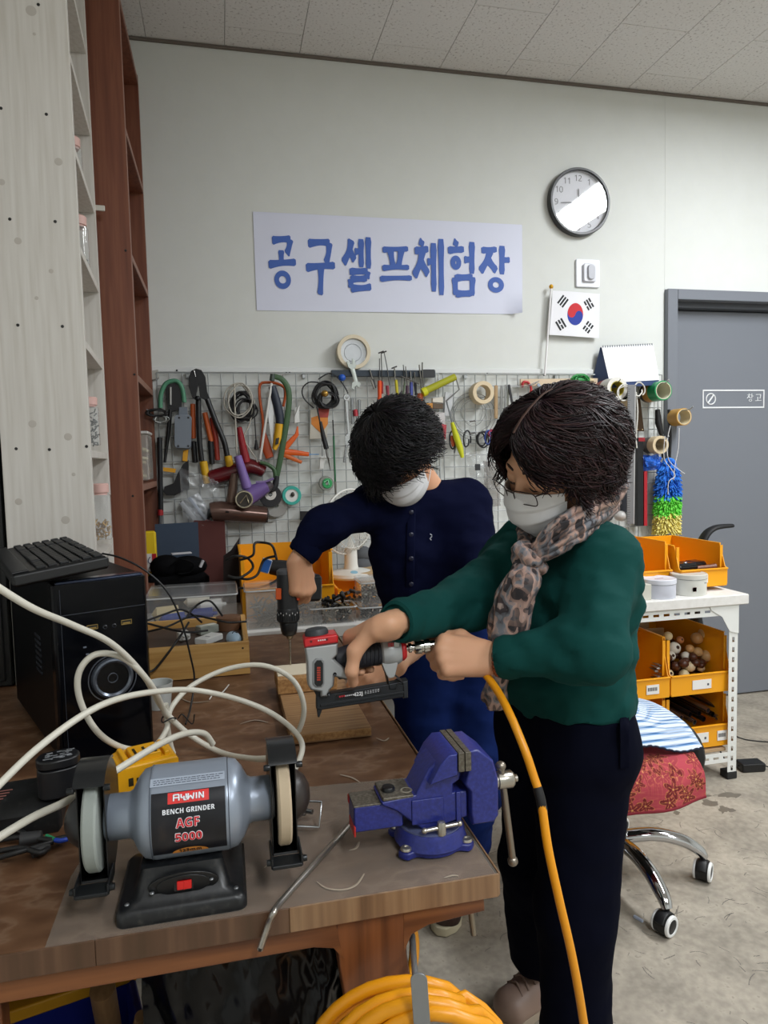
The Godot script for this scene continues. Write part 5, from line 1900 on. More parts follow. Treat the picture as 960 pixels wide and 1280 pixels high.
func woman_in_navy():
	var skin := mat("cf9a78", 0.5, 0.0, {"subsurf_scatter_enabled": true, "subsurf_scatter_strength": 0.08})
	var t := thing("person", "woman in navy cardigan and blue jeans, head bent, drilling a small block", "person", ony(575, 1150, 0.0))
	var H := head_frame(at(497, 566, 1.82), cv(-0.06, -0.80, 0.60), cv(-0.26, 0.60, 0.76))
	var neck := at(533, 606, 1.945)
	var sr := at(469, 632, 1.90)      # her right shoulder (picture left)
	var sl := at(585, 632, 1.97)
	var er := at(406, 656, 1.735)
	var wr := at(374, 697, 1.715)
	var el := at(592, 752, 1.86)
	var wl_ := at(500, 826, 1.665)
	var chest := at(534, 690, 1.96)
	var waist := at(549, 768, 1.995)
	var hip := at(556, 822, 2.01)
	var sx := (sl - sr).normalized()
	var kr := ony(540, 985, 0.45)
	kr = at(535, 970, 1.97)
	var kl := at(596, 970, 1.96)
	var ar := Vector3(0.53, 0.09, -1.9)
	var al := Vector3(0.60, 0.09, -1.80)
	# skin: one body
	var m := MB.new()
	var lo := Vector3(-0.05, -0.02, -2.35)
	var hi := Vector3(1.1, 1.5, -1.4)
	var f := Field.new(lo, hi, 0.014, 0.014)
	for s in [-0.06, 0.06]:
		f.bone(hip + sx * s, chest + sx * s, 0.082, 0.08)
		f.bone(chest + sx * s, neck + sx * s * 0.5 - Vector3(0, 0.05, 0), 0.075, 0.04)
	f.bone(sr, er, 0.042, 0.034); f.bone(er, wr, 0.034, 0.024)
	f.bone(sl, el, 0.042, 0.034); f.bone(el, wl_, 0.034, 0.024)
	f.bone(neck - Vector3(0, 0.05, 0), sr, 0.04, 0.042); f.bone(neck - Vector3(0, 0.05, 0), sl, 0.04, 0.042)
	f.bone(hip - sx * 0.07, kr, 0.07, 0.046); f.bone(kr, ar, 0.044, 0.03)
	f.bone(hip + sx * 0.07, kl, 0.07, 0.046); f.bone(kl, al, 0.044, 0.03)
	f.mesh(m)
	head_skin(m, H, neck - Vector3(0, 0.02, 0))
	hand_skin(m, wr, cv(0.12, -1.0, -0.15), cv(0.75, 0.1, 0.65), true, [[40, 60, 30], [55, 70, 35], [60, 70, 35], [60, 70, 35]], [Vector3(0.8, 0.5, -0.3), Vector3(0.9, 0.1, -0.4), Vector3(0.8, -0.2, -0.5)], er)
	hand_skin(m, wl_, cv(-0.86, -0.42, 0.12), cv(-0.2, 0.8, 0.5), false, [[22, 25, 15], [28, 30, 20], [30, 35, 20], [32, 35, 20]], [Vector3(0.8, 0.6, -0.1), Vector3(0.9, 0.3, -0.3), Vector3(0.95, 0.0, -0.3)], el)
	obj("body", m, skin, t, true)
	brows(H, t, "2a211e")
	# cardigan
	f = Field.new(lo + Vector3(0, 0.6, 0), hi, 0.0095, 0.016)
	for s in [-0.066, 0.066]:
		f.bone(waist + sx * s - Vector3(0, 0.015, 0), chest + sx * s, 0.088, 0.09, true)
		f.bone(chest + sx * s, neck + sx * s * 0.9 - Vector3(0, 0.075, 0), 0.088, 0.055)
	f.bone(neck - Vector3(0, 0.06, 0), sr, 0.06, 0.062); f.bone(neck - Vector3(0, 0.06, 0), sl, 0.06, 0.062)
	f.bone(sr, er, 0.054, 0.043); f.bone(er, wr.lerp(er, 0.12), 0.043, 0.036, false, true)
	f.bone(sl, el, 0.064, 0.052); f.bone(el, wl_.lerp(el, 0.42), 0.05, 0.042, false, true)
	m = MB.new()
	f.mesh(m)
	wrinkle(m, 201, 0.016, 5.0, Vector3(1.0, 1.7, 1.0))
	var navy := nmat(noise(202, 0.3, 2), [[0.0, "0a0d22"], [1.0, "10142e"]], Vector3.ONE * 9.0, 0.95, {"metallic_specular": 0.15})
	var card := obj("cardigan", m, navy, t, true)
	m = MB.new()
	var ring := PackedVector3Array()
	var nd := ((H.origin - neck).normalized() + Vector3.UP * 0.8).normalized()
	var nt := look(neck - nd * 0.035 + CB.z * 0.012, nd, sx)
	for i in 21: ring.append(nt * Vector3(cos(TAU * i / 20) * 0.058, 0.0, sin(TAU * i / 20) * 0.06))
	m.tube(ring, 0.009, 8, false)
	obj("neckband", m, navy, card, true)
	for q in [[wr.lerp(er, 0.13), er, 0.036], [wl_.lerp(el, 0.43), el, 0.04]]:
		m = MB.new()
		m.x = look(q[0], q[1] - q[0], Vector3.UP)
		m.lathe([[q[2] - 0.006, -0.008], [q[2], -0.006], [q[2] + 0.004, 0.01], [q[2] + 0.002, 0.03]], 24)
		obj("cuff", m, navy, card, true)
	# button band following the front
	m = MB.new()
	var band := PackedVector3Array()
	for y in range(636, 772, 8): band.append(march(f, 514 - (y - 636) * 0.02, y, 1.6, 2.1) + CB.z * 0.002)
	m.tube(band, 0.012, 8, true, 0.25, CB.x)
	obj("button_band", m, navy, card, true)
	for y in [640, 668, 698, 730, 762]:
		var p := march(f, 514, y, 1.6, 2.1) + CB.z * 0.006
		m = MB.new()
		m.x = look(p, CB.z, CB.y)
		m.lathe([[0, 0.003], [0.004, 0.003], [0.0062, 0.0015], [0.0062, 0]], 14)
		obj("button", m, mat("1d2036", 0.3), card, true)
	m = MB.new()
	var lp := march(f, 539, 671, 1.6, 2.1) + CB.z * 0.002
	for q in [[-0.003, 0.008, 0.002, 0.004], [0.002, 0.002, -0.002, -0.003], [-0.004, -0.004, 0.0, -0.009]]: m.tube([lp + CB.x * q[0] + CB.y * q[1], lp + CB.x * q[2] + CB.y * q[3]], 0.0014, 6)
	obj("chest_mark", m, mat("b9bcc8", 0.6), card, true)
	# jeans
	f = Field.new(Vector3(0.2, 0.0, -2.3), Vector3(1.0, 1.1, -1.55), 0.01, 0.014)
	for s in [-0.07, 0.07]: f.bone(waist + sx * s - Vector3(0, 0.02, 0), hip + sx * s, 0.09, 0.1, true)
	f.bone(hip - sx * 0.07, kr, 0.098, 0.074); f.bone(kr, ar + Vector3(0, 0.02, 0), 0.074, 0.066, false, true)
	f.bone(hip + sx * 0.07, kl, 0.098, 0.074); f.bone(kl, al + Vector3(0, 0.02, 0), 0.074, 0.066, false, true)
	m = MB.new()
	f.mesh(m)
	wrinkle(m, 203, 0.012, 6.0, Vector3(1.0, 2.0, 1.0))
	obj("jeans", m, nmat(noise(204, 0.4, 2), [[0.0, "0d1a44"], [1.0, "152a62"]], Vector3(9, 3, 9), 0.9, {"metallic_specular": 0.2}), t, true)
	shoe("shoe", t, ony(551, 1172, 0.0), ony(551, 1172, 0.0) + Vector3(0.12, 0, -0.18), "3b2620", "cfc4a6", "2a1b17")
	shoe("shoe", t, Vector3(0.48, 0, -1.8), Vector3(0.53, 0, -2.02), "3b2620", "cfc4a6", "2a1b17")
	mask(H, t)
	var hm := StandardMaterial3D.new()
	hm.vertex_color_use_as_albedo = true
	hm.roughness = 0.5
	hm.metallic_specular = 0.35
	var tn := [Color(0.006, 0.0055, 0.006), Color(0.010, 0.009, 0.010), Color(0.017, 0.014, 0.014), Color(0.008, 0.007, 0.009)]
	var hh := hair(H, Vector3(-0.30, 0.90, -0.20), 6500, 0.029, 0.023, 301, tn, 80, 100, 108, 12, 0.1)
	var hc := obj("hair", hh[0], hm, t, true)
	obj("curls", hh[1], hm, hc, true)


func woman_in_green():
	var skin := mat("d39f7d", 0.48, 0.0, {"subsurf_scatter_enabled": true, "subsurf_scatter_strength": 0.08})
	var t := thing("person", "woman in green sweater, patterned scarf and glasses, holding a nailer", "person", ony(700, 1300, 0.0))
	var H := head_frame(at(696, 576, 1.27), cv(-0.80, -0.51, 0.30), cv(-0.36, 0.80, 0.48))
	var neck := at(728, 655, 1.36)
	var sl := at(754, 702, 1.27)      # her left shoulder, nearer the lens
	var sr := at(652, 690, 1.49)
	var el := at(740, 812, 1.16)
	var wl_ := at(615, 823, 1.235)
	var er := at(585, 752, 1.40)
	var wr := at(486, 780, 1.205)
	var chest := at(708, 742, 1.385)
	var belly := at(702, 850, 1.39)
	var hip := at(704, 915, 1.405)
	var sx := (sl - sr).normalized()
	var fr := Vector3.UP.cross(sx).normalized()
	if fr.dot(CB.x) > 0: fr = -fr
	var hr := hip - sx * 0.062
	var hl := hip + sx * 0.062
	var ar := Vector3(0.69, 0.09, -1.46)
	var kr := hr.lerp(ar, 0.5) + fr * 0.02
	var al := Vector3(hl.x - 0.02, 0.09, hl.z + 0.0)
	var kl := hl.lerp(al, 0.5) + fr * 0.015
	var m := MB.new()
	var lo := Vector3(-0.1, -0.03, -1.75)
	var hi := Vector3(1.05, 1.5, -0.85)
	var f := Field.new(lo, hi, 0.014, 0.014)
	for s in [-0.055, 0.055]:
		f.bone(hip + sx * s, chest + sx * s, 0.085, 0.08)
		f.bone(chest + sx * s, neck + sx * s * 0.5 - Vector3(0, 0.05, 0), 0.075, 0.04)
	f.bone(sr, er, 0.042, 0.034); f.bone(er, wr, 0.034, 0.024)
	f.bone(sl, el, 0.042, 0.034); f.bone(el, wl_, 0.034, 0.024)
	f.bone(neck - Vector3(0, 0.05, 0), sr, 0.04, 0.042); f.bone(neck - Vector3(0, 0.05, 0), sl, 0.04, 0.042)
	f.bone(hr, kr, 0.07, 0.046); f.bone(kr, ar, 0.044, 0.03)
	f.bone(hl, kl, 0.07, 0.046); f.bone(kl, al, 0.044, 0.03)
	f.mesh(m)
	head_skin(m, H, neck - Vector3(0, 0.02, 0))
	hand_skin(m, wr, cv(-0.5, -0.36, -0.78), cv(-0.15, 0.9, -0.35), true, [[50, 62, 62], [42, 62, 62], [40, 62, 62], [40, 64, 60]], [Vector3(0.62, 0.5, -0.6), Vector3(0.4, 0.1, -0.9), Vector3(0.7, -0.4, -0.6)], er, 1.04)
	hand_skin(m, wl_, cv(-0.95, 0.05, -0.12), cv(-0.25, 0.5, 0.85), false, [[62, 80, 45], [66, 85, 45], [70, 85, 45], [72, 80, 40]], [Vector3(0.75, 0.5, -0.3), Vector3(0.95, 0.05, -0.25), Vector3(0.95, -0.1, -0.35)], el)
	obj("body", m, skin, t, true)
	brows(H, t, "3a2620")
	# sweater
	f = Field.new(lo + Vector3(0, 0.7, 0), hi, 0.009, 0.016)
	for s in [-0.062, 0.062]:
		f.bone(belly + sx * s - Vector3(0, 0.045, 0), chest + sx * s, 0.094, 0.09, true)
		f.bone(chest + sx * s, neck + sx * s * 0.9 - Vector3(0, 0.06, 0), 0.084, 0.052)
	f.ell(chest.lerp(belly, 0.3) + fr * 0.03, Basis(), Vector3(0.1, 0.09, 0.1))
	f.ell(belly + fr * 0.02 + Vector3(0, 0.02, 0), Basis(), Vector3(0.105, 0.085, 0.105))
	f.bone(neck - Vector3(0, 0.055, 0), sr, 0.058, 0.06); f.bone(neck - Vector3(0, 0.055, 0), sl, 0.055, 0.056)
	f.bone(sr, er, 0.062, 0.05); f.bone(er, wr.lerp(er, 0.1), 0.05, 0.038, false, true)
	f.bone(sl, el, 0.058, 0.047); f.bone(el, wl_.lerp(el, 0.1), 0.045, 0.034, false, true)
	m = MB.new()
	f.mesh(m)
	wrinkle(m, 211, 0.016, 7.0, Vector3(1.0, 1.6, 1.0))
	var green := nmat(noise(212, 0.3, 2), [[0.0, "0b3835"], [1.0, "104642"]], Vector3.ONE * 10.0, 0.85, {"metallic_specular": 0.25})
	var sw := obj("sweater", m, green, t, true)
	for q in [[wr.lerp(er, 0.11), er, 0.037], [wl_.lerp(el, 0.11), el, 0.0355]]:
		m = MB.new()
		m.x = look(q[0], q[1] - q[0], Vector3.UP)
		m.lathe([[q[2] - 0.006, -0.008], [q[2], -0.006], [q[2] + 0.004, 0.008], [q[2] + 0.002, 0.028]], 24)
		obj("cuff", m, green, sw, true)
	# trousers
	f = Field.new(Vector3(0.2, 0.0, -1.8), Vector3(1.1, 0.95, -0.85), 0.01, 0.014)
	for s in [-0.06, 0.06]: f.bone(belly + sx * s - Vector3(0, 0.03, 0), hip + sx * s, 0.092, 0.096, true)
	f.bone(hr, kr, 0.09, 0.074); f.bone(kr, ar + Vector3(0, 0.03, 0), 0.074, 0.07, false, true)
	f.bone(hl, kl, 0.09, 0.073); f.bone(kl, al + Vector3(0, 0.01, 0), 0.073, 0.07, false, true)
	m = MB.new()
	f.mesh(m)
	wrinkle(m, 213, 0.010, 5.0, Vector3(1.0, 1.2, 1.0))
	var tr := mat("090b18", 0.9, 0.0, {"metallic_specular": 0.15})
	var trn := obj("trousers", m, tr, t, true)
	m = MB.new()
	var pk := []
	for i in 7:
		var l := PackedVector3Array()
		for j in 4: l.append(march(f, 774 + j * 3.6, 893 + i * 11, 1.05, 1.6) + CB.z * 0.004)
		pk.append(l)
	m.sheet(pk, 0.003)
	obj("pocket_flap", m, tr, trn, true)
	shoe("shoe", t, ony(617, 1287, 0.0), ony(617, 1287, 0.0) + Vector3(0.215, 0, -0.06), "a08678", "b5a592", "8d7468")
	shoe("shoe", t, Vector3(al.x - 0.17, 0, al.z + 0.06), Vector3(al.x + 0.05, 0, al.z), "a08678", "b5a592", "8d7468")
	mask(H, t)
	# glasses slid low
	m = MB.new()
	var lens := MB.new()
	for s in [-1, 1]:
		var ring := PackedVector3Array()
		for q in rect(-0.024, -0.013, 0.024, 0.013, 0.009, 4): ring.append(H * Vector3(s * 0.034 + q.x, -0.006 + q.y, 0.116 - absf(s * 0.034 + q.x) * 0.22))
		ring.append(ring[0])
		m.tube(ring, 0.001, 6, false)
		m.tube(spl([H * Vector3(s * 0.059, 0.004, 0.104), H * Vector3(s * 0.082, 0.006, 0.06), H * Vector3(s * 0.085, 0.002, 0.0), H * Vector3(s * 0.08, -0.02, -0.03)], 4), 0.0014, 6)
		var c := []
		for q in rect(-0.023, -0.012, 0.023, 0.012, 0.008, 3): c.append(H * Vector3(s * 0.034 + q.x, -0.006 + q.y, 0.116 - absf(s * 0.034 + q.x) * 0.22))
		lens.face(c, H.basis.z)
	m.tube(spl([H * Vector3(-0.01, 0.002, 0.114), H * Vector3(0, 0.006, 0.117), H * Vector3(0.01, 0.002, 0.114)], 4), 0.0013, 6)
	var gl := obj("glasses", m, mat("3a3030", 0.3, 0.6), t, true)
	obj("lens", lens, mat("ffffff18", 0.03, 0.0, {"transparency": BaseMaterial3D.TRANSPARENCY_ALPHA}), gl, true)
	# bracelet
	m = MB.new()
	var bd := (wl_ - el).normalized()
	var bt := look(wl_ - bd * 0.012, bd, Vector3.UP)
	for i in 26:
		var a := TAU * i / 26
		m.ell(bt * Vector3(cos(a) * 0.03, 0.003 * sin(a * 2.0), sin(a) * 0.03), Vector3(0.0042, 0.0042, 0.0042), 8, 5)
	obj("bracelet", m, mat("8f4a2a", 0.2, 0.5), t, true)
	# scarf: folds round the neck, knot and two tails
	var sc := nmat(noise(221, 0.016, 2, FastNoiseLite.TYPE_CELLULAR), [[0.0, "1f1c1f"], [0.36, "2b2628"], [0.37, "a8877a"], [0.5, "b7998b"], [0.51, "7b7d83"], [0.64, "62656b"], [0.65, "241f21"], [0.8, "3c3336"], [0.81, "a8958c"], [1.0, "b5a69c"]], Vector3(4.4, 2.4, 4.4), 0.8)
	m = MB.new()
	var kn := at(660, 698, 1.245)
	for i in 5:
		var o := (i - 2) * 0.011
		var lift := Vector3(0, 0.012 * (i - 2), 0) + CB.z * 0.006 * (i % 2)
		m.tube(spl([kn + lift * 0.3, at(690, 676, 1.22) + lift, at(728, 652, 1.22) + lift, at(762, 632, 1.29) + lift * 1.3 + CB.x * o, at(765, 622, 1.40) + lift, at(725, 625, 1.46) + lift, at(680, 650, 1.42) + lift, at(655, 668, 1.34) + lift * 0.6, kn + lift * 0.3], 6), [0.010, 0.013, 0.014, 0.015, 0.016, 0.016, 0.015, 0.013, 0.010], 8, true, 0.6)
	m.ell(kn, Vector3(0.03, 0.027, 0.028), 14, 10)
	m.tube(spl([kn + CB.x * -0.02 + CB.y * 0.02, kn + CB.z * 0.024, kn + CB.x * 0.024 - CB.y * 0.018], 5), 0.014, 8)
	for q in [[648, 720, 632, 760, 624, 800, 622, 830, 0.018, 0.0], [656, 725, 646, 760, 638, 795, 634, 815, 0.02, 0.008], [664, 722, 657, 750, 650, 782, 645, 806, 0.017, 0.004], [642, 722, 628, 748, 619, 780, 618, 800, 0.014, -0.008], [640, 790, 630, 830, 620, 860, 622, 885, 0.02, -0.04], [628, 800, 622, 835, 614, 860, 612, 876, 0.015, -0.045]]:
		var l := PackedVector3Array([kn])
		for i in range(0, 8, 2): l.append(at(q[i], q[i + 1], 1.215 - q[9] + 0.006 * i))
		if q[1] > 780: l.remove_at(0)
		m.tube(spl(l, 6), q[8], 8, true, 0.4, CB.x)
	wrinkle(m, 222, 0.005, 26.0, Vector3(1.6, 0.6, 1.6))
	obj("scarf", m, sc, t, true)
	var hm := StandardMaterial3D.new()
	hm.vertex_color_use_as_albedo = true
	hm.roughness = 0.5
	hm.metallic_specular = 0.35
	var tn := [Color(0.014, 0.007, 0.008), Color(0.024, 0.011, 0.012), Color(0.038, 0.018, 0.018), Color(0.014, 0.009, 0.009)]
	var hh := hair(H, Vector3(0.05, 0.93, 0.12), 7500, 0.028, 0.012, 311, tn, 52, 108, 128, 12, 0.0, 1.5)
	var hc := obj("hair", hh[0], hm, t, true)
	obj("strands", hh[1], hm, hc, true)
	m = MB.new()
	m.tube(spl([H * Vector3(0.012, 0.105, 0.08), H * Vector3(0.012, 0.123, 0.05), H * Vector3(0.004, 0.133, 0.0), H * Vector3(0.0, 0.130, -0.03)], 5), 0.003, 6, true, 0.4, H.basis.x)
	obj("parting", m, mat("4c352c", 0.6), hc, true)


# ---------------------------------------------------------------- what they hold
func nailer():
	var D := 1.25
	var s := D / F
	var o := at(440, 840, D)
	var ax := (CB.x - CB.z * 0.16).normalized()
	var T := Transform3D(Basis(ax, CB.y, ax.cross(CB.y)).orthonormalized(), o)
	var t := thing("pneumatic_nailer", "grey and red air nailer with a black rubber grip, held over the board", "nailer", o)
	t.transform = T
	var P := func(a: Array) -> PackedVector2Array:
		var r := PackedVector2Array()
		for i in range(0, a.size(), 2): r.append(Vector2((a[i] - 440) * s, (840 - a[i + 1]) * s))
		return r
	var L := func(x: float, y: float, z := 0.0) -> Vector3: return Vector3((x - 440) * s, (840 - y) * s, z)
	var grey := mat("a9abab", 0.35, 0.25)
	var blk := mat("1d1f22", 0.45)
	var m := MB.new()
	m.prism(P.call([380, 804, 421, 800, 421, 815, 416, 820, 436, 838, 440, 846, 430, 846, 417, 842, 416, 853, 411, 858, 408, 866, 400, 866, 400, 860, 388, 857, 384, 850, 383, 822]), -0.024, 0.024, 0.005)
	obj("head", m, grey, t)
	m = MB.new()
	m.prism(P.call([379, 796, 382, 793, 418, 789, 421, 792, 421, 800, 380, 805]), -0.027, 0.027, 0.004)
	obj("red_cap", m, mat("c11f24", 0.35), t)
	m = MB.new()
	m.x = Transform3D(Basis(Vector3.BACK, 0.1), L.call(396, 792))
	m.lathe([[0.021, -0.004], [0.021, 0.006], [0.018, 0.011], [0.008, 0.013], [0, 0.013]], 28)
	obj("exhaust_cap", m, mat("2b2f33", 0.5), t)
	m = MB.new()
	for i in 2: m.box(L.call(388 + i * 19, 797 - i * 2, 0.0272), Vector3(0.004, 0.004, 0.001), 0.0003)
	obj("cap_screw", m, mat("5a1013", 0.4), t)
	m = MB.new()
	for i in 4: m.box(L.call(397 + i * 2.6, 796 - i * 0.25, 0.0274), Vector3(0.0025, 0.0025, 0.0006), 0.0002)
	obj("print", m, mat("dcdcdc", 0.4), t)
	# raised frame and dark name plate on the head
	m = MB.new()
	m.prism(P.call([390, 822, 394, 818, 401, 818, 404, 822, 404, 849, 401, 853, 394, 853, 390, 849]), 0.022, 0.0268, 0.0015)
	obj("plate_frame", m, mat("8f9192", 0.4, 0.3), t)
	m = MB.new()
	m.prism(P.call([392, 824, 395, 820, 400, 820, 402.5, 824, 402.5, 848, 400, 851.5, 395, 851.5, 392, 848]), 0.0265, 0.0278, 0.0003)
	var np := obj("name_plate", m, mat("151517", 0.35), t)
	m = MB.new()
	for i in 6: m.box(L.call(397.2, 829 + i * 2.9, 0.0281), Vector3(0.006, 0.003, 0.0005), 0.0002)
	obj("red_print", m, mat("a93a28", 0.4), np)
	for q in [[417, 838], [410, 862]]:
		m = MB.new()
		m.x = Transform3D(Basis(Vector3.RIGHT, PI / 2), L.call(q[0], q[1], 0.0235))
		m.lathe([[0, 0.001], [0.002, 0.002], [0.0032, 0.001], [0.0034, 0]], 12)
		obj("screw", m, mat("3a3c3e", 0.3, 0.7), t)
	# rubber grip
	m = MB.new()
	m.tube([L.call(420, 822), L.call(436, 821), L.call(455, 819), L.call(476, 816)], [0.017, 0.0225, 0.0225, 0.0215], 20)
	for i in 5:
		var ring := PackedVector3Array()
		for k in 17: ring.append(L.call(452 + i * 5, 819.2 - i * 0.7) + Vector3(0, cos(TAU * k / 16), sin(TAU * k / 16)) * 0.0225)
		m.tube(ring, 0.0009, 5, false)
	obj("grip", m, mat("1b1d25", 0.6), t)
	m = MB.new()
	m.prism(P.call([419, 843, 428, 838, 442, 832, 444, 836, 434, 846, 424, 848]), -0.008, 0.008, 0.002)
	obj("trigger", m, blk, t)
	# end cap, ring and bracket
	m = MB.new()
	m.x = Transform3D(Basis(Vector3.BACK, -PI / 2 + 0.1), L.call(476, 816))
	m.lathe([[0.0215, 0], [0.025, 0.003], [0.026, 0.012], [0.0255, 0.03], [0.022, 0.036], [0.0, 0.036]], 28)
	obj("end_cap", m, grey, t)
	m = MB.new()
	m.x = Transform3D(Basis(Vector3.BACK, -PI / 2 + 0.1), L.call(500, 813.5))
	m.lathe([[0.0, 0], [0.0195, 0], [0.021, 0.003], [0.021, 0.006], [0.017, 0.011], [0.009, 0.012], [0.0, 0.012]], 24)
	obj("red_ring", m, mat("c11f24", 0.35), t)
	m = MB.new()
	for i in 4: m.box(L.call(483.5 + i * 1.8, 804, 0.0257), Vector3(0.0016, 0.007, 0.0006), 0.0002)
	obj("red_mark", m, mat("c11f24", 0.4), t)
	m = MB.new()
	m.box(L.call(493.5, 804, 0.0238), Vector3(0.009, 0.008, 0.003), 0.0004)
	obj("code_label", m, mat("c9c9c4", 0.4), t)
	for z in [-0.014, 0.014]:
		m = MB.new()
		m.prism(P.call([476, 828, 497, 825, 493, 843, 491, 846, 485, 847, 482, 843]), z - 0.003, z + 0.003, 0.001)
		obj("bracket", m, grey, t)
	m = MB.new()
	m.prism(P.call([482, 843, 491, 842, 498, 848, 508, 856, 508, 858, 497, 855, 495, 862, 486, 862]), -0.013, 0.013, 0.002)
	obj("latch", m, blk, t)
	# magazine and nose
	m = MB.new()
	m.prism(P.call([398, 866, 508, 852, 509, 872, 400, 884, 395, 882, 395, 868]), -0.011, 0.011, 0.002)
	m.prism(P.call([400, 876, 509, 864, 509, 867, 400, 880]), -0.0125, 0.0125, 0.001)
	obj("magazine", m, mat("2c2e31", 0.4, 0.4), t)
	m = MB.new()
	m.prism(P.call([503, 852, 509.5, 851, 510, 873, 504, 874]), -0.013, 0.013, 0.002)
	obj("magazine_end", m, mat("3b3d40", 0.35, 0.5), t)
	m = MB.new()
	m.prism(P.call([419, 866, 476, 859, 476, 865, 419, 872]), 0.0108, 0.0118, 0.0002)
	var mp := obj("magazine_label", m, mat("121214", 0.4), t)
	m = MB.new()
	m.x = Transform3D(Basis(Vector3.BACK, 0.115), Vector3.ZERO)
	for i in 3: m.box(m.x.affine_inverse() * L.call(424 + i * 2.8, 868.0 - i * 0.35, 0.0121), Vector3(0.003, 0.003, 0.0005), 0.0002)
	obj("red_print", m, mat("b3202a", 0.4), mp)
	text(mp, "422J", 0.0062, Transform3D(Basis(Vector3.BACK, 0.12), L.call(447, 865.6, 0.0121)), mat("e2e2e2", 0.4), false, true)
	m = MB.new()
	m.x = Transform3D(Basis(Vector3.BACK, 0.115), Vector3.ZERO)
	rng.seed = 17
	for i in 5: m.box(m.x.affine_inverse() * L.call(431 + i * 2.4, 867.3 - i * 0.3, 0.0121), Vector3(0.0026, 0.0024, 0.0005), 0.0002)
	for r in 3:
		for i in 6: m.box(m.x.affine_inverse() * L.call(456 + i * 3.2, 862.6 + r * 1.5 - i * 0.4, 0.0121), Vector3(rng.randf_range(0.002, 0.004), 0.001, 0.0005), 0.0002)
	obj("print", m, mat("bdbdbf", 0.4), mp)
	m = MB.new()
	m.prism(P.call([392, 860, 401, 860, 403, 882, 402, 885, 399, 893, 397, 893, 396, 884, 395, 866]), -0.009, 0.009, 0.0015)
	obj("nose", m, blk, t)
	# quick coupling and the yellow hose hanging from it
	t = thing("hose_coupling", "chrome quick coupling between the nailer and the yellow hose", "coupling", at(522, 812, 1.26))
	var c0: Vector3 = T * L.call(507, 812.5)
	var c1: Vector3 = T * L.call(546, 809.5)
	m = MB.new()
	m.x = look(c0, c1 - c0, Vector3.UP)
	var l := c0.distance_to(c1) + 0.03
	m.lathe([[0, 0], [0.0055, 0], [0.0055, 0.006], [0.0085, 0.007], [0.0085, 0.012], [0.006, 0.013], [0.006, 0.017], [0.0115, 0.018], [0.0125, 0.022], [0.0125, 0.03], [0.0105, 0.031], [0.0105, 0.034], [0.0125, 0.035], [0.0125, 0.045], [0.0085, 0.047], [0.0085, l], [0, l]], 24)
	obj("coupling", m, mat("c2c0b8", 0.15, 1.0), t, true)
	t = thing("air_hose", "yellow air hose hanging in front of the navy trousers with a black taped joint", "hose", at(640, 900, 1.2))
	var yl := mat("e0940d", 0.38)
	m = MB.new()
	m.tube(spl([c1 + (c1 - c0).normalized() * 0.028, at(575, 815, 1.27), at(597, 832, 1.25), at(618, 858, 1.2), at(636, 890, 1.13), at(655, 935, 1.09), at(667, 970, 1.08), at(676, 1000, 1.07), at(685, 1060, 1.06), at(699, 1125, 1.06), at(715, 1195, 1.07), at(729, 1275, 1.09), at(742, 1380, 1.12), at(700, 1500, 1.1)], 7), 0.0068, 12)
	obj("hose", m, yl, t, true)
	m = MB.new()
	m.tube(spl([at(671.5, 984, 1.0745), at(676, 1000, 1.07), at(678.5, 1016, 1.069)], 4), 0.0076, 12)
	obj("tape_joint", m, mat("121214", 0.5), t, true)


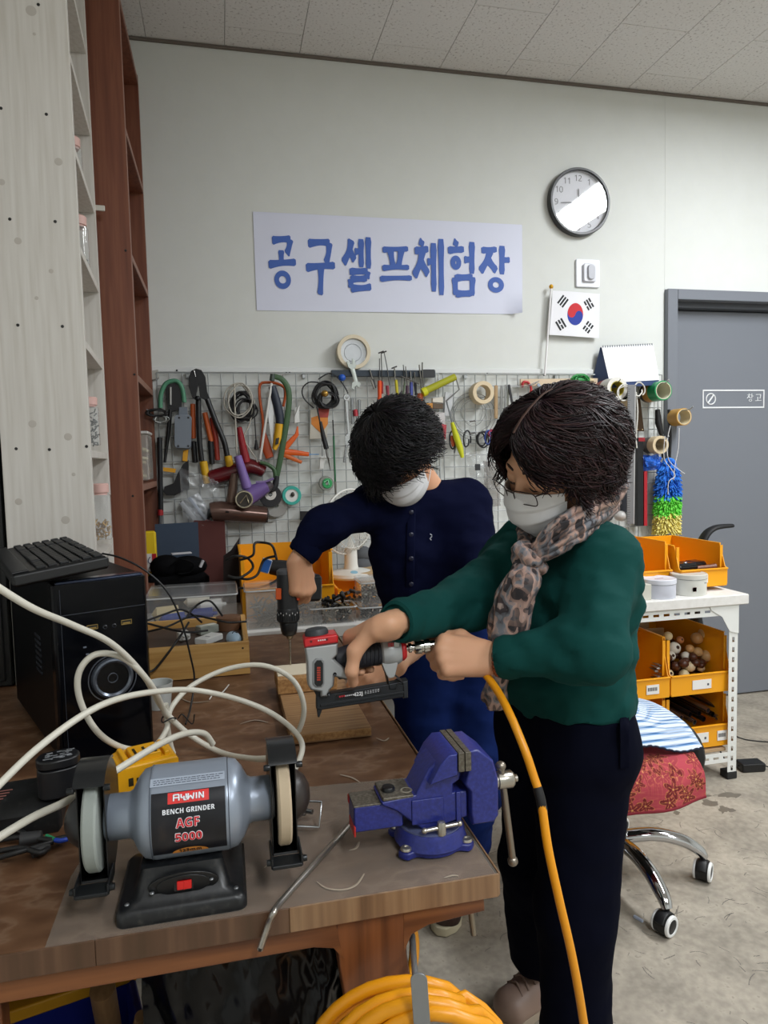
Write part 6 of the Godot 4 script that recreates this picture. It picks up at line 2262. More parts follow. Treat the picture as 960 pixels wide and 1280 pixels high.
func drill():
	var D := 1.735
	var s := D / F
	var o := at(360, 750, D)
	var t := thing("cordless_drill", "black cordless drill with orange switches, held upright over the block", "drill", o)
	t.transform = Transform3D(CB, o)
	var L := func(x: float, y: float, z := 0.0) -> Vector3: return Vector3((x - 360) * s, (750 - y) * s, z)
	var blk := mat("232426", 0.45)
	var m := MB.new()
	m.x = Transform3D(Basis(Vector3.BACK, 0.03), L.call(360, 762))
	m.lathe([[0, 0.101], [0.018, 0.1], [0.0245, 0.096], [0.0258, 0.085], [0.0262, 0.03], [0.0255, 0.004], [0.0, 0.004]], 32)
	obj("motor_body", m, blk, t)
	m = MB.new()
	m.x = Transform3D(Basis(Vector3.BACK, 0.03), L.call(360, 762))
	m.lathe([[0.0, 0.1025], [0.0195, 0.1015], [0.026, 0.097], [0.0262, 0.09], [0.0255, 0.088]], 32)
	obj("rear_cap", m, mat("54565a", 0.45), t)
	m = MB.new()
	m.x = Transform3D(Basis(Vector3.BACK, 0.03), L.call(360, 762))
	m.lathe([[0.0262, 0.004], [0.0272, 0.001], [0.0265, -0.028], [0.023, -0.031], [0.0, -0.031]], 32)
	for k in 24:
		var a := TAU * k / 24
		m.tube([Vector3(cos(a) * 0.0268, -0.026, sin(a) * 0.0268), Vector3(cos(a) * 0.0272, -0.003, sin(a) * 0.0272)], 0.0012, 4)
	obj("torque_collar", m, mat("191a1c", 0.4), t)
	m = MB.new()
	for k in 9:
		var a := lerpf(0.5, PI - 0.5, k / 8.0)
		m.x = Transform3D(Basis(Vector3.UP, PI / 2 - a), L.call(360, 762) + Vector3(cos(a) * 0.0282, -0.006 - 0.004 * (k % 2), sin(a) * 0.0282))
		m.box(Vector3.ZERO, Vector3(0.0016, 0.004, 0.0006), 0.0002)
	obj("numbers", m, mat("d6d6d6", 0.4), t)
	m = MB.new()
	m.x = Transform3D(Basis(Vector3.BACK, 0.03), L.call(361, 778))
	m.lathe([[0.0, 0.001], [0.0215, 0.001], [0.022, -0.003], [0.0205, -0.018], [0.017, -0.029], [0.009, -0.034], [0.0, -0.034]], 28)
	obj("chuck", m, mat("17181a", 0.35), t)
	m = MB.new()
	m.x = Transform3D(Basis(), L.call(362, 795.5))
	m.lathe([[0.0095, 0.002], [0.0075, -0.004], [0.004, -0.007], [0.0, -0.008]], 20)
	obj("chuck_nose", m, mat("8d7f6c", 0.3, 0.9), t)
	m = MB.new()
	m.tube([L.call(362, 796), L.call(363.3, 834)], 0.0024, 10)
	obj("drill_bit", m, mat("a9a294", 0.25, 1.0), t)
	m = MB.new()
	m.x = Transform3D(Basis(), L.call(350, 741, 0.0245))
	m.box(Vector3.ZERO, Vector3(0.014, 0.028, 0.006), 0.002)
	obj("orange_switch", m, mat("d3551c", 0.4), t)
	m = MB.new()
	m.box(L.call(373.5, 745, 0.008), Vector3(0.008, 0.02, 0.012), 0.002)
	obj("trigger", m, mat("c9471a", 0.4), t)
	m = MB.new()
	m.tube(spl([L.call(366, 730, -0.005), L.call(374, 733, -0.045), L.call(379, 738, -0.1)], 4), [0.02, 0.019, 0.019, 0.018, 0.0175, 0.0175, 0.018, 0.02, 0.022], 14)
	obj("handle", m, blk, t)
	m = MB.new()
	m.x = Transform3D(Basis(Vector3.UP, 0.5), L.call(380, 741, -0.12))
	m.box(Vector3.ZERO, Vector3(0.06, 0.07, 0.045), 0.008)
	obj("battery", m, mat("1a1b1d", 0.45), t)


const ORD := ["", "first", "second", "third", "fourth", "fifth", "sixth", "seventh", "eighth", "ninth", "tenth", "eleventh", "twelfth", "thirteenth", "fourteenth", "fifteenth", "sixteenth", "seventeenth", "eighteenth", "nineteenth", "twentieth", "twenty-first", "twenty-second", "twenty-third", "twenty-fourth", "twenty-fifth", "twenty-sixth"]

# ---------------------------------------------------------------- tables' load, chair
func bin_mesh(W: float, H: float, L: float, lip: float) -> Array:
	# hopper bin, front at local z = 0 facing +Z, base at y = 0
	var th := 0.004
	var m := MB.new()
	var side := PackedVector2Array([Vector2(0.02, 0), Vector2(0, 0.015), Vector2(0, lip), Vector2(0.012, lip + 0.006), Vector2(0.045, H), Vector2(L, H), Vector2(L, 0)])
	for s in [-1, 1]:
		m.x = Transform3D(Basis(Vector3.UP, PI / 2), Vector3(s * (W / 2 - th / 2), 0, 0))   # poly x -> -Z
		m.prism(side, -th / 2, th / 2, 0.001)
	m.x = Transform3D()
	m.box(Vector3(0, 0.004, -L / 2 - 0.01), Vector3(W - th, 0.008, L - 0.03), 0.001)
	m.box(Vector3(0, H / 2, -L + th / 2), Vector3(W - th, H, th), 0.001)
	m.box(Vector3(0, lip / 2 + 0.004, -th / 2), Vector3(W - th, lip - 0.006, th), 0.001)
	m.box(Vector3(0, lip - 0.001, 0.002), Vector3(W, 0.007, 0.009), 0.002)
	for s in [-1, 1]:
		m.box(Vector3(s * (W / 2), H - 0.003, -L / 2 - 0.02), Vector3(0.009, 0.007, L - 0.05), 0.002)
		m.box(Vector3(s * (W / 2 - 0.007), lip + (H - lip) * 0.45, -0.03), Vector3(0.014, (H - lip) * 0.95, 0.004), 0.001)
	return [m.mesh()]

func bin(label: String, pos: Vector3, W: float, H: float, L: float, lip: float, cards: Array, turn := 0.0) -> Node3D:
	var t := thing("storage_bin", label, "bin", pos, turn, "yellow open-front storage bins")
	put("body", bin_mesh(W, H, L, lip)[0], mat("f0a311", 0.38), t)
	for c in cards:
		var m := MB.new()
		m.box(Vector3(c[0], lip * 0.52, 0.002), Vector3(c[1], lip * 0.42, 0.002), 0.0004)
		obj("card", m, mat("e8e6e2", 0.5), t)
		m = MB.new()
		if c.size() > 2:
			var x := -0.5
			rng.seed = int(absf(c[0]) * 1000) + 5
			while x < 0.4:
				var w := rng.randf_range(0.06, 0.13)
				m.box(Vector3(c[0] + (x + w / 2) * c[1] * 0.8, lip * 0.54, 0.0032), Vector3(w * c[1] * 0.7, lip * 0.16, 0.0004), 0.0001)
				x += w + 0.03
			obj("print", m, mat("33343a", 0.6), t)
		else:
			m.box(Vector3(c[0] + c[1] * 0.32, lip * 0.5, 0.0032), Vector3(c[1] * 0.1, lip * 0.1, 0.0004), 0.0001)
			obj("print", m, mat("4a4c55", 0.6), t)
	return t

func clear_box(called: String, label: String, pos: Vector3, s: Vector3, lid: bool, turn := 0.0, tint := "e6e9ea10") -> Node3D:
	var t := thing(called, label, "box", pos, turn)
	var m := MB.new()
	var th := 0.002
	var hx := s.x / 2
	var hz := s.z / 2
	m.box(Vector3(0, th / 2, 0), Vector3(s.x - 0.01, th, s.z - 0.01), 0.0005)
	m.box(Vector3(0, s.y / 2, hz), Vector3(s.x, s.y, th), 0.0005)
	m.box(Vector3(0, s.y / 2, -hz), Vector3(s.x, s.y, th), 0.0005)
	m.box(Vector3(hx, s.y / 2, 0), Vector3(th, s.y, s.z), 0.0005)
	m.box(Vector3(-hx, s.y / 2, 0), Vector3(th, s.y, s.z), 0.0005)
	obj("tub", m, mat(tint, 0.04, 0.0, {"transparency": BaseMaterial3D.TRANSPARENCY_ALPHA}), t)
	m = MB.new()
	var r := rect(-hx - 0.004, -hz - 0.004, hx + 0.004, hz + 0.004, 0.012)
	var ring := PackedVector3Array()
	for q in r: ring.append(Vector3(q.x, s.y, q.y))
	ring.append(ring[0])
	m.tube(ring, 0.003, 6, false)
	obj("rim", m, mat("dfe1e180", 0.2, 0.0, {"transparency": BaseMaterial3D.TRANSPARENCY_ALPHA}), t)
	if lid:
		m = MB.new()
		m.box(Vector3(0, s.y + 0.006, 0), Vector3(s.x + 0.008, 0.008, s.z + 0.008), 0.003)
		obj("lid", m, mat("e6e9ea14", 0.2, 0.0, {"transparency": BaseMaterial3D.TRANSPARENCY_ALPHA}), t)
	return t

func heap(called: String, parent: Node3D, s: Vector3, y0: float, n: int, len_: float, r: float, mt: Material, seed_: int, flat := 0.5):
	var m := MB.new()
	rng.seed = seed_
	for i in n:
		var p := Vector3(rng.randf_range(-0.42, 0.42) * s.x, y0 + rng.randf() * s.y, rng.randf_range(-0.42, 0.42) * s.z)
		var d := Vector3(rng.randfn(), rng.randfn() * flat, rng.randfn()).normalized() * len_ * rng.randf_range(0.5, 1.0)
		m.tube([p - d, p + d], r * rng.randf_range(0.7, 1.2), 5)
	obj(called, m, mt, parent).set_meta("kind", "stuff")

func table_left():
	# pine tray on the bench
	var pine := wood(101, [[0.0, "a8793f"], [0.5, "c39655"], [1.0, "d3aa6c"]], 0, 0.5, 7.0)
	var t := thing("wooden_tray", "pine box tray of leads and oddments beside the computer", "tray", Vector3(-0.1, BT, -2.02))
	var fz := -1.875
	var bz := -2.2
	for q in [[Vector3(-0.1, 0.044, fz), Vector3(0.302, 0.088, 0.014)], [Vector3(-0.1, 0.044, bz), Vector3(0.302, 0.088, 0.014)]]:
		var m := MB.new()
		m.box(q[0] + Vector3(0, BT + 0.001, 0), q[1], 0.0015)
		obj("side_board", m, pine, t, true)
	var pz := wood(102, [[0.0, "a8793f"], [0.5, "c39655"], [1.0, "d3aa6c"]], 2, 0.5, 7.0)
	for x in [0.043, -0.245]:
		var m := MB.new()
		m.box(Vector3(x, BT + 0.047, (fz + bz) / 2), Vector3(0.014, 0.094, bz - fz + 0.0), 0.0015)
		m = MB.new()
		m.box(Vector3(x, BT + 0.047, (fz + bz) / 2), Vector3(0.014, 0.094, fz - bz - 0.015), 0.0015)
		obj("end_board", m, pz, t, true)
	var m := MB.new()
	m.box(Vector3(-0.1, BT + 0.005, (fz + bz) / 2), Vector3(0.28, 0.008, fz - bz - 0.012), 0.001)
	obj("bottom", m, mat("3f332b", 0.6), t, true)
	m = MB.new()
	m.x = Transform3D(Basis(Vector3.RIGHT, PI / 2), Vector3(0.034, BT + 0.072, fz + 0.0068))
	m.lathe([[0, 0.001], [0.0025, 0.001], [0.003, 0]], 10)
	obj("screw", m, mat("3a2a18", 0.5), t, true)
	# a lifted inner ledge carries the oddments
	m = MB.new()
	m.box(Vector3(-0.1, BT + 0.063, (fz + bz) / 2), Vector3(0.27, 0.008, fz - bz - 0.03), 0.001)
	obj("inner_ledge", m, mat("453830", 0.6), t, true)
	var ly := BT + 0.068
	t = thing("white_adapter", "flat white adapter box lying in the wooden tray", "adapter", Vector3(-0.055, ly, -1.98), -0.65)
	m = MB.new()
	m.box(Vector3(0, 0.009, 0), Vector3(0.042, 0.018, 0.075), 0.003)
	obj("case", m, mat("dcdcd8", 0.4), t)
	m = MB.new()
	m.box(Vector3(0.004, 0.0185, 0.01), Vector3(0.016, 0.001, 0.002), 0.0002)
	obj("print", m, mat("8a8c90", 0.5), t)
	t = thing("computer_mouse", "pale blue computer mouse in the tray's right corner", "mouse", Vector3(0.012, ly, -1.945), 0.25)
	m = MB.new()
	m.ell(Vector3(0, 0.012, 0), Vector3(0.019, 0.02, 0.038), 18, 12)
	obj("shell", m, mat("a9c3d6", 0.35), t)
	m = MB.new()
	m.tube(spl([Vector3(-0.006, 0.031, 0.012), Vector3(0, 0.0325, 0.004), Vector3(0.008, 0.0305, 0.012)]), 0.0012, 6)
	obj("mark", m, mat("2c2f36", 0.5), t)
	t = thing("round_tin", "small brown round tin at the back of the wooden tray", "tin", Vector3(0.0, ly, -2.12))
	m = MB.new()
	m.lathe([[0, 0], [0.034, 0], [0.034, 0.03], [0.036, 0.031], [0.036, 0.038], [0.0, 0.039]], 28)
	obj("tin", m, mat("6a4a33", 0.5), t)
	t = thing("grey_card_case", "small grey-green case in the middle of the wooden tray", "case", Vector3(-0.062, ly, -2.09), 0.5)
	m = MB.new()
	m.box(Vector3(0, 0.012, 0), Vector3(0.06, 0.024, 0.035), 0.003)
	obj("case", m, mat("8f948a", 0.5), t)
	m = MB.new()
	m.box(Vector3(0, 0.0245, 0.004), Vector3(0.05, 0.002, 0.012), 0.0005)
	obj("edge", m, mat("d7d4c4", 0.5), t)
	t = thing("white_plug", "white wall plug among the leads at the tray's left", "plug", Vector3(-0.125, ly, -2.02), 0.3)
	m = MB.new()
	m.box(Vector3(0, 0.014, 0), Vector3(0.034, 0.028, 0.03), 0.006)
	obj("body", m, mat("d4d4d0", 0.4), t)
	m = MB.new()
	for s in [-1, 1]: m.tube([Vector3(s * 0.007, 0.016, 0.014), Vector3(s * 0.007, 0.016, 0.032)], 0.002, 8)
	obj("pin", m, mat("b8b8b6", 0.2, 1.0), t)
	t = thing("tray_leads", "black leads looping over the wooden tray", "cable", Vector3(-0.12, ly, -2.0))
	m = MB.new()
	for q in [[183, 776, 1.98, 205, 768, 2.0, 225, 762, 2.03, 240, 768, 2.03, 252, 778, 2.0], [183, 790, 1.97, 210, 783, 1.98, 240, 770, 2.03, 262, 773, 2.03, 285, 778, 2.02, 308, 777, 2.05], [233, 772, 2.02, 244, 758, 2.04, 262, 751, 2.05, 278, 770, 2.07], [183, 779, 1.96, 230, 790, 1.93, 260, 788, 1.95], [236, 778, 1.92, 222, 800, 1.86, 195, 835, 1.83, 184, 840, 1.82]]:
		var pts := PackedVector3Array()
		for i in range(0, q.size(), 3): pts.append(at(q[i], q[i + 1], q[i + 2] - 0.03))
		m.tube(spl(pts, 6), 0.003, 7)
	obj("leads", m, mat("0f0f11", 0.45), t, true)
	# clear tub of paint tubes on the table behind
	t = clear_box("clear_tub", "long lidded clear plastic tub of paint tubes and brushes behind the wooden tray", Vector3(-0.115, TT, -2.455), Vector3(0.285, 0.125, 0.21), true)
	var k := 0
	for q in [[-0.10, 0.03, 0.085, 0.014, "e2e0da", 0.1], [-0.03, 0.032, 0.09, 0.013, "4f8c78", -0.05], [0.03, 0.06, 0.08, 0.016, "35468c", 0.05], [0.07, 0.028, 0.085, 0.013, "e6e4de", -0.12], [-0.08, 0.07, 0.07, 0.018, "d8c9a0", 0.15], [-0.06, 0.055, 0.085, 0.014, "4a5ea8", 0.0], [0.06, 0.085, 0.06, 0.015, "dfe0de", 0.1], [0.02, 0.095, 0.04, 0.014, "e4e0d2", -0.1]]:
		var m2 := MB.new()
		m2.x = Transform3D(Basis(Vector3.UP, q[5]) * Basis(Vector3.BACK, PI / 2), Vector3(q[0], q[1], q[2]))
		m2.lathe([[0, -0.05], [0.006, -0.05], [0.007, -0.036], [q[3] * 1.35, -0.034], [q[3] * 1.25, 0.035], [0.001, 0.05]], 14)
		var p := thing("paint_tube", ["white paint tube low at the clear tub's left", "green-banded paint tube low in the clear tub", "blue-bodied marker across the middle of the clear tub", "white paint tube low at the clear tub's right end", "cream tube upper left in the clear tub", "blue cap tube upper middle of the clear tub", "pale grey tube at the clear tub's upper right", "cream brush handle under the clear tub's lid"][k], "paint tube", t.position, 0.0, "tubes in the clear tub")
		obj("tube", m2, mat(q[4], 0.45), p)
		k += 1
	# sandpaper sheets, packets and black bits behind
	t = thing("sandpaper_sheet", "blue-grey sandpaper sheet leaning against the wire panel", "sandpaper", wl(222, 690, 0.16))
	m = MB.new()
	m.prism(PackedVector2Array([Vector2(-0.085, -0.19), Vector2(0.085, -0.19), Vector2(0.084, 0.118), Vector2(-0.084, 0.116)]), 0.0, 0.002)
	obj("sheet", m, nmat(noise(103, 0.3, 2), [[0.0, "2f3a4a"], [1.0, "42506280"]], Vector3.ONE * 6, 0.9), t)
	t.rotation.x = -0.12
	t = thing("sandpaper_sheet", "dark red-brown sandpaper sheet standing behind the blue-grey one", "sandpaper", wl(262, 702, 0.10))
	m = MB.new()
	m.prism(PackedVector2Array([Vector2(-0.115, 0.05), Vector2(-0.07, -0.15), Vector2(0.07, -0.15), Vector2(0.068, 0.165), Vector2(-0.055, 0.175)]), 0.0, 0.002)
	obj("sheet", m, nmat(noise(104, 0.3, 2), [[0.0, "4d2723"], [1.0, "633530"]], Vector3.ONE * 6, 0.9), t)
	t.rotation.x = -0.1
	t = thing("snack_packet", "yellow and red packet standing beside the brown shelf unit", "packet", onz(190, 716, -2.87))
	m = MB.new()
	m.box(Vector3(0, 0.016, 0), Vector3(0.044, 0.30, 0.02), 0.008)
	obj("bag", m, mat("e2bf1d", 0.4), t)
	m = MB.new()
	m.box(Vector3(0.002, 0.042, 0.0102), Vector3(0.036, 0.07, 0.002), 0.0005)
	obj("white_panel", m, mat("e6e2dc", 0.4), t)
	m = MB.new()
	m.box(Vector3(0.012, 0.042, 0.0118), Vector3(0.016, 0.07, 0.002), 0.0005)
	obj("red_panel", m, mat("b5202a", 0.4), t)
	m = MB.new()
	m.tube(spl([Vector3(-0.008, 0.02, 0.012), Vector3(-0.002, 0.035, 0.0125), Vector3(-0.011, 0.048, 0.0125), Vector3(-0.003, 0.065, 0.012)]), 0.0016, 6)
	obj("print", m, mat("25315e", 0.4), t)
	t = thing("black_pouch", "soft black tool pouch on the table before the sandpaper", "pouch", wl(228, 718, 0.3))
	m = MB.new()
	m.box(Vector3(-0.02, -0.085, 0), Vector3(0.24, 0.2, 0.09), 0.03)
	m.ell(Vector3(-0.06, 0.035, 0), Vector3(0.06, 0.045, 0.05), 14, 8)
	m.ell(Vector3(0.02, 0.03, 0), Vector3(0.075, 0.042, 0.05), 14, 8)
	m.tube(spl([Vector3(-0.04, 0.04, 0.05), Vector3(0.0, 0.065, 0.055), Vector3(0.045, 0.045, 0.055), Vector3(0.03, 0.015, 0.055), Vector3(-0.01, 0.01, 0.055)]), 0.004, 7)
	obj("pouch_body", m, mat("0c0c0e", 0.8, 0.0, {"metallic_specular": 0.2}), t)
	m = MB.new()
	m.x = Transform3D(Basis(Vector3.UP, 0.2), Vector3.ZERO)
	m.box(Vector3(0.0, 0.082, 0.0), Vector3(0.075, 0.006, 0.03), 0.002)
	m.tube([Vector3(0.06, 0.03, 0.05), Vector3(0.072, 0.055, 0.052)], 0.006, 8)
	obj("paper_slip", m, mat("c9c8cc", 0.5), t)
	t = thing("black_cardboard", "torn dark brown card standing beside the yellow bin", "card", wl(290, 722, 0.25))
	m = MB.new()
	m.prism(PackedVector2Array([Vector2(-0.04, -0.13), Vector2(0.045, -0.13), Vector2(0.05, 0.07), Vector2(0.03, 0.09), Vector2(0.036, 0.16), Vector2(0.0, 0.11), Vector2(-0.03, 0.09)]), 0.0, 0.004)
	obj("card", m, mat("2a2120", 0.8), t)
	# yellow bin with power-tool bits and leads
	bin("yellow open-front bin holding a black power tool behind the drill", Vector3(0.215, TT, -2.5), 0.33, 0.235, 0.34, 0.11, [])
	t = thing("black_power_tool", "black power tool lying in the yellow bin behind the drilling hand", "power tool", Vector3(0.22, 0.86, -2.58))
	m = MB.new()
	m.tube([Vector3(-0.06, 0.06, 0.0), Vector3(0.0, 0.05, 0.02), Vector3(0.05, 0.025, 0.03)], [0.028, 0.034, 0.03], 12)
	m.tube([Vector3(0.0, 0.04, 0.01), Vector3(0.04, -0.03, 0.03)], [0.022, 0.02], 10)
	m.tube([Vector3(0.06, 0.03, 0.03), Vector3(0.1, -0.06, 0.03)], [0.03, 0.034], 10)
	obj("body", m, mat("121214", 0.5), t)
	t = thing("blue_box", "small blue electronic box hanging in the yellow bin's leads", "box", onz(332, 707, -2.46), 0.1)
	m = MB.new()
	m.x = Transform3D(Basis(Vector3.BACK, -0.35), Vector3.ZERO)
	m.box(Vector3.ZERO, Vector3(0.034, 0.05, 0.018), 0.003)
	obj("case", m, mat("c9cfd6", 0.4), t)
	m = MB.new()
	m.x = Transform3D(Basis(Vector3.BACK, -0.35), Vector3.ZERO)
	m.box(Vector3(0, 0, 0.008), Vector3(0.029, 0.044, 0.006), 0.001)
	obj("blue_face", m, mat("2459a0", 0.35), t)
	t = thing("bin_leads", "black leads looping out of the yellow bin over the table", "cable", onz(320, 720, -2.45))
	m = MB.new()
	for q in [[300, 700, 316, 694, 318, 680, 326, 678, 340, 682, 346, 700], [296, 722, 310, 724, 322, 718, 330, 700, 345, 695], [298, 735, 320, 735, 338, 730, 350, 722], [282, 700, 295, 695, 310, 698, 316, 710, 300, 722, 285, 720]]:
		var pts := PackedVector3Array()
		for i in range(0, q.size(), 2): pts.append(onz(q[i], q[i + 1], -2.45 + 0.01 * (i % 3)))
		m.tube(spl(pts, 6), 0.0045, 7)
	obj("leads", m, mat("141415", 0.5), t, true)
	# boxes of hardware along the table's front
	t = clear_box("screw_box", "frosted plastic box of long screws behind the drill", Vector3(0.185, TT, -2.425), Vector3(0.25, 0.13, 0.15), true, 0.0, "cfcfca3c")
	heap("screws", t, Vector3(0.24, 0.07, 0.14), 0.01, 260, 0.03, 0.0018, mat("7b7a74", 0.4, 0.7), 111)
	t = clear_box("parts_box", "open clear box of mixed metal fittings right of the drill", Vector3(0.352, TT, -2.4), Vector3(0.155, 0.055, 0.1), false)
	heap("fittings", t, Vector3(0.15, 0.05, 0.1), 0.006, 120, 0.012, 0.005, mat("6d675c", 0.4, 0.7), 112, 0.7)
	heap("dark_fittings", t, Vector3(0.13, 0.03, 0.08), 0.055, 26, 0.016, 0.006, mat("1b1a1a", 0.5), 113, 0.6)
	heap("brass_fittings", t, Vector3(0.13, 0.02, 0.08), 0.05, 20, 0.02, 0.002, mat("c2ab7b", 0.35, 0.7), 114, 0.6)
	t = clear_box("stacked_box", "lower of two stacked clear boxes of washers beside the navy cardigan", Vector3(0.51, TT, -2.42), Vector3(0.125, 0.045, 0.12), true)
	heap("washers", t, Vector3(0.12, 0.03, 0.11), 0.006, 90, 0.008, 0.004, mat("67645d", 0.4, 0.7), 115)
	t = clear_box("stacked_box", "upper taller clear box of grey washers beside the navy cardigan", Vector3(0.51, TT + 0.056, -2.42), Vector3(0.115, 0.075, 0.12), true)
	heap("washers", t, Vector3(0.11, 0.05, 0.11), 0.006, 110, 0.009, 0.004, mat("8d897f", 0.4, 0.7), 116)
	bin("small yellow bin of oddments under the fan base", Vector3(0.5, TT, -2.52), 0.2, 0.085, 0.24, 0.05, [])
	heap("oddments", get_node("storage_bin_001"), Vector3(0.17, 0.05, 0.1), 0.03, 40, 0.02, 0.006, mat("3a2f28", 0.5), 117)
	# white desk fan
	var fb := Vector3(0.49, TT + 0.09, -2.76)
	t = thing("desk_fan", "small white desk fan with a wire cage behind the navy sleeve", "fan", fb)
	var white := mat("dcdbd4", 0.4)
	m = MB.new()
	m.lathe([[0.0, 0.0], [0.095, 0.0], [0.1, 0.008], [0.095, 0.02], [0.06, 0.03], [0.03, 0.034], [0.027, 0.05], [0.025, 0.12], [0.0, 0.12]], 36)
	obj("base", m, white, t)
	m = MB.new()
	m.x = Transform3D(Basis(Vector3.RIGHT, 0.3), Vector3(0, 0.027, 0.065))
	m.lathe([[0, 0.002], [0.014, 0.002], [0.016, 0]], 20)
	obj("button", m, mat("7fb4cc", 0.4), t)
	var fc := Vector3(-0.01, 0.225, 0.02)
	var fa := Vector3(0.55, -0.1, 0.83).normalized()
	m = MB.new()
	m.x = look(fc - fa * 0.09, fa, Vector3.UP)
	m.lathe([[0, 0], [0.035, 0.004], [0.042, 0.03], [0.042, 0.07], [0.03, 0.08], [0, 0.082]], 24)
	m.x = Transform3D()
	m.tube([Vector3(0, 0.11, 0), fc - fa * 0.05], 0.02, 10)
	obj("motor", m, white, t)
	var ft := look(fc, fa, Vector3.UP)
	var R := 0.13
	for k2 in 48:
		m = MB.new()
		m.x = ft
		var a := TAU * k2 / 48
		var e := Vector3(cos(a), 0, sin(a))
		m.tube([e * 0.035 + Vector3(0, 0.05, 0), e * 0.09 + Vector3(0, 0.044, 0), e * 0.122 + Vector3(0, 0.022, 0), e * R, e * 0.12 - Vector3(0, 0.025, 0), e * 0.05 - Vector3(0, 0.045, 0)], 0.0012, 5)
		obj("cage_wire", m, white, t)
	m = MB.new()
	m.x = ft
	for q in [[R, 0.0, 0.004], [0.1, 0.038, 0.0016], [0.035, 0.05, 0.003]]:
		var ring := PackedVector3Array()
		for i in 49: ring.append(Vector3(cos(TAU * i / 48) * q[0], q[1], sin(TAU * i / 48) * q[0]))
		m.tube(ring, q[2], 6, false)
	m.lathe([[0, 0.054], [0.036, 0.052], [0.036, 0.046], [0, 0.046]], 24)
	obj("cage_rim", m, white, t)
	for k2 in 4:
		m = MB.new()
		m.x = Transform3D(ft.basis * Basis(Vector3.UP, TAU * k2 / 4), fc)
		var rows := []
		for i in 5:
			var l := PackedVector3Array()
			for j in 5:
				var a := lerpf(-0.55, 0.55, j / 4.0)
				var r := lerpf(0.02, 0.105, i / 4.0)
				l.append(Vector3(cos(a) * r, 0.02 * a, sin(a) * r))
			rows.append(l)
		m.sheet(rows, 0.002)
		obj("blade", m, mat("c8d2d6", 0.3), t)
	t = thing("grey_rags", "grey cloths and dark bits heaped behind the fan's right side", "cloth", Vector3(0.6, TT + 0.12, -2.86))
	m = MB.new()
	rng.seed = 12
	for i in 7:
		m.ell(Vector3(rng.randf_range(-0.07, 0.09), rng.randf_range(-0.02, 0.06), rng.randf_range(-0.04, 0.04)), Vector3(0.045, 0.035, 0.04), 10, 7)
	obj("cloth", m, mat("55575a", 0.9), t)
	m = MB.new()
	m.box(Vector3(0.03, -0.065, 0.08), Vector3(0.24, 0.12, 0.2), 0.004)
	obj("carton", m, mat("b59a72", 0.7), t)


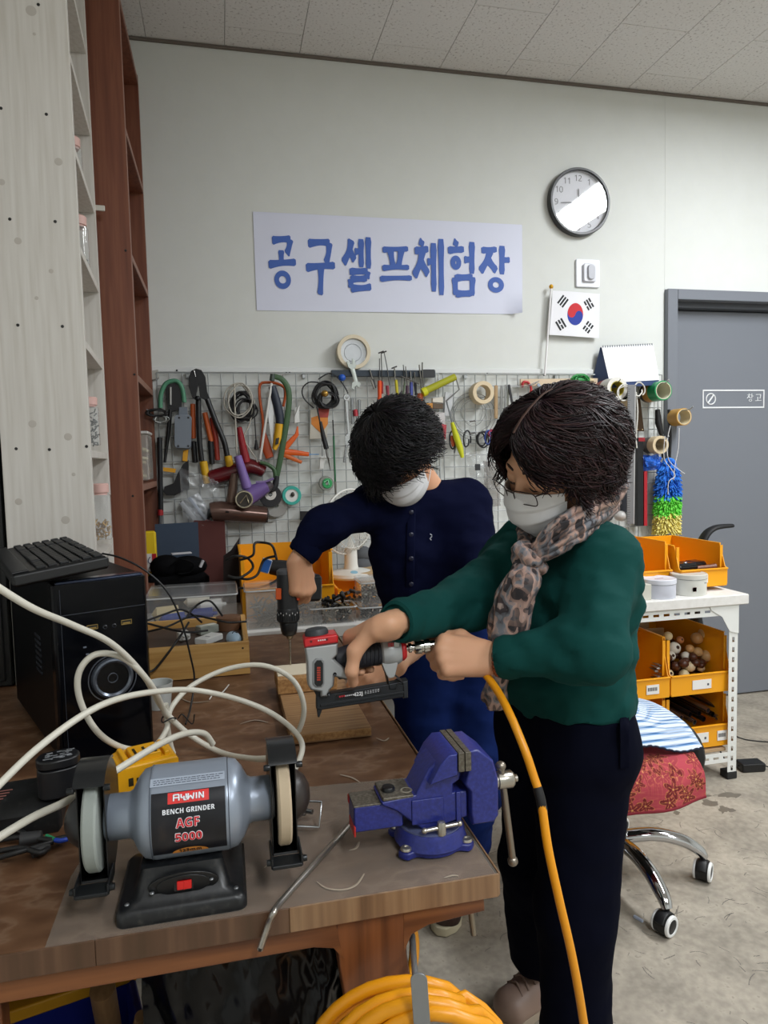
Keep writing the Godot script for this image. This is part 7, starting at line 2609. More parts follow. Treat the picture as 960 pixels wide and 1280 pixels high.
func table_right():
	bin("yellow bin of black cases and a wooden handle at the right end of the table", Vector3(1.862, TT + 0.012, -2.42), 0.215, 0.175, 0.36, 0.078, [[-0.01, 0.05, 1]])
	bin("yellow bin behind the green shoulder, second from the table's right end", Vector3(1.62, TT, -2.45), 0.235, 0.2, 0.36, 0.09, [])
	bin("low yellow bin nearest the green sleeve on the table", Vector3(1.44, TT, -2.4), 0.16, 0.15, 0.3, 0.07, [])
	var lean := get_node("storage_bin_002")
	var m := MB.new()
	m.box(Vector3(0, -0.006, -0.2), Vector3(0.15, 0.012, 0.25), 0.002)
	obj("foot", m, mat("c17c12", 0.5), lean)
	var t := thing("black_case", "shiny black zip case lying in the right end bin on the table", "case", Vector3(1.84, TT + 0.055, -2.5))
	m = MB.new()
	m.x = Transform3D(Basis(Vector3.UP, 0.15), Vector3.ZERO)
	m.box(Vector3(-0.025, 0.03, 0), Vector3(0.11, 0.05, 0.09), 0.016)
	m.box(Vector3(0.055, 0.04, -0.01), Vector3(0.07, 0.03, 0.07), 0.01)
	obj("case", m, mat("101114", 0.22), t)
	m = MB.new()
	m.ell(Vector3(-0.02, 0.056, 0.02), Vector3(0.01, 0.003, 0.006), 10, 6)
	obj("clasp", m, mat("b9b9bb", 0.2, 0.8), t)
	t = thing("wooden_tool", "short brown wooden handle beside the black case in the bin", "handle", Vector3(1.9, TT + 0.07, -2.47))
	m = MB.new()
	m.tube([Vector3(-0.04, 0.014, -0.01), Vector3(0.03, 0.018, 0.0), Vector3(0.05, 0.02, 0.004)], [0.011, 0.012, 0.014], 12)
	obj("handle", m, mat("6d3d22", 0.4), t)
	# two white tins and a grey box before the bins
	for q in [[1.638, -2.395, 0.066, 0.074, "bluish-white round lidded tin nearest the green sleeve", "cfd2de", "d9dbe4"], [1.782, -2.41, 0.069, 0.083, "cream-white round lidded tin with a small red square before the right bin", "d8d8d0", "cdccc4"]]:
		t = thing("round_tin", q[4], "tin", Vector3(q[0], TT, q[1]), 0.0, "white tins on the table")
		m = MB.new()
		m.lathe([[0, 0], [q[2] - 0.004, 0], [q[2] - 0.002, 0.003], [q[2] - 0.002, q[3] - 0.018]], 40)
		obj("body", m, mat(q[5], 0.35), t)
		m = MB.new()
		m.lathe([[q[2] - 0.003, q[3] - 0.019], [q[2], q[3] - 0.018], [q[2], q[3] - 0.002], [q[2] - 0.003, q[3]], [q[2] - 0.008, q[3] - 0.003], [0, q[3] - 0.003]], 40)
		obj("lid", m, mat(q[6], 0.35), t)
		m = MB.new()
		m.lathe([[q[2] - 0.001, q[3] - 0.0195], [q[2] + 0.0003, q[3] - 0.019], [q[2] - 0.001, q[3] - 0.0175]], 40)
		obj("seam", m, mat("5a5c66", 0.4), t)
	m = MB.new()
	for i in 3: m.box(Vector3(-0.02 + i * 0.0, 0.028 + i * 0.0, 0.0655), Vector3(0.016, 0.016, 0.0012), 0.0002)
	obj("red_square", m, mat("b5303a", 0.5), t)
	m = MB.new()
	m.box(Vector3(0.025, 0.05, 0.0615), Vector3(0.02, 0.003, 0.001), 0.0002)
	obj("print", m, mat("777a82", 0.5), t)
	m = MB.new()
	for i in 6: m.box(Vector3(-0.02 + i * 0.007, 0.0725, 0.01 - i * 0.001), Vector3(0.004, 0.0006, 0.005), 0.0002)
	obj("print", m, mat("b05a58", 0.5), get_node("round_tin_001"))
	t = thing("grey_carton", "small grey-white carton squeezed behind the green sleeve", "carton", Vector3(1.54, TT, -2.37))
	m = MB.new()
	m.box(Vector3(0, 0.03, 0), Vector3(0.07, 0.06, 0.05), 0.002)
	obj("box", m, mat("c4c2b6", 0.6), t)
	t = thing("paper_stack", "stack of papers on the white table at the green sleeve", "papers", Vector3(1.43, TT - 0.0, -2.36))
	m = MB.new()
	for i in 5: m.box(Vector3(0.002 * (i % 3), 0.003 + 0.005 * i, 0.0), Vector3(0.12, 0.0045, 0.055), 0.0005)
	obj("sheets", m, mat("d2d3d6", 0.6), t)
	# lower shelf bins: two stacked columns
	bin("large yellow bin of wooden balls and knobs on the upper tier below the table", Vector3(1.802, 0.347, -2.352), 0.272, 0.235, 0.5, 0.088, [[0.0, 0.085]])
	bin("large yellow bin of metal strips left of the wooden balls", Vector3(1.525, 0.347, -2.352), 0.272, 0.235, 0.5, 0.088, [[0.06, 0.055, 1]])
	bin("yellow bin of black and silver tubes on the table's lower shelf", Vector3(1.802, 0.127, -2.352), 0.272, 0.215, 0.5, 0.095, [[-0.01, 0.085], [0.095, 0.045, 1]])
	bin("yellow bin below the metal strips, half hidden by the striped cloth", Vector3(1.525, 0.127, -2.352), 0.272, 0.215, 0.5, 0.095, [])
	bin("yellow bin low behind the blue jeans", Vector3(1.2, 0.127, -2.352), 0.272, 0.215, 0.5, 0.095, [])
	bin("yellow bin on the upper tier behind the blue jeans", Vector3(1.2, 0.347, -2.352), 0.272, 0.235, 0.5, 0.135, [])
	# wooden balls and knobs, each its own
	rng.seed = 21
	var cols := ["b98a55", "c9a26e", "8a5a34", "d9c6a0", "a5673a", "d8d4c8", "5e3522", "e0cfa2"]
	var spots := [[905, 829, 11], [883, 820, 11], [862, 833, 10], [843, 810, 11], [871, 798, 11], [881, 792, 12], [838, 820, 9], [855, 843, 9], [828, 829, 8], [824, 838, 8], [893, 837, 8], [872, 815, 9], [850, 800, 7], [835, 795, 8], [818, 800, 7], [826, 808, 8], [862, 811, 8], [876, 835, 7], [845, 833, 8], [815, 812, 7], [886, 806, 7], [836, 842, 8], [820, 822, 8], [857, 820, 8], [868, 846, 6], [896, 818, 7]]
	var k := 0
	var tones := {"b98a55": "tan", "c9a26e": "light tan", "8a5a34": "brown", "d9c6a0": "cream", "a5673a": "orange-brown", "d8d4c8": "off-white", "5e3522": "dark brown", "e0cfa2": "pale yellow"}
	for s in spots:
		var r: float = s[2] / F * 2.05
		var p := onz(s[0], s[1], -2.46 - 0.06 * ((850.0 - s[1]) / 50.0))
		var c: String = cols[[1, 1, 3, 5, 0, 1, 5, 7, 0, 4][k] if k < 10 else (k * 3) % 8]
		var nth := 1
		for s2 in spots:
			if s2[0] < s[0] or (s2[0] == s[0] and s2[1] < s[1]): nth += 1
		var o := thing("wooden_ball", "%s wooden ball, %s from the left in the yellow bin of knobs" % [tones[c], ORD[nth]], "ball", p, 0.0, "wooden balls in the bin")
		m = MB.new()
		m.ell(Vector3.ZERO, Vector3(r, r * 0.95, r), 14, 10)
		obj("ball", m, mat(c, 0.4), o)
		if k % 3 == 0:
			m = MB.new()
			m.x = Transform3D(Basis(Vector3.RIGHT, PI / 2 - 0.4), Vector3(0, r * 0.35, r * 0.9))
			m.lathe([[0, 0.001], [r * 0.25, 0.001], [r * 0.3, 0]], 10)
			obj("bore", m, mat("3a2415", 0.8), o)
		k += 1
	t = thing("knob_heap", "heap of dark brown turned knobs under the wooden balls", "knobs", Vector3(1.8, 0.365, -2.58))
	t.set_meta("kind", "stuff")
	m = MB.new()
	for i in 90:
		m.ell(Vector3(rng.randf_range(-0.11, 0.11), rng.randf_range(0.0, 0.11), rng.randf_range(-0.13, 0.14)), Vector3(0.02, 0.017, 0.02) * rng.randf_range(0.7, 1.2), 8, 6)
	obj("knobs", m, mat("4e2c1d", 0.4), t).set_meta("kind", "stuff")
	for i in 2:
		t = thing("wood_offcut", ["pale flat wood offcut standing across the back of the knob bin", "second wood offcut leaning behind the first in the knob bin"][i], "offcut", Vector3(1.77 - i * 0.03, 0.45, -2.7 - i * 0.06))
		m = MB.new()
		m.x = Transform3D(Basis(Vector3.BACK, -0.03 + i * 0.06), Vector3.ZERO)
		m.box(Vector3(0, 0.04 + i * 0.02, 0), Vector3(0.2, 0.09, 0.012), 0.001)
		obj("offcut", m, wood(120 + i, [[0.0, "a5835a"], [1.0, "c0a078"]], 0, 0.6), t)
	# strips and tubes: individual lengths
	for i in 9:
		var a := onz(782 + (i % 3) * 6, 812 + i * 4, -2.75)
		var b := onz(826 - (i % 3) * 3 + i * 0.3, 832 + i * 3.5, -2.4)
		t = thing("metal_strip", "%s metal strip, %s from the top of the bundle in the left bin" % [["grey", "pale", "dark grey"][i % 3], ORD[i + 1]], "strip", b, 0.0, "metal strips in the left bin")
		m = MB.new()
		m.tube([a, b], 0.009, 4, true, 0.5, Vector3.RIGHT)
		obj("strip", m, mat(["b9b9b2", "d5d6d2", "8b8c88"][i % 3], 0.35, 0.5), t, true)
	for i in 11:
		var b := onz(846 + i * 5.6, [903, 897, 908, 893, 903, 892, 899, 888, 893, 897, 886][i], -2.42)
		var a := b + Vector3(-0.06, 0.03, -0.36)
		var dark := i in [2, 3, 5, 6, 8]
		t = thing("metal_tube", "%s tube, %s from the left in the yellow bin on the lower shelf" % ["black" if dark else "silver", ORD[i + 1]], "tube", b, 0.0, "black tubes in the lower bin" if dark else "silver tubes in the lower bin")
		m = MB.new()
		m.x = look(b, b - a, Vector3.UP)
		m.lathe([[0.0115, -0.36], [0.0115, 0.0], [0.009, 0.0], [0.009, -0.1], [0.0, -0.1]], 14)
		obj("tube", m, mat("17171a" if dark else "a3a09a", 0.25, 0.3 if dark else 0.9), t, true)
	# black bag hanging behind the table's end
	t = thing("black_stand", "black angled arm of a stand rising behind the right end of the table", "stand", Vector3(1.97, 0, -2.84))
	m = MB.new()
	m.tube(spl([onz(882, 830, -2.82), onz(868, 770, -2.82), onz(872, 700, -2.82), onz(880, 672, -2.82), onz(893, 660, -2.82), onz(915, 657, -2.82)], 5), [0.06, 0.045, 0.03, 0.028, 0.024, 0.018], 10, true, 0.5)
	m.tube([onz(882, 830, -2.82), Vector3(2.06, 0.0, -2.86)], [0.06, 0.08], 10, true, 0.5)
	obj("arm", m, mat("131315", 0.6), t, true)
	# power adapter with its lead on the floor
	var ap := ony(938, 962, 0.0)
	t = thing("power_adapter", "black power adapter with its lead on the floor by the table leg", "adapter", ap, -0.15)
	m = MB.new()
	m.box(Vector3(0, 0.018, 0), Vector3(0.1, 0.036, 0.06), 0.006)
	obj("brick", m, mat("131315", 0.4), t)
	m = MB.new()
	m.tube(spl([Vector3(-0.05, 0.018, 0), Vector3(-0.08, 0.03, -0.06), Vector3(-0.04, 0.1, -0.2), Vector3(0.1, 0.04, -0.2), Vector3(0.3, 0.006, -0.22)]), 0.003, 7)
	m.tube(spl([Vector3(0.05, 0.018, 0), Vector3(0.1, 0.006, 0.01), Vector3(0.2, 0.004, -0.06), Vector3(0.35, 0.004, -0.05)]), 0.003, 7)
	obj("lead", m, mat("131315", 0.45), t)
	t = thing("floor_clip", "tiny white and blue scrap on the floor by the chair's caster", "scrap", ony(798, 1150, 0.0), 0.4)
	m = MB.new()
	m.box(Vector3(0, 0.004, 0), Vector3(0.008, 0.008, 0.03), 0.002)
	obj("scrap", m, mat("b9c3d6", 0.4), t)


func chair():
	var c := Vector3(1.132, 0, -1.879)
	var t := thing("office_chair", "swivel chair with a chrome star base and white-rimmed casters", "chair", c)
	var chrome := mat("c6c6c8", 0.08, 1.0)
	var blk := mat("101012", 0.5)
	var m := MB.new()
	m.lathe([[0.0, 0.09], [0.04, 0.09], [0.043, 0.15], [0.03, 0.155], [0.026, 0.16], [0.026, 0.25], [0.018, 0.255], [0.018, 0.36], [0.0, 0.36]], 24)
	obj("gas_column", m, mat("8f8f8f", 0.25, 0.8), t)
	var a0 := atan2(-1.613 + 1.879, 1.131 - 1.132)
	for k in 5:
		var a := a0 - TAU * k / 5.0
		var e := Vector3(cos(a), 0, sin(a))
		var side := Vector3(-e.z, 0, e.x)
		m = MB.new()
		m.tube(spl([e * 0.03 + Vector3(0, 0.125, 0), e * 0.12 + Vector3(0, 0.135, 0), e * 0.2 + Vector3(0, 0.12, 0), e * 0.255 + Vector3(0, 0.088, 0), e * 0.272 + Vector3(0, 0.066, 0)], 6), [0.025, 0.024, 0.023, 0.02, 0.015], 12, true, 0.8, side)
		var leg := obj("leg", m, chrome, t)
		m = MB.new()
		var w := e * 0.27 + side * 0.0
		m.tube([w + Vector3(0, 0.07, 0), w + Vector3(0, 0.045, 0)], 0.008, 8)
		var hood := PackedVector3Array()
		for i in 9: hood.append(Vector3(w.x, 0.03, w.z) + [1.15, 0.85, 0.9, 2.0, -0.6][k] * 0.0 * Vector3.ONE + Vector3(cos([1.15, 0.85, 0.9, 2.0, -0.6][k]), 0, sin([1.15, 0.85, 0.9, 2.0, -0.6][k])).cross(Vector3.UP) * (0.012 + cos(0.4 + i * 0.29) * 0.031) + Vector3.UP * sin(0.4 + i * 0.29) * 0.031)
		m.tube(hood, 0.016, 8, true, 0.22, Vector3(cos([1.15, 0.85, 0.9, 2.0, -0.6][k]), 0, sin([1.15, 0.85, 0.9, 2.0, -0.6][k])))
		var yaw := [1.15, 0.85, 0.9, 2.0, -0.6][k] as float
		var ad := Vector3(cos(yaw), 0, sin(yaw))      # axle direction
		var cc := w + Vector3(0, 0.03, 0) + ad.cross(Vector3.UP) * 0.012
		var tf := look(cc, ad, Vector3.UP)
		m.x = tf
		m.lathe([[0, -0.024], [0.022, -0.024], [0.028, -0.02], [0.0285, 0.02], [0.024, 0.0235], [0, 0.0235]], 24)
		obj("caster", m, blk, leg)
		m = MB.new()
		m.x = tf
		m.lathe([[0.0195, 0.0235], [0.02, 0.0255], [0.0262, 0.025], [0.0288, 0.022], [0.0288, 0.018], [0.028, 0.0175]], 24)
		m.lathe([[0.0195, -0.0235], [0.02, -0.0255], [0.0262, -0.025], [0.0288, -0.022], [0.0288, -0.018], [0.028, -0.0175]], 24)
		obj("caster_rim", m, mat("e2e2e0", 0.4), leg)
	m = MB.new()
	m.x = Transform3D(Basis(Vector3.RIGHT, -PI / 2), Vector3(0.0, 0.36, 0.0))
	m.prism(rect(-0.3, -0.2, 0.11, 0.2, 0.1, 8), 0.0, 0.075, 0.02)
	obj("seat", m, blk, t)
	m = MB.new()
	m.tube(spl([Vector3(0.06, 0.35, -0.05), Vector3(0.13, 0.34, -0.05), Vector3(0.16, 0.38, -0.04)]), 0.018, 8)
	m.x = Transform3D(Basis(Vector3.UP, 0.5), Vector3(0.185, 0.385, 0.0))
	m.ell(Vector3.ZERO, Vector3(0.035, 0.11, 0.12), 18, 12)
	obj("backrest", m, blk, t)
	# red floral cloth hanging over the seat edge
	var red := StandardMaterial3D.new()
	var im := Image.create(256, 256, false, Image.FORMAT_RGB8)
	im.fill(Color("b5434f"))
	rng.seed = 77
	for i in 34:
		var fx := rng.randf() * 256
		var fy := rng.randf() * 256
		var rr := rng.randf_range(16, 30)
		var n := rng.randi_range(5, 6)
		var ph := rng.randf() * TAU
		for y in range(-31, 32):
			for x in range(-31, 32):
				var d := sqrt(x * x + y * y)
				var a := atan2(y, x) * n + ph
				var lim := rr * (0.72 + 0.28 * cos(a))
				if d < lim:
					var cl := Color("6b101c") if d < lim - 1.8 else Color("cf8a4c")
					if d < rr * 0.5 and absf(sin(a * 0.5)) < 0.22: cl = Color("cf8a4c")
					if d < 3.0: cl = Color("d8a05a")
					im.set_pixel(posmod(int(fx) + x, 256), posmod(int(fy) + y, 256), cl)
	red.albedo_texture = ImageTexture.create_from_image(im)
	red.uv1_triplanar = true
	red.uv1_scale = Vector3.ONE * 3.6
	red.roughness = 0.9
	t = thing("floral_cushion_cover", "red cloth with dark flowers draped over the office chair's seat edge", "cloth", c + Vector3(0, 0.44, 0))
	var rows := []
	for i in 15:
		var l := PackedVector3Array()
		for j in 19:
			var u := j / 18.0
			var v := i / 14.0
			var x := lerpf(-0.3, 0.115 , u)
			var z := lerpf(-0.16, 0.215, minf(v / 0.55, 1.0))
			var y := 0.444 + 0.01 * sin(u * 7.0) * (1.0 - v) + 0.012
			if v > 0.55:
				var h := (v - 0.55) / 0.45
				y -= h * (0.13 - 0.03 * u) - 0.012 * (1 - h)
				z += 0.05 * sin(minf(h * 2.0, 1.0) * PI / 2) + 0.012 * sin(u * 11.0) * h
				x += h * 0.02 * (u - 0.3)
			l.append(Vector3(x, y - 0.44, z))
		rows.append(l)
	m = MB.new()
	m.sheet(rows, 0.006)
	obj("cover", m, red, t)
	m = MB.new()
	m.tube(rows[14], 0.005, 7)
	obj("hem", m, mat("7d1626", 0.8), t)
	# striped cloth lying over it, backed by a folded patterned piece
	t = thing("striped_cloth", "blue and white striped cloth with a scalloped dark edge heaped on the chair", "cloth", c + Vector3(0.05, 0.47, 0.05))
	var st := GradientTexture2D.new()
	var g := Gradient.new()
	g.interpolation_mode = Gradient.GRADIENT_INTERPOLATE_CONSTANT
	g.offsets = PackedFloat32Array([0.0, 0.62, 0.72, 0.82])
	g.colors = PackedColorArray([Color("d5dde6"), Color("5d8fc4"), Color("1d3560"), Color("5d8fc4")])
	st.gradient = g
	st.width = 64; st.height = 64
	st.fill_from = Vector2(0, 0); st.fill_to = Vector2(0, 1)
	var sm := StandardMaterial3D.new()
	sm.albedo_texture = st
	sm.uv1_triplanar = true
	sm.uv1_scale = Vector3(70, 70, 70)
	sm.roughness = 0.9
	rows = []
	for i in 13:
		var l := PackedVector3Array()
		for j in 15:
			var u := j / 14.0
			var v := i / 12.0
			var x := lerpf(-0.26, 0.07 + 0.03 * v, u)
			var y := 0.13 * sin(PI * (0.15 + 0.5 * (1.0 - v))) * (0.55 + 0.45 * (1.0 - u * u)) + 0.006 * sin(u * 14.0)
			var z := lerpf(-0.1, 0.155 + 0.01 * sin(u * 9.0), v)
			if v > 0.8: y -= (v - 0.8) * 0.12
			l.append(Vector3(x, y - 0.01, z))
		rows.append(l)
	m = MB.new()
	m.sheet(rows, 0.006)
	obj("stripes", m, sm, t)
	m = MB.new()
	var edge := PackedVector3Array()
	for j in 57:
		var f := j / 4.0
		var q: Vector3 = rows[12][int(f)].lerp(rows[12][mini(int(f) + 1, 14)], f - int(f))
		edge.append(q + Vector3(0, 0.004 * absf(sin(j * PI / 3.0)) - 0.002, 0.005 * absf(sin(j * PI / 3.0))))
	m.tube(edge, 0.003, 6)
	obj("scallop", m, mat("141a30", 0.8), t)
	t = thing("patterned_cloth", "folded tan and dark red patterned cloth between the stripes and the chair back", "cloth", c + Vector3(0.2, 0.48, 0.0))
	rows = []
	var ca := onz(812, 892, -1.87)
	var cb2 := onz(840, 903, -1.84)
	var cc := onz(853, 926, -1.80)
	var cd := onz(826, 952, -1.78)
	for i in 9:
		var l := PackedVector3Array()
		for j in 9:
			var p := ca.lerp(cb2, i / 8.0).lerp(cd.lerp(cc, i / 8.0), j / 8.0)
			l.append(p + Vector3(0.012, 0.012, 0.012) * sin(PI * i / 8.0))
		rows.append(l)
	m = MB.new()
	m.sheet(rows, 0.012)
	obj("fold", m, nmat(noise(131, 0.02, 1, FastNoiseLite.TYPE_CELLULAR), [[0.0, "6e2f2c"], [0.4, "6e2f2c"], [0.45, "bfa27c"], [0.7, "c9b08c"], [1.0, "8e4138"]], Vector3.ONE * 6.0, 0.9), t, true)
	m = MB.new()
	m.tube([rows[8][0], rows[8][4], rows[8][8]], 0.011, 8, true, 0.5)
	obj("border", m, mat("c4aa82", 0.85), t, true)


# ---------------------------------------------------------------- wire panels and the tools hung on them
const K := 0.00355     # metres per pixel near the back wall

func wt(m: MB, p: Array, r, off := 0.03, sides := 8, k := 0, flat := 1.0):
	var q = wls(p, off)
	if k > 0: q = spl(q, k)
	var rr = r
	if r is Array:
		rr = []
		for i in q.size():
			var f: float = float(i) / (q.size() - 1) * (r.size() - 1)
			rr.append(lerpf(r[int(f)], r[mini(int(f) + 1, r.size() - 1)], f - int(f)) * K)
	else: rr = r * K
	m.tube(q, rr, sides, true, flat, Vector3.RIGHT if flat != 1.0 else Vector3.ZERO)

# one wall tool from a list of [part, colour, rough, metal, shape...] rows
func wtool(called: String, label: String, cat_: String, base: Array, rows: Array, group := "") -> Node3D:
	var t := thing(called, label, cat_, wl(base[0], base[1], 0.03), 0.0, group)
	for q in rows:
		var m := MB.new()
		match q[4]:
			"t": wt(m, q[5], q[6], q[7] if q.size() > 7 else 0.03, 9, q[8] if q.size() > 8 else 0)
			"f": wt(m, q[5], q[6], q[7] if q.size() > 7 else 0.03, 9, q[8] if q.size() > 8 else 0, 0.35)
			"p": wprism(m, q[5], q[6], q[7], 0.001)
			"e":
				m.ell(wl(q[5][0], q[5][1], q[6]), Vector3(q[5][2] * K, q[5][3] * K, q[5][4]), 14, 10)
			"r":   # ring or disc facing out: cx, cy, r outer, r inner, off, depth
				m.x = Transform3D(Basis(Vector3.RIGHT, PI / 2), wl(q[5][0], q[5][1], q[6]))
				var a: float = q[5][2] * K
				var b: float = q[5][3] * K
				if b > 0.0: m.lathe([[b, 0], [a, 0], [a, q[7] - 0.0015], [a - 0.0015, q[7]], [b, q[7]], [b, 0]], 32)
				else: m.lathe([[0, 0], [a, 0], [a, q[7] - 0.0015], [a - 0.0015, q[7]], [0, q[7]]], 32)
			"c":   # loose coil of wire: cx, cy, rx, ry, turns, wire
				var pts := PackedVector3Array()
				rng.seed = int(q[5][0])
				for i in int(q[5][4] * 14) + 1:
					var an := TAU * i / 14.0
					var j := 1.0 + 0.12 * sin(an * 0.37 + q[5][0]) + rng.randf_range(-0.07, 0.07)
					var off: float = q[6] + 0.012 * sin(an * 0.61)
					pts.append(wl(q[5][0] + cos(an) * q[5][2] * j + 2.0 * sin(an * 0.23), q[5][1] + sin(an) * q[5][3] * j, off))
				m.tube(spl(pts, 3), q[5][5] * K, 6)
		obj(q[0], m, mat(q[1], q[2], q[3]), t, true)
	return t

func wire_panels():
	var wm := mat("a9adad", 0.35, 0.3)
	for n in 2:
		var x0 := [-0.25, 0.99][n] as float
		var x1 := [0.97, 2.112][n] as float
		var y1 := 1.684
		var y0 := 0.77
		var t := thing("wire_grid", ["left white wire grid panel behind the hair dryers and hacksaw", "right white wire grid panel behind the tape rolls and ruler"][n], "grid panel", Vector3(x0, y0, WZ), 0.0, "wire grid panels")
		var z := 0.022
		var vm := MB.new()
		vm.tube([Vector3(0, 0, 0), Vector3(0, y1 - y0, 0)], 0.0025, 6)
		var vmesh := vm.mesh()
		var hm := MB.new()
		hm.tube([Vector3(0, 0, 0), Vector3(x1 - x0, 0, 0)], 0.0025, 6)
		var hmesh := hm.mesh()
		var x := 0.05
		while x < x1 - x0 - 0.01:
			put("wire", vmesh, wm, t, Transform3D(Basis(), Vector3(x, 0, z)))
			x += 0.0525
		var y := 0.02
		while y < y1 - y0 - 0.01:
			put("wire", hmesh, wm, t, Transform3D(Basis(), Vector3(0, y1 - y0 - y - 0.0335, z + 0.0035)))
			y += 0.0525
		var m := MB.new()
		m.tube([Vector3(0, 0, z), Vector3(0, y1 - y0, z), Vector3(x1 - x0, y1 - y0, z), Vector3(x1 - x0, 0, z)], 0.0035, 8)
		obj("frame", m, wm, t)
		m = MB.new()
		for e in [0.1, 0.5, 0.9]: m.box(Vector3((x1 - x0) * e, y1 - y0 - 0.01, z * 0.5 - 0.001), Vector3(0.012, 0.02, z - 0.002), 0.001)
		obj("standoff", m, wm, t)
	var b := MB.new()
	b.box(Vector3(0.92, 1.7, WZ + 0.006), Vector3(2.38, 0.022, 0.012), 0.002)
	struct(obj("trim_2", b, mat("dcdedc", 0.5)))
	for q in [[221, 463], [358, 466], [362, 466], [609, 467], [680, 469], [735, 468]]:
		var m := MB.new()
		m.ell(wl(q[0], q[1], 0.013), Vector3(0.004, 0.004, 0.003), 8, 6)
		obj("screw", m, mat("2a2a2c", 0.4, 0.6), get_node("trim_2"), true)

func film(t: Node3D, q: Array, off: float, tint: String, sd: int):   # crumpled bag film across four corners
	var rows := []
	var nf := noise(sd, 16.0, 2)
	for i in 16:
		var l := PackedVector3Array()
		for j in 16:
			var u := j / 15.0
			var v := i / 15.0
			var a := Vector2(q[0], q[1]).lerp(Vector2(q[2], q[3]), u)
			var b := Vector2(q[6], q[7]).lerp(Vector2(q[4], q[5]), u)
			var p := wl(a.lerp(b, v).x, a.lerp(b, v).y, off)
			p.z += 0.014 * nf.get_noise_2d(p.x * 2.0, p.y * 2.0) + 0.012 * sin(PI * u)
			l.append(p)
		rows.append(l)
	var m := MB.new()
	m.sheet(rows)
	obj("film", m, mat(tint, 0.12, 0.0, {"transparency": BaseMaterial3D.TRANSPARENCY_ALPHA}), t, true)

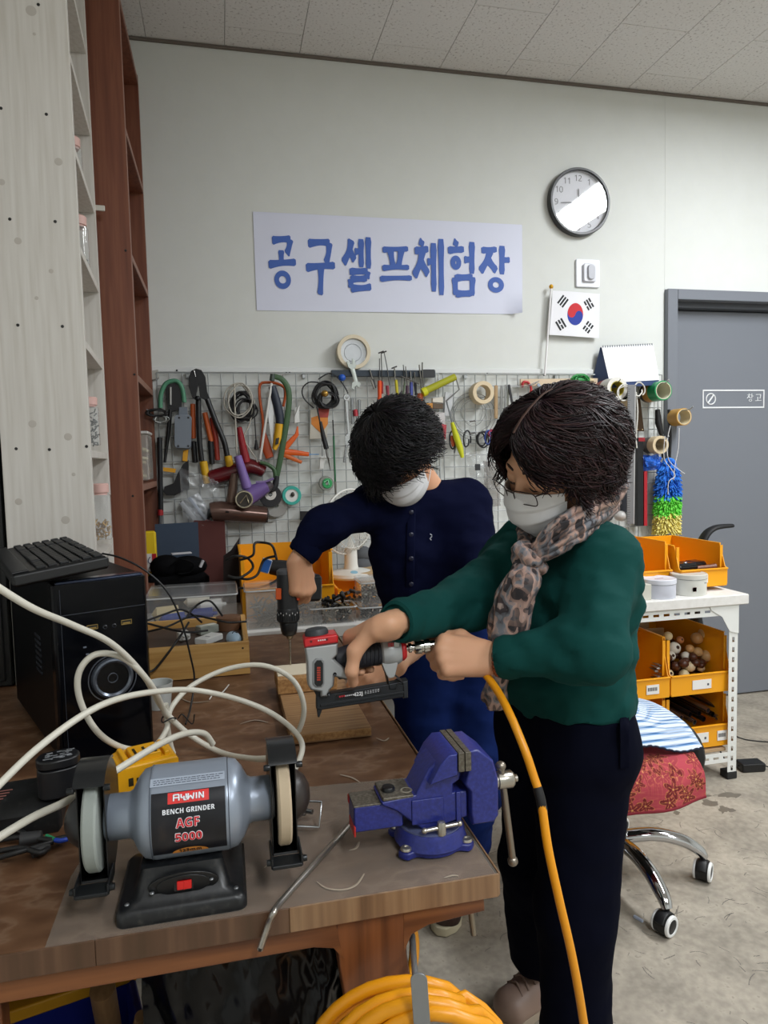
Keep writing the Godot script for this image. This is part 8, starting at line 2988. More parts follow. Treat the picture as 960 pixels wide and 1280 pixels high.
func wall_tools():
	var BK := "131315"
	var ST := "9a9a98"
	wtool("panel_hinge", "small clear plastic bracket at the wire panel's top left corner", "bracket", [193, 470], [["bracket", "b5b3ab", 0.3, 0.2, "p", [188, 464, 198, 462, 199, 473, 190, 475], 0.01, 0.012]])
	wtool("green_loop_cutter", "black cutter with a pale green arched handle at the panel's far left", "cutter", [215, 500], [["green_handle", "4f8a6c", 0.5, 0, "t", [200.5, 510, 201, 494, 206, 481, 214, 476.5, 222, 477, 228, 486, 230.5, 503], 2.7, 0.05, 4], ["body", BK, 0.5, 0, "p", [207, 478, 222, 474, 227, 488, 227, 512, 210, 516], 0.03, 0.02], ["blade", "a8a8a6", 0.3, 0.8, "t", [213, 484, 213, 506], 1.6, 0.055], ["shaft", BK, 0.5, 0, "t", [213, 512, 210, 545, 206, 578], [2.4, 2.2, 1.6], 0.045]])
	wtool("clear_clips", "bunch of black and clear clips hanging at the panel's left edge", "clips", [197, 518], [["clips", "1b1b1c", 0.4, 0, "c", [196, 516, 12, 4, 4, 0.9], 0.06], ["lenses", "a9aca8", 0.2, 0.3, "c", [200, 524, 8, 4, 3, 0.8], 0.06], ["pins", "d5d5d2", 0.2, 0.8, "t", [183, 512, 188, 514], 0.8, 0.06]])
	wtool("junction_box", "grey plastic junction box with four corner screws on the left panel", "box", [229, 540], [["case", "767e88", 0.45, 0, "p", [220.5, 519, 237, 519, 239.5, 522, 239, 558, 236.5, 560.5, 221, 560, 218.5, 557, 218.5, 522], 0.04, 0.045], ["tab", "6d757f", 0.45, 0, "p", [224, 509, 234, 509, 235, 520, 223.5, 520], 0.045, 0.02], ["screw", "2a2d31", 0.4, 0, "e", [224, 522, 1.2, 1.2, 0.003], 0.086], ["screw", "2a2d31", 0.4, 0, "e", [235.5, 522, 1.2, 1.2, 0.003], 0.086], ["screw", "2a2d31", 0.4, 0, "e", [223, 557.5, 1.2, 1.2, 0.003], 0.086], ["screw", "2a2d31", 0.4, 0, "e", [235.5, 557.5, 1.2, 1.2, 0.003], 0.086]])
	wtool("pruning_knife", "black-bladed tool with yellow collars below the grey junction box", "knife", [225, 600], [["blade", BK, 0.6, 0, "p", [229, 580, 236, 575, 236.5, 612, 230, 613, 219, 619, 208, 619, 204, 614, 206, 608, 217, 604, 222, 592], 0.03, 0.012], ["collar", "d79a17", 0.45, 0, "p", [229, 563, 235.5, 562, 234, 577, 228, 576], 0.03, 0.016], ["collar", "d79a17", 0.45, 0, "p", [204, 584, 220, 586, 219, 591, 204, 589], 0.035, 0.014], ["wire", ST, 0.3, 0.8, "t", [236, 575, 236, 600], 0.4, 0.045]])
	wtool("dark_pole", "long dark telescopic pole with a red band at the panel's left end", "pole", [199, 690], [["tube", "1e2023", 0.4, 0.2, "t", [199.5, 547, 201, 638], 3.0, 0.05], ["red_band", "a1252a", 0.4, 0, "t", [200.5, 637, 200.5, 644], 3.4, 0.05], ["lower_tube", "6e7073", 0.3, 0.6, "t", [200.5, 643, 199, 700], 2.0, 0.05]])
	wtool("bolt_cutter", "big black bolt cutter with two yellow rubber grips on the left panel", "bolt cutter", [250, 500], [["jaw", "19191b", 0.45, 0.3, "p", [236, 472, 239, 464, 245, 461, 252, 463, 257, 472, 259, 490, 262, 498, 256, 500, 250, 496, 248, 480, 244, 500, 240, 496, 236, 484], 0.04, 0.022], ["cutting_edge", "b0b0ac", 0.25, 0.9, "t", [242.5, 463, 244.5, 471], 0.7, 0.063], ["pivot", "2b2c2e", 0.3, 0.8, "e", [247, 498, 3.2, 3.2, 0.008], 0.064], ["handle", "121214", 0.4, 0, "t", [248, 498, 249, 545, 252, 576], 3.2, 0.05, 4], ["handle", "121214", 0.4, 0, "t", [258, 496, 270, 528, 280, 552, 284, 570], 3.2, 0.05, 4], ["grip", "d5a516", 0.55, 0, "t", [254, 577, 259, 604], 4.6, 0.05], ["grip", "d5a516", 0.55, 0, "t", [285, 570, 290, 598], 4.6, 0.05]])
	wtool("orange_snips", "orange-handled cutting pliers with black grips behind the bolt cutter", "pliers", [255, 530], [["handle", "c35a22", 0.45, 0, "t", [241, 505, 242, 548], 3.0, 0.03], ["handle", "c35a22", 0.45, 0, "t", [256, 516, 260, 534, 264, 552], 3.2, 0.03], ["grip", BK, 0.5, 0, "t", [242, 552, 244, 578], 3.4, 0.03], ["grip", BK, 0.5, 0, "t", [263, 551, 265, 580], 3.2, 0.03], ["red_handle", "a63a2a", 0.45, 0, "t", [265, 522, 270, 548, 272, 575], 3.2, 0.025]])
	wtool("clear_bag", "crumpled clear plastic bag of white packets hung over the bronze hair dryer", "bag", [250, 640], [["fold", "b5b8bc", 0.6, 0, "f", [226, 628, 248, 655], 3, 0.06], ["fold", "aab3c2", 0.6, 0, "f", [236, 622, 258, 650], 2, 0.062], ["red_print", "b03038", 0.5, 0, "c", [258, 653, 3, 3, 1.2, 0.7], 0.068]])
	film(get_node("clear_bag"), [224, 628, 248, 616, 270, 652, 244, 664], 0.04, "ccd0d4f0", 146)
	film(get_node("clear_bag"), [224, 584, 272, 600, 284, 664, 230, 668], 0.07, "e8ecf028", 141)
	wtool("cable_coil", "tangled coil of black and white leads with a plug hanging at left", "cable", [300, 500], [["black_lead", "141416", 0.5, 0, "c", [302, 508, 12, 17, 9, 0.9], 0.05], ["black_lead", "141416", 0.5, 0, "c", [307, 512, 11, 12, 6, 0.9], 0.06], ["white_lead", "b3aea2", 0.5, 0, "c", [298, 500, 15, 20, 3, 0.9], 0.065], ["white_lead", "b3aea2", 0.5, 0, "t", [293, 480, 294, 520, 296, 566], 1.0, 0.07, 3], ["white_lead", "b3aea2", 0.5, 0, "t", [318, 500, 312, 530, 305, 548, 318, 570, 322, 578], 0.8, 0.06, 3], ["hanging_lead", "141416", 0.5, 0, "t", [318, 520, 320, 550], 0.7, 0.06], ["plug", "141416", 0.5, 0, "t", [320, 550, 320.5, 562], [1.2, 3.0], 0.06]])
	wtool("red_hair_dryer", "dark glossy red hair dryer behind the purple one", "hair dryer", [290, 590], [["handle", "8d1723", 0.2, 0, "t", [299, 534, 303, 556, 308, 578], [3.0, 4.6, 5.5], 0.06, 3], ["barrel", "5c1119", 0.25, 0, "t", [262, 598, 290, 590, 312, 583, 330, 590], [9, 9.5, 10, 7], 0.045, 3]])
	wtool("bronze_hair_dryer", "metallic bronze hair dryer lying across the bottom of the tools", "hair dryer", [300, 640], [["barrel", "6a5148", 0.22, 0.5, "t", [264, 640, 275, 639, 310, 642, 333, 644], [11, 12.5, 11.5, 10], 0.075, 3], ["rear_grille", "1a1817", 0.5, 0, "t", [262, 639, 265, 640], 10, 0.075], ["handle", "7a6558", 0.3, 0.4, "t", [288, 632, 291, 610, 293, 592], [6, 5.6, 5], 0.065, 3], ["outlet", "2b2523", 0.5, 0, "t", [333, 644, 334.5, 644], 9, 0.075], ["switch", "1a1514", 0.4, 0, "e", [284, 640, 2.4, 1.2, 0.006], 0.117]])
	wtool("purple_hair_dryer", "purple hair dryer with a round gold-rimmed grille", "hair dryer", [305, 610], [["handle", "8068a8", 0.3, 0, "t", [297, 570, 303, 590, 309, 610], [4.6, 5.2, 6.4], 0.10, 3], ["barrel", "7a63a2", 0.28, 0, "t", [305, 625, 318, 616, 334, 608], [10, 10.5, 7], 0.10, 3], ["grille", "3f3a34", 0.4, 0.3, "r", [305, 624, 9.4, 0, 0.0], 0.135, 0.012], ["grille_rim", "b9b09a", 0.25, 0.8, "r", [305, 624, 10.4, 8.6, 0.0], 0.13, 0.022], ["grille_bar", "a59c82", 0.3, 0.7, "t", [300, 629, 308, 619, 311, 629], 0.7, 0.15]])
	wtool("grey_dryer_head", "rounded grey-lilac tool head resting by the purple hair dryer", "tool", [330, 607], [["head", "5d565a", 0.3, 0.1, "t", [320, 610, 330, 611, 340, 605], [6, 7, 4], 0.09, 3], ["lilac_edge", "7d6a9a", 0.3, 0, "t", [320, 603, 332, 602, 342, 598], 1.5, 0.105, 3]])
	wtool("grinding_disc", "dark grinding disc with a white centre hanging under the hacksaw", "disc", [338, 620], [["disc", "27272a", 0.7, 0, "r", [338, 620, 13.5, 3, 0], 0.045, 0.012], ["label", "d6d4ce", 0.6, 0, "r", [338, 618, 7, 2.5, 0], 0.0565, 0.002]])
	wtool("steel_disc", "pale steel disc hung low behind the dark grinding disc", "disc", [345, 634], [["disc", "b9b9b6", 0.35, 0.6, "r", [345, 632, 14, 3, 0], 0.03, 0.006]])
	wtool("green_hacksaw", "green-framed hacksaw with a white blade on the left panel", "hacksaw", [340, 600], [["frame", "3c5a38", 0.45, 0.1, "f", [340, 470, 352, 474, 360, 486, 361, 505, 357, 535, 351, 570, 346, 595, 343, 606], [3.0, 3.4, 3.6, 3.6, 3.6, 3.6, 3.4, 3], 0.07, 4], ["frame_arm", "3c5a38", 0.45, 0.1, "t", [325, 578, 335, 581, 343, 588, 344, 600], [2.0, 2.4, 2.6, 2.6], 0.07, 4], ["end_post", "4b5550", 0.4, 0.3, "t", [341, 468, 340, 476], 3.2, 0.07], ["blade", "cfcdc8", 0.35, 0.3, "f", [339.5, 479, 325, 574], 1.5, 0.075], ["handle", "232427", 0.5, 0, "t", [346, 595, 343, 609, 335, 612, 322, 608], [3.4, 4, 3.6, 3], 0.07, 4]])
	wtool("folding_saw", "white-bladed folding saw with a ribbed black and yellow handle", "saw", [345, 540], [["blade", "d9dadb", 0.3, 0.5, "p", [336, 490, 341, 484, 343, 508, 342, 530, 341, 557, 338, 545, 335, 520], 0.055, 0.004], ["handle", "232b3a", 0.5, 0, "t", [340, 483, 345, 500, 349, 518, 350, 530], [4.4, 5.2, 5.4, 5], 0.062, 3], ["yellow_grip", "d9a41b", 0.45, 0, "t", [349, 530, 347, 548, 343, 562], [5.2, 5.2, 2.5], 0.062, 3], ["lock", "26241f", 0.4, 0, "p", [345, 548, 349, 547, 348, 555, 344, 556], 0.075, 0.012]])
	wtool("caulking_gun", "orange caulking gun with its trigger sticking out to the right", "caulking gun", [335, 540], [["frame", "c2551e", 0.4, 0, "t", [326, 560, 329, 530, 325, 500, 325, 481, 335, 478, 348, 480, 357, 488, 354, 508], 1.7, 0.035, 3], ["cradle", "b84b1b", 0.4, 0, "f", [330, 540, 333, 560, 337, 572], [2, 6, 5], 0.04], ["trigger", "dd5d16", 0.4, 0, "f", [355, 565, 370, 566, 386, 568], [4.2, 3.4, 2.6], 0.05], ["trigger", "dd5d16", 0.4, 0, "f", [356, 560, 365, 550, 371, 543, 372, 533], [4, 3.2, 2.6, 0.8], 0.05], ["lever", "c9611f", 0.4, 0, "f", [354, 568, 365, 573, 377, 578], [3.2, 2.6, 2], 0.05], ["tip", "5fa0d8", 0.4, 0, "t", [386, 568, 399, 568], [0.6, 0.5], 0.05]])
	wtool("plastic_hook", "white plastic hook on the wires right of the green hacksaw", "hook", [371, 520], [["hook", "dcdcd8", 0.4, 0, "p", [368, 510, 374, 508, 374, 528, 368, 529], 0.028, 0.012], ["arm", "dcdcd8", 0.4, 0, "t", [369, 520, 374, 507], 0.8, 0.045]], "white plastic hooks")
	wtool("plastic_hook", "white plastic hook beside the soldering iron's tip", "hook", [402, 580], [["hook", "dcdcd8", 0.4, 0, "p", [400, 571, 407, 569, 404, 586, 399, 586], 0.028, 0.012], ["arm", "dcdcd8", 0.4, 0, "t", [401, 572, 414, 572], 0.8, 0.045]], "white plastic hooks")
	wtool("thread_tape", "teal-rimmed roll of white tape on the wires", "tape roll", [364, 619], [["rim", "3fae9f", 0.4, 0, "r", [364, 619, 11.6, 7.8, 0], 0.03, 0.03], ["face", "dfe0dc", 0.5, 0, "r", [364, 619, 8.2, 2.5, 0], 0.03, 0.027], ["hub", "4a4a44", 0.5, 0.3, "e", [366, 618, 2.4, 3.0, 0.008], 0.056]])
	wtool("soldering_iron", "soldering iron hanging from its coiled black lead over a printed card", "soldering iron", [405, 520], [["lead", BK, 0.45, 0, "c", [406, 494, 13, 15, 10, 1.0], 0.055], ["lead", BK, 0.45, 0, "c", [410, 500, 11, 9, 7, 1.0], 0.065], ["stray_lead", BK, 0.45, 0, "t", [392, 510, 380, 498, 378, 486, 386, 478, 398, 478], 0.8, 0.05, 4], ["stray_lead", BK, 0.45, 0, "t", [398, 474, 410, 467, 420, 470, 430, 482, 435, 492], 0.8, 0.05, 4], ["hanging_lead", BK, 0.45, 0, "t", [396, 508, 400, 528], 1.0, 0.07], ["card", "cdc8ba", 0.6, 0, "p", [388, 512, 410, 508, 409, 548, 387, 549], 0.03, 0.004], ["card_print", "d8832b", 0.5, 0, "p", [389, 522, 410, 516, 410, 530, 402, 542, 394, 535, 389, 530], 0.034, 0.002], ["card_print", "a93a2e", 0.5, 0, "p", [398, 510, 412, 510, 410, 522, 398, 522], 0.034, 0.003], ["brass_nut", "a5813f", 0.3, 0.8, "e", [406, 492, 4.5, 4, 0.012], 0.085], ["grip", "17171a", 0.5, 0, "t", [400.5, 527, 404, 545, 408, 561], [1.8, 3.0, 3.2], 0.075], ["barrel", ST, 0.3, 0.9, "t", [408, 562, 410, 572], 1.7, 0.075], ["tip", "55504a", 0.4, 0.7, "t", [410, 571, 413, 589], [1.2, 0.3], 0.075]])
	wtool("twisted_rope", "green twisted cord with a metal end on the wires", "cord", [418, 560], [["black_end", BK, 0.5, 0, "t", [416, 525, 417, 545], 0.8, 0.05], ["cord", "2f6b47", 0.5, 0, "t", [417, 545, 418, 575, 419, 602], 1.3, 0.05], ["metal_end", "8d8a84", 0.3, 0.8, "t", [419, 602, 420, 618], [1.6, 1.0], 0.05]])
	wtool("green_reel", "small green reel in a grey holder above the fan", "reel", [407, 604], [["holder", "8d9088", 0.4, 0.2, "r", [407, 604, 9, 5, 0], 0.03, 0.03], ["reel", "2f9a58", 0.4, 0, "r", [408, 604, 6.2, 2.2, 0], 0.035, 0.03], ["reel_key", "8fd0a5", 0.4, 0, "t", [405, 603, 410, 600, 411, 606], 0.8, 0.067]])
	wtool("black_clip_block", "small black block on the wires left of the fan", "block", [379, 645], [["block", "18181a", 0.5, 0, "p", [375, 639, 386, 639, 386, 650, 375, 650], 0.025, 0.02], ["green_peg", "6d9a78", 0.5, 0, "t", [389, 640, 389, 648], 1.0, 0.03]])
	wtool("combination_wrench", "chrome combination wrench hanging by the soldering iron", "wrench", [434, 520], [["ring", "c4c6c8", 0.2, 1.0, "r", [433, 497, 4.2, 2.2, 0], 0.04, 0.008], ["shaft", "c4c6c8", 0.2, 1.0, "f", [433, 501, 434, 520, 436, 545], [2.6, 2.2, 2.4], 0.044], ["jaw", "b9bbbd", 0.2, 1.0, "p", [431, 545, 436, 542, 440, 548, 437, 560, 431, 556], 0.04, 0.008]])
	wtool("wrench_bundle", "bunch of steel spanners hung low beside the cardigan woman's hair", "spanners", [440, 560], [["spanner", "a2a4a6", 0.25, 1.0, "f", [438, 552, 441, 575], 1.8, 0.05], ["spanner", "a2a4a6", 0.25, 1.0, "f", [433, 556, 430, 578], 1.6, 0.05], ["spanner", "8d8f91", 0.25, 1.0, "f", [440, 498, 441, 530], 2, 0.035], ["red_end", "b3303c", 0.4, 0, "t", [444, 512, 445, 520], 2.6, 0.05], ["spanner", "8d8f91", 0.25, 1.0, "f", [449, 500, 449, 540], 2.2, 0.035]])
	wtool("round_plate", "cream-rimmed round gauge plate above the magnetic tool bar", "plate", [441, 441], [["rim", "d8cbb0", 0.4, 0, "r", [441, 441, 21, 16.5, 0], 0.02, 0.03], ["face", "d5d9de", 0.18, 0.5, "r", [441, 441, 17, 0, 0], 0.022, 0.012], ["ring_groove", "9a9da2", 0.3, 0.6, "r", [441, 441, 11, 10.2, 0], 0.034, 0.0015]])
	wtool("open_wrench", "pale open-ended wrench stuck to the tool bar before the round plate", "wrench", [441, 470], [["upper_jaw", "b4bab4", 0.3, 0.5, "p", [433, 452, 435, 449.5, 437, 455, 440, 455, 440, 448, 444, 451, 445, 459, 440, 463, 435, 459], 0.06, 0.008], ["shaft", "b4bab4", 0.3, 0.5, "f", [440, 460, 443, 470, 445, 479], [3.2, 2.8, 3.2], 0.064], ["lower_jaw", "b4bab4", 0.3, 0.5, "p", [440, 478, 446, 476, 451, 480, 448, 485, 446, 482, 443, 484, 443, 488, 439, 485], 0.06, 0.008]])
	wtool("magnetic_bar", "dark magnetic tool bar with a blue knob along the panel's top", "tool bar", [478, 467], [["bar", "26303a", 0.4, 0.3, "p", [414, 463, 543, 463.5, 543, 471.5, 414, 470.5], 0.022, 0.03], ["blue_knob", "1c55b8", 0.35, 0, "e", [427.5, 472, 4.6, 4.2, 0.015], 0.066], ["bracket", "16191d", 0.4, 0, "p", [528, 462, 543, 462, 543, 472, 528, 472], 0.05, 0.012]])
	# screwdrivers and picks on the bar, each its own
	var sd := [
		["grey-handled pick left on the tool bar", [462, 462, 468, 482], 0.9, "77746f", [464, 475, 468, 486], 1.8, "8b8780"],
		["black-handled driver second on the tool bar", [464, 466, 466, 476], 0.7, "55534f", [466, 474, 469, 485], 1.7, "2b2a2a"],
		["orange-handled screwdriver on the tool bar", [474.5, 448, 474.5, 477], 0.7, "6b6a68", [474.5, 476, 474.5, 500], 3.0, "e0501a"],
		["tall T-headed driver with a dark shaft on the tool bar", [476.5, 440, 477.5, 478], 0.6, "4a4947", [478, 477, 478, 492], 1.4, "8f2a32"],
		["bent thin pick beside the T-headed driver", [480, 440, 484, 460, 487, 482], 0.6, "6b6a68", [484, 482, 485, 496], 2.4, "8c3040"],
		["yellow translucent screwdriver with a hammer-like head", [493, 459, 494, 476], 0.9, "8d8b84", [495, 475, 497, 500], 2.2, "c2b523"],
		["thin dark pick right of the yellow screwdriver", [504, 456, 506, 478], 0.6, "4d4c49", [506, 478, 503, 500], 1.2, "596a50"],
		["dark purple-handled screwdriver on the tool bar", [507, 458, 509, 482], 0.7, "7f7d79", [509, 482, 509, 502], 2.2, "4a2f44"],
		["blue-handled screwdriver on the tool bar", [513, 464, 514, 478], 1.0, "8a8987", [514, 478, 514, 502], 2.4, "4a55a0"],
		["black-handled screwdriver under the purple ones", [518, 465, 519, 480], 0.8, "77756f", [519, 478, 520, 494], 2.0, "1b1c20"],
		["hooked steel driver near the bar's right end", [524, 456, 526, 475], 0.9, "86837c", [526, 474, 527, 490], 1.2, "5e5c57"],
		["orange ball-handled screwdriver at the bar's right end", [528, 453, 528, 470, 530, 492], 0.9, "77756f", [525, 492, 525, 507], 4.2, "c25a26"],
	]
	for q in sd:
		var t := thing("screwdriver", q[0], "screwdriver", wl(q[1][0], q[1][1], 0.06), 0.0, "tools on the magnetic bar")
		var m := MB.new()
		wt(m, q[1], q[2], 0.06, 7, 3)
		obj("shaft", m, mat(q[3], 0.3, 0.8), t, true)
		m = MB.new()
		wt(m, q[4], [q[5] * 0.8, q[5], q[5] * 0.75, q[5] * 1.05], 0.06, 9, 4)
		obj("handle", m, mat(q[6], 0.35), t, true)
		if q[0].contains("head"):
			m = MB.new()
			wt(m, [q[1][0] - 3.5, q[1][1] + 1.5, q[1][0] + 3, q[1][1] - 1], 0.9, 0.06, 7)
			obj("head", m, mat("4a4947", 0.3, 0.8), t, true)
	wtool("steel_rod", "thin steel rod slanting across the right end of the tool bar", "rod", [515, 475], [["rod", "5d5b57", 0.3, 0.8, "t", [501, 470, 524, 480], 0.8, 0.075]])
	wtool("paint_roller", "lime-yellow paint roller with a bent wire and ribbed handle", "paint roller", [560, 520], [["roller", "a9a920", 0.5, 0, "t", [531, 489, 569, 471], [4.6, 4.8, 4.4], 0.07], ["roller_cap", "d0d02a", 0.4, 0, "t", [528, 491, 533, 488.5], 5.6, 0.07], ["wire", "7b7b7a", 0.3, 0.9, "t", [570, 473, 574, 487, 566, 494, 558, 501], 0.8, 0.07], ["shaft", "8b9092", 0.3, 0.8, "t", [558, 501, 565, 528], 1.0, 0.07], ["handle", "c9cc22", 0.45, 0, "t", [565, 528, 570, 545, 575, 560, 578, 572], [2.2, 4.2, 4.2, 2.0], 0.07, 3]])
	wtool("masking_tape", "roll of cream masking tape on the right panel behind the heads", "tape roll", [600, 492], [["roll", "d9c6a4", 0.6, 0, "r", [599, 492, 14.5, 9.5, 0], 0.03, 0.055]])
	wtool("wire_coil", "loose coil of thin grey steel wire below the masking tape", "wire", [590, 522], [["coil", "8d8f8d", 0.3, 0.7, "c", [590, 520, 25, 26, 3, 0.45], 0.035], ["coil", "9d9f9d", 0.3, 0.7, "c", [590, 515, 14, 15, 2, 0.45], 0.04], ["ferrule", "5b5a58", 0.3, 0.6, "t", [587, 527, 594, 526], 0.9, 0.05], ["ferrule", "5b5a58", 0.3, 0.6, "t", [587, 542, 594, 541], 0.9, 0.05]])
	wtool("small_brush", "small brown brush hung at the cardigan woman's hair", "brush", [545, 507], [["block", "5a4630", 0.5, 0, "p", [540, 504, 553, 505, 553, 511, 540, 511], 0.05, 0.02], ["stock", "c98a34", 0.5, 0, "p", [531, 504, 540, 504, 540, 512, 531, 512], 0.05, 0.02], ["bristles", "d5cfc2", 0.7, 0, "p", [540, 498, 553, 496, 553, 504, 540, 503], 0.045, 0.02]])
	wtool("blister_packs", "clear and red blister packs hanging behind the dark curls", "packs", [548, 530], [["pack", "d8d4d4", 0.3, 0, "p", [540, 515, 556, 516, 555, 540, 541, 540], 0.03, 0.012], ["red_card", "c2414c", 0.5, 0, "p", [550, 530, 558, 531, 557, 549, 549, 548], 0.045, 0.008], ["pack", "c7c9cb", 0.3, 0, "p", [556, 490, 566, 492, 564, 520, 555, 520], 0.03, 0.012]])
	wtool("scissors", "black and orange handled scissors below the lime roller", "scissors", [566, 550], [["loop", "17171a", 0.4, 0, "c", [565, 550, 4, 11, 1.1, 1.0], 0.045], ["loop", "17171a", 0.4, 0, "c", [582, 549, 4.5, 11, 1.1, 1.0], 0.045], ["orange_grip", "c75a2e", 0.4, 0, "f", [564, 545, 567, 558], 2.4, 0.05], ["blade", "77787a", 0.3, 0.8, "f", [572, 540, 568, 566], 1.2, 0.045]])
	wtool("wire_bundle", "small bundle of blue, black and red wires by the brown hair", "wire", [604, 549], [["black_wire", "1a1a1c", 0.4, 0, "c", [602, 549, 6, 9, 3, 1.0], 0.045], ["blue_wire", "26418c", 0.4, 0, "c", [609, 547, 4, 8, 2, 0.9], 0.05], ["red_wire", "9c2a48", 0.4, 0, "c", [613, 542, 4, 4, 2, 1.0], 0.05]])
	var hb := wtool("hanging_bags", "clear and grey plastic bags low on the panel between the two heads", "bags", [600, 600], [["clip", "2a2c30", 0.4, 0, "p", [594, 580, 600, 580, 600, 588, 594, 588], 0.085, 0.01]])
	film(hb, [582, 566, 614, 562, 620, 604, 590, 608], 0.05, "dfe3e438", 142)
	film(hb, [604, 576, 624, 580, 626, 632, 606, 634], 0.06, "77706a90", 143)
	wtool("file_set", "row of steel files and a wooden-handled tool on the right panel", "files", [625, 500], [["wooden_file", "a58a66", 0.6, 0, "f", [620, 482, 620, 523], 2.6, 0.035], ["file", "8b8c8a", 0.35, 0.8, "f", [627, 482, 626, 520], 1.6, 0.04], ["file", "8b8c8a", 0.35, 0.8, "f", [632, 481, 631, 520], 1.6, 0.045], ["file", "77786f", 0.35, 0.8, "f", [636, 483, 634, 515], 1.2, 0.045], ["black_file", "232325", 0.5, 0, "f", [636, 481, 640, 503], 1.8, 0.05]])
	wtool("red_pliers", "red-gripped pliers hung above the brown hair", "pliers", [656, 484], [["grip", "b8292e", 0.4, 0, "t", [653, 484, 654, 478, 660, 478, 664, 486, 662, 494], 1.7, 0.05, 3], ["hook", "8a8a88", 0.3, 0.9, "t", [640, 484, 658, 482, 672, 477], 0.5, 0.06]])
	wtool("wood_batten", "narrow beige wooden batten along the right panel's top", "batten", [700, 478], [["batten", "d4bfa2", 0.6, 0, "p", [650, 474, 752, 473, 752, 481, 650, 483], 0.028, 0.012]])
	wtool("hanging_hooks", "steel hooks and small pliers along the batten over the brown hair", "hooks", [690, 480], [["hook", "77787a", 0.3, 0.9, "t", [660, 483, 668, 480, 674, 476], 0.5, 0.07], ["hook", "77787a", 0.3, 0.9, "t", [690, 479, 698, 479, 701, 475], 0.5, 0.07], ["pliers", "9aa6b4", 0.4, 0.3, "f", [672, 480, 678, 488], 2.4, 0.05], ["pliers", "2e2c2d", 0.4, 0.3, "f", [702, 480, 711, 482], 2.4, 0.05]])
	wtool("green_wire_spool", "spool of bright green wire on the batten", "spool", [727, 474], [["core", "c9b48c", 0.6, 0, "t", [714, 475, 741, 476], 3.4, 0.06], ["wire", "1d8a3c", 0.4, 0, "c", [726, 475, 9, 6.5, 8, 0.8], 0.075], ["wire", "1d8a3c", 0.4, 0, "t", [720, 475, 733, 476], 5.4, 0.06]])
	# big tapes hung on pegs that stick out of the panel
	for q in [["red_tape_rolls", "white-faced roll with a red one behind it on a peg beside the calendar", [[0.03, 0.085, 15.5, "8a2a2c"], [0.085, 0.16, 16, "e2dfd8"]], 749, 490, 10.5, "b5a63c"],
			["green_tape_rolls", "green and tan tape rolls together on the peg nearest the door", [[0.02, 0.04, 14, "1d1c1b"], [0.04, 0.085, 14, "b98a3c"], [0.085, 0.15, 14, "1d8a52"]], 806, 492, 12.2, "cfcdb4"],
			["tan_tape_roll", "glossy tan packing tape roll on a peg over the grey door's edge", [[0.05, 0.125, 12.5, "c1913a"]], 835, 523, 11.2, "d9c9a4"],
			["beige_tape_roll", "beige masking tape roll with a dark one behind above the duster", [[0.03, 0.08, 12, "4a4340"], [0.08, 0.13, 13, "d6c3a0"]], 806, 557, 9.6, "b9a888"]]:
		var t := thing(q[0], q[1], "tape roll", wl(q[3], q[4], 0.03))
		var c := wl(q[3], q[4], 0.0)
		for s in q[2]:
			var m := MB.new()
			m.x = Transform3D(Basis(Vector3.RIGHT, PI / 2), Vector3(c.x, c.y, WZ))
			var ro: float = s[2] * K * 0.93
			var ri: float = q[5] * K * 0.93
			m.lathe([[ri, s[0]], [ro - 0.001, s[0]], [ro, s[0] + 0.001], [ro, s[1] - 0.001], [ro - 0.001, s[1]], [ri, s[1]]], 36)
			obj("roll", m, mat(s[3], 0.35), t, true)
			m = MB.new()
			m.x = Transform3D(Basis(Vector3.RIGHT, PI / 2), Vector3(c.x, c.y, WZ))
			m.lathe([[ri + 0.0002, s[0]], [ri - 0.003, s[0]], [ri - 0.003, s[1] + 0.0006], [ri + 0.0002, s[1] + 0.0006]], 36)
			obj("core", m, mat(q[6], 0.5), t, true)
		var m2 := MB.new()
		m2.tube([Vector3(c.x, c.y + q[5] * K * 0.8, WZ + 0.02), Vector3(c.x, c.y + q[5] * K * 0.8, WZ + 0.17), Vector3(c.x, c.y + q[5] * K * 0.8 + 0.012, WZ + 0.19)], 0.003, 7)
		obj("peg", m2, mat("c5c7c6", 0.3, 0.8), t, true)
	wtool("steel_ruler", "long grey steel ruler hanging down the right panel", "ruler", [788, 560], [["ruler", "8f8f92", 0.35, 0.7, "p", [784.5, 481, 795, 481, 793, 655, 783.5, 655], 0.19, 0.003], ["edge", "c9c9ca", 0.3, 0.6, "p", [793.5, 483, 795, 483, 793, 655, 791.7, 655], 0.1932, 0.0008]])
	var tk := MB.new()
	for i in 60:
		var y := 486 + i * 2.8
		wprism(tk, [785.0 - i * 0.016, y, 787.0 + (1.2 if i % 5 == 0 else 0.0), y, 787.0 + (1.2 if i % 5 == 0 else 0.0), y + 0.5, 785.0 - i * 0.016, y + 0.5], 0.193, 0.0005)
	obj("graduations", tk, mat("4b4b4e", 0.5), get_node("steel_ruler"), true)
	wtool("white_cord_loops", "white cord looped over the steel ruler's top", "cord", [790, 485], [["loop", "d5d3cb", 0.5, 0, "c", [779, 491, 8, 9, 2, 0.9], 0.17], ["loop", "d5d3cb", 0.5, 0, "c", [797, 487, 6, 8, 1.2, 0.9], 0.175], ["tail", "d5d3cb", 0.5, 0, "t", [795, 490, 797, 515, 795, 545, 796, 560], 1.0, 0.17, 4]])
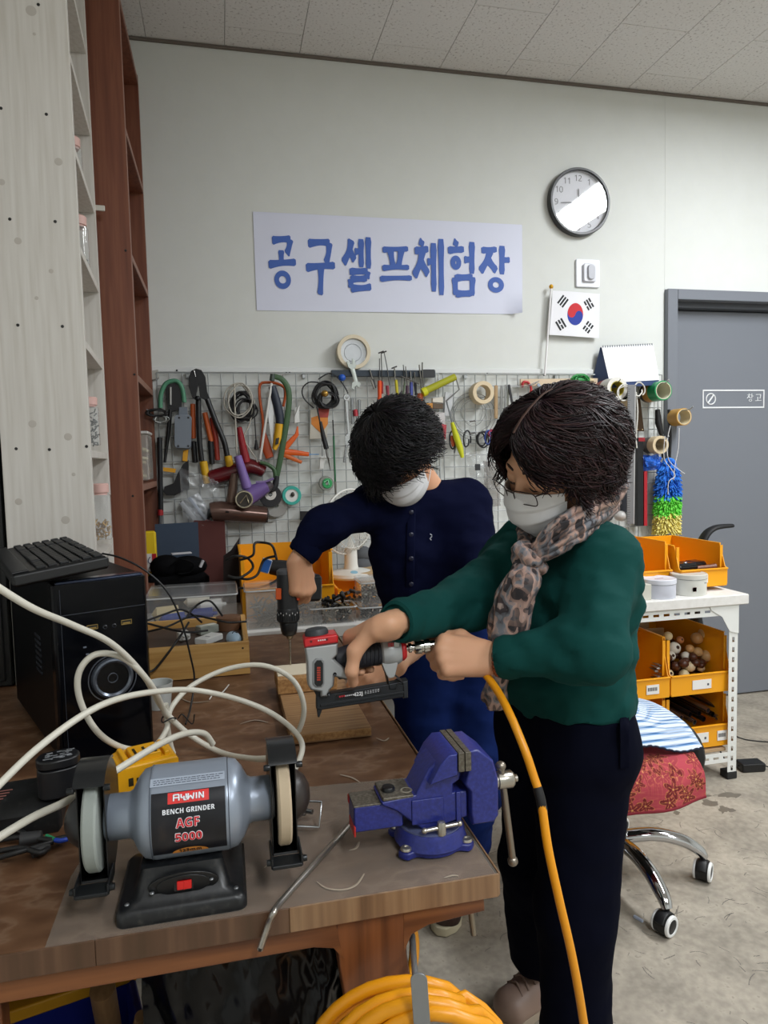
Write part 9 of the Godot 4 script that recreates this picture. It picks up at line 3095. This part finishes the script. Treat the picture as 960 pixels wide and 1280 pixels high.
	wtool("brown_scraper", "dark bronze triangular scraper behind the ruler", "scraper", [800, 520], [["blade", "4c3826", 0.35, 0.5, "p", [797, 498, 800, 498, 805, 539, 795, 539], 0.03, 0.006], ["rivet", "c9b48a", 0.3, 0.7, "e", [797, 537, 0.8, 0.8, 0.002], 0.037], ["rivet", "c9b48a", 0.3, 0.7, "e", [803, 537, 0.8, 0.8, 0.002], 0.037]])
	wtool("bronze_brush", "bronze-bristled brush between the brown hair and the ruler", "brush", [774, 515], [["bristles", "6e5c3e", 0.6, 0.2, "p", [763, 505, 783, 495, 785, 520, 784, 545, 776, 535, 768, 520], 0.04, 0.03], ["ferrule", "4d4a46", 0.3, 0.7, "p", [772, 486, 783, 484, 785, 500, 766, 504], 0.045, 0.025]])
	wtool("black_brush", "black-handled brush hanging under the green tape", "brush", [827, 530], [["handle", "151518", 0.5, 0, "t", [822, 512, 823, 528, 827, 543], [3.4, 4.6, 3.2], 0.07], ["stem", "1f2023", 0.5, 0, "t", [827, 543, 829, 572], 1.8, 0.07], ["cord", BK, 0.5, 0, "t", [836, 512, 838, 545, 837, 572], 2.0, 0.05]])
	# shaggy three-colour duster
	var t3 := thing("feather_duster", "shaggy blue, green and yellow duster hanging beside the grey door", "duster", wl(834, 620, 0.09))
	rng.seed = 31
	var axis := [wl(836, 573, 0.09), wl(836, 590, 0.09), wl(835, 628, 0.09), wl(833, 661, 0.09)]
	for band in [["blue_fringe", "1c62c4", 0.0, 0.52, "2d7fe0"], ["green_fringe", "5fcf3c", 0.47, 0.76, "7ae052"], ["yellow_fringe", "e3d26c", 0.72, 1.0, "f0e48e"]]:
		for tone in 2:
			var m := MB.new()
			for i in 330:
				var u := rng.randf_range(band[2], band[3])
				var p: Vector3 = axis[0].lerp(axis[3], u)
				var a := rng.randf() * TAU
				var wd: float = (0.05 + 0.02 * minf(u * 3.0, 1.0)) * (0.7 if u < 0.08 else 1.0)
				var e := Vector3(cos(a), -0.25, sin(a) * 0.8)
				var tip := p + e * wd * rng.randf_range(0.8, 1.05) + Vector3(0, -0.014, 0)
				m.tube([p, p.lerp(tip, 0.6) + Vector3(0, 0.006, 0), tip], [0.005, 0.007, 0.0025], 4)
			obj(band[0], m, mat(band[1] if tone == 0 else band[4], 0.8), t3, true).set_meta("kind", "stuff")
	var br := thing("blue_ribbon", "crumpled blue plastic ribbon at the duster's top left", "ribbon", wl(812, 578, 0.09))
	film(br, [799, 568, 826, 571, 829, 586, 801, 589], 0.07, "1d5ac4f0", 144)
	film(br, [806, 572, 822, 566, 824, 580, 808, 584], 0.095, "2a6ddaf0", 145)
	wtool("white_strings", "thin white strings hanging round the duster from the tan tape", "string", [845, 560], [["string", "dcdcdc", 0.5, 0, "t", [849, 535, 848, 560, 844, 580, 842, 600], 0.5, 0.16, 4], ["string", "dcdcdc", 0.5, 0, "t", [838, 532, 834, 552, 836, 575, 850, 588, 856, 592], 0.5, 0.165, 4], ["string", "dcdcdc", 0.5, 0, "t", [831, 545, 830, 572, 838, 585, 844, 595, 836, 602, 835, 618], 0.5, 0.17, 4]])
	wtool("red_level", "slim red and black level standing behind the ruler", "level", [805, 620], [["red_edge", "b3202c", 0.4, 0, "p", [803, 589, 807, 589, 807, 657, 803, 657], 0.05, 0.03], ["body", "17181b", 0.4, 0, "p", [795, 548, 802, 548, 802, 657, 795, 657], 0.05, 0.03], ["red_top", "8e1f28", 0.4, 0, "p", [796, 547, 804, 547, 804, 552, 796, 552], 0.05, 0.032]])
	wtool("dark_case", "navy-black case standing on the table behind the green shoulder", "case", [775, 610], [["case", "1a1d27", 0.5, 0, "p", [764, 585, 783, 583, 783, 640, 764, 640], 0.06, 0.06], ["white_strip", "dfe1e2", 0.5, 0, "t", [781, 608, 780, 621], 0.8, 0.125]])
	wtool("brown_bowl", "small brown bowl with clear packets behind the green shoulder", "bowl", [770, 632], [["bowl", "6d4a34", 0.4, 0, "t", [768, 626, 769, 632, 770, 637], [9, 7, 3.5], 0.14], ["packets", "b9b7b3", 0.3, 0, "e", [776, 645, 9, 7, 0.03], 0.16]])
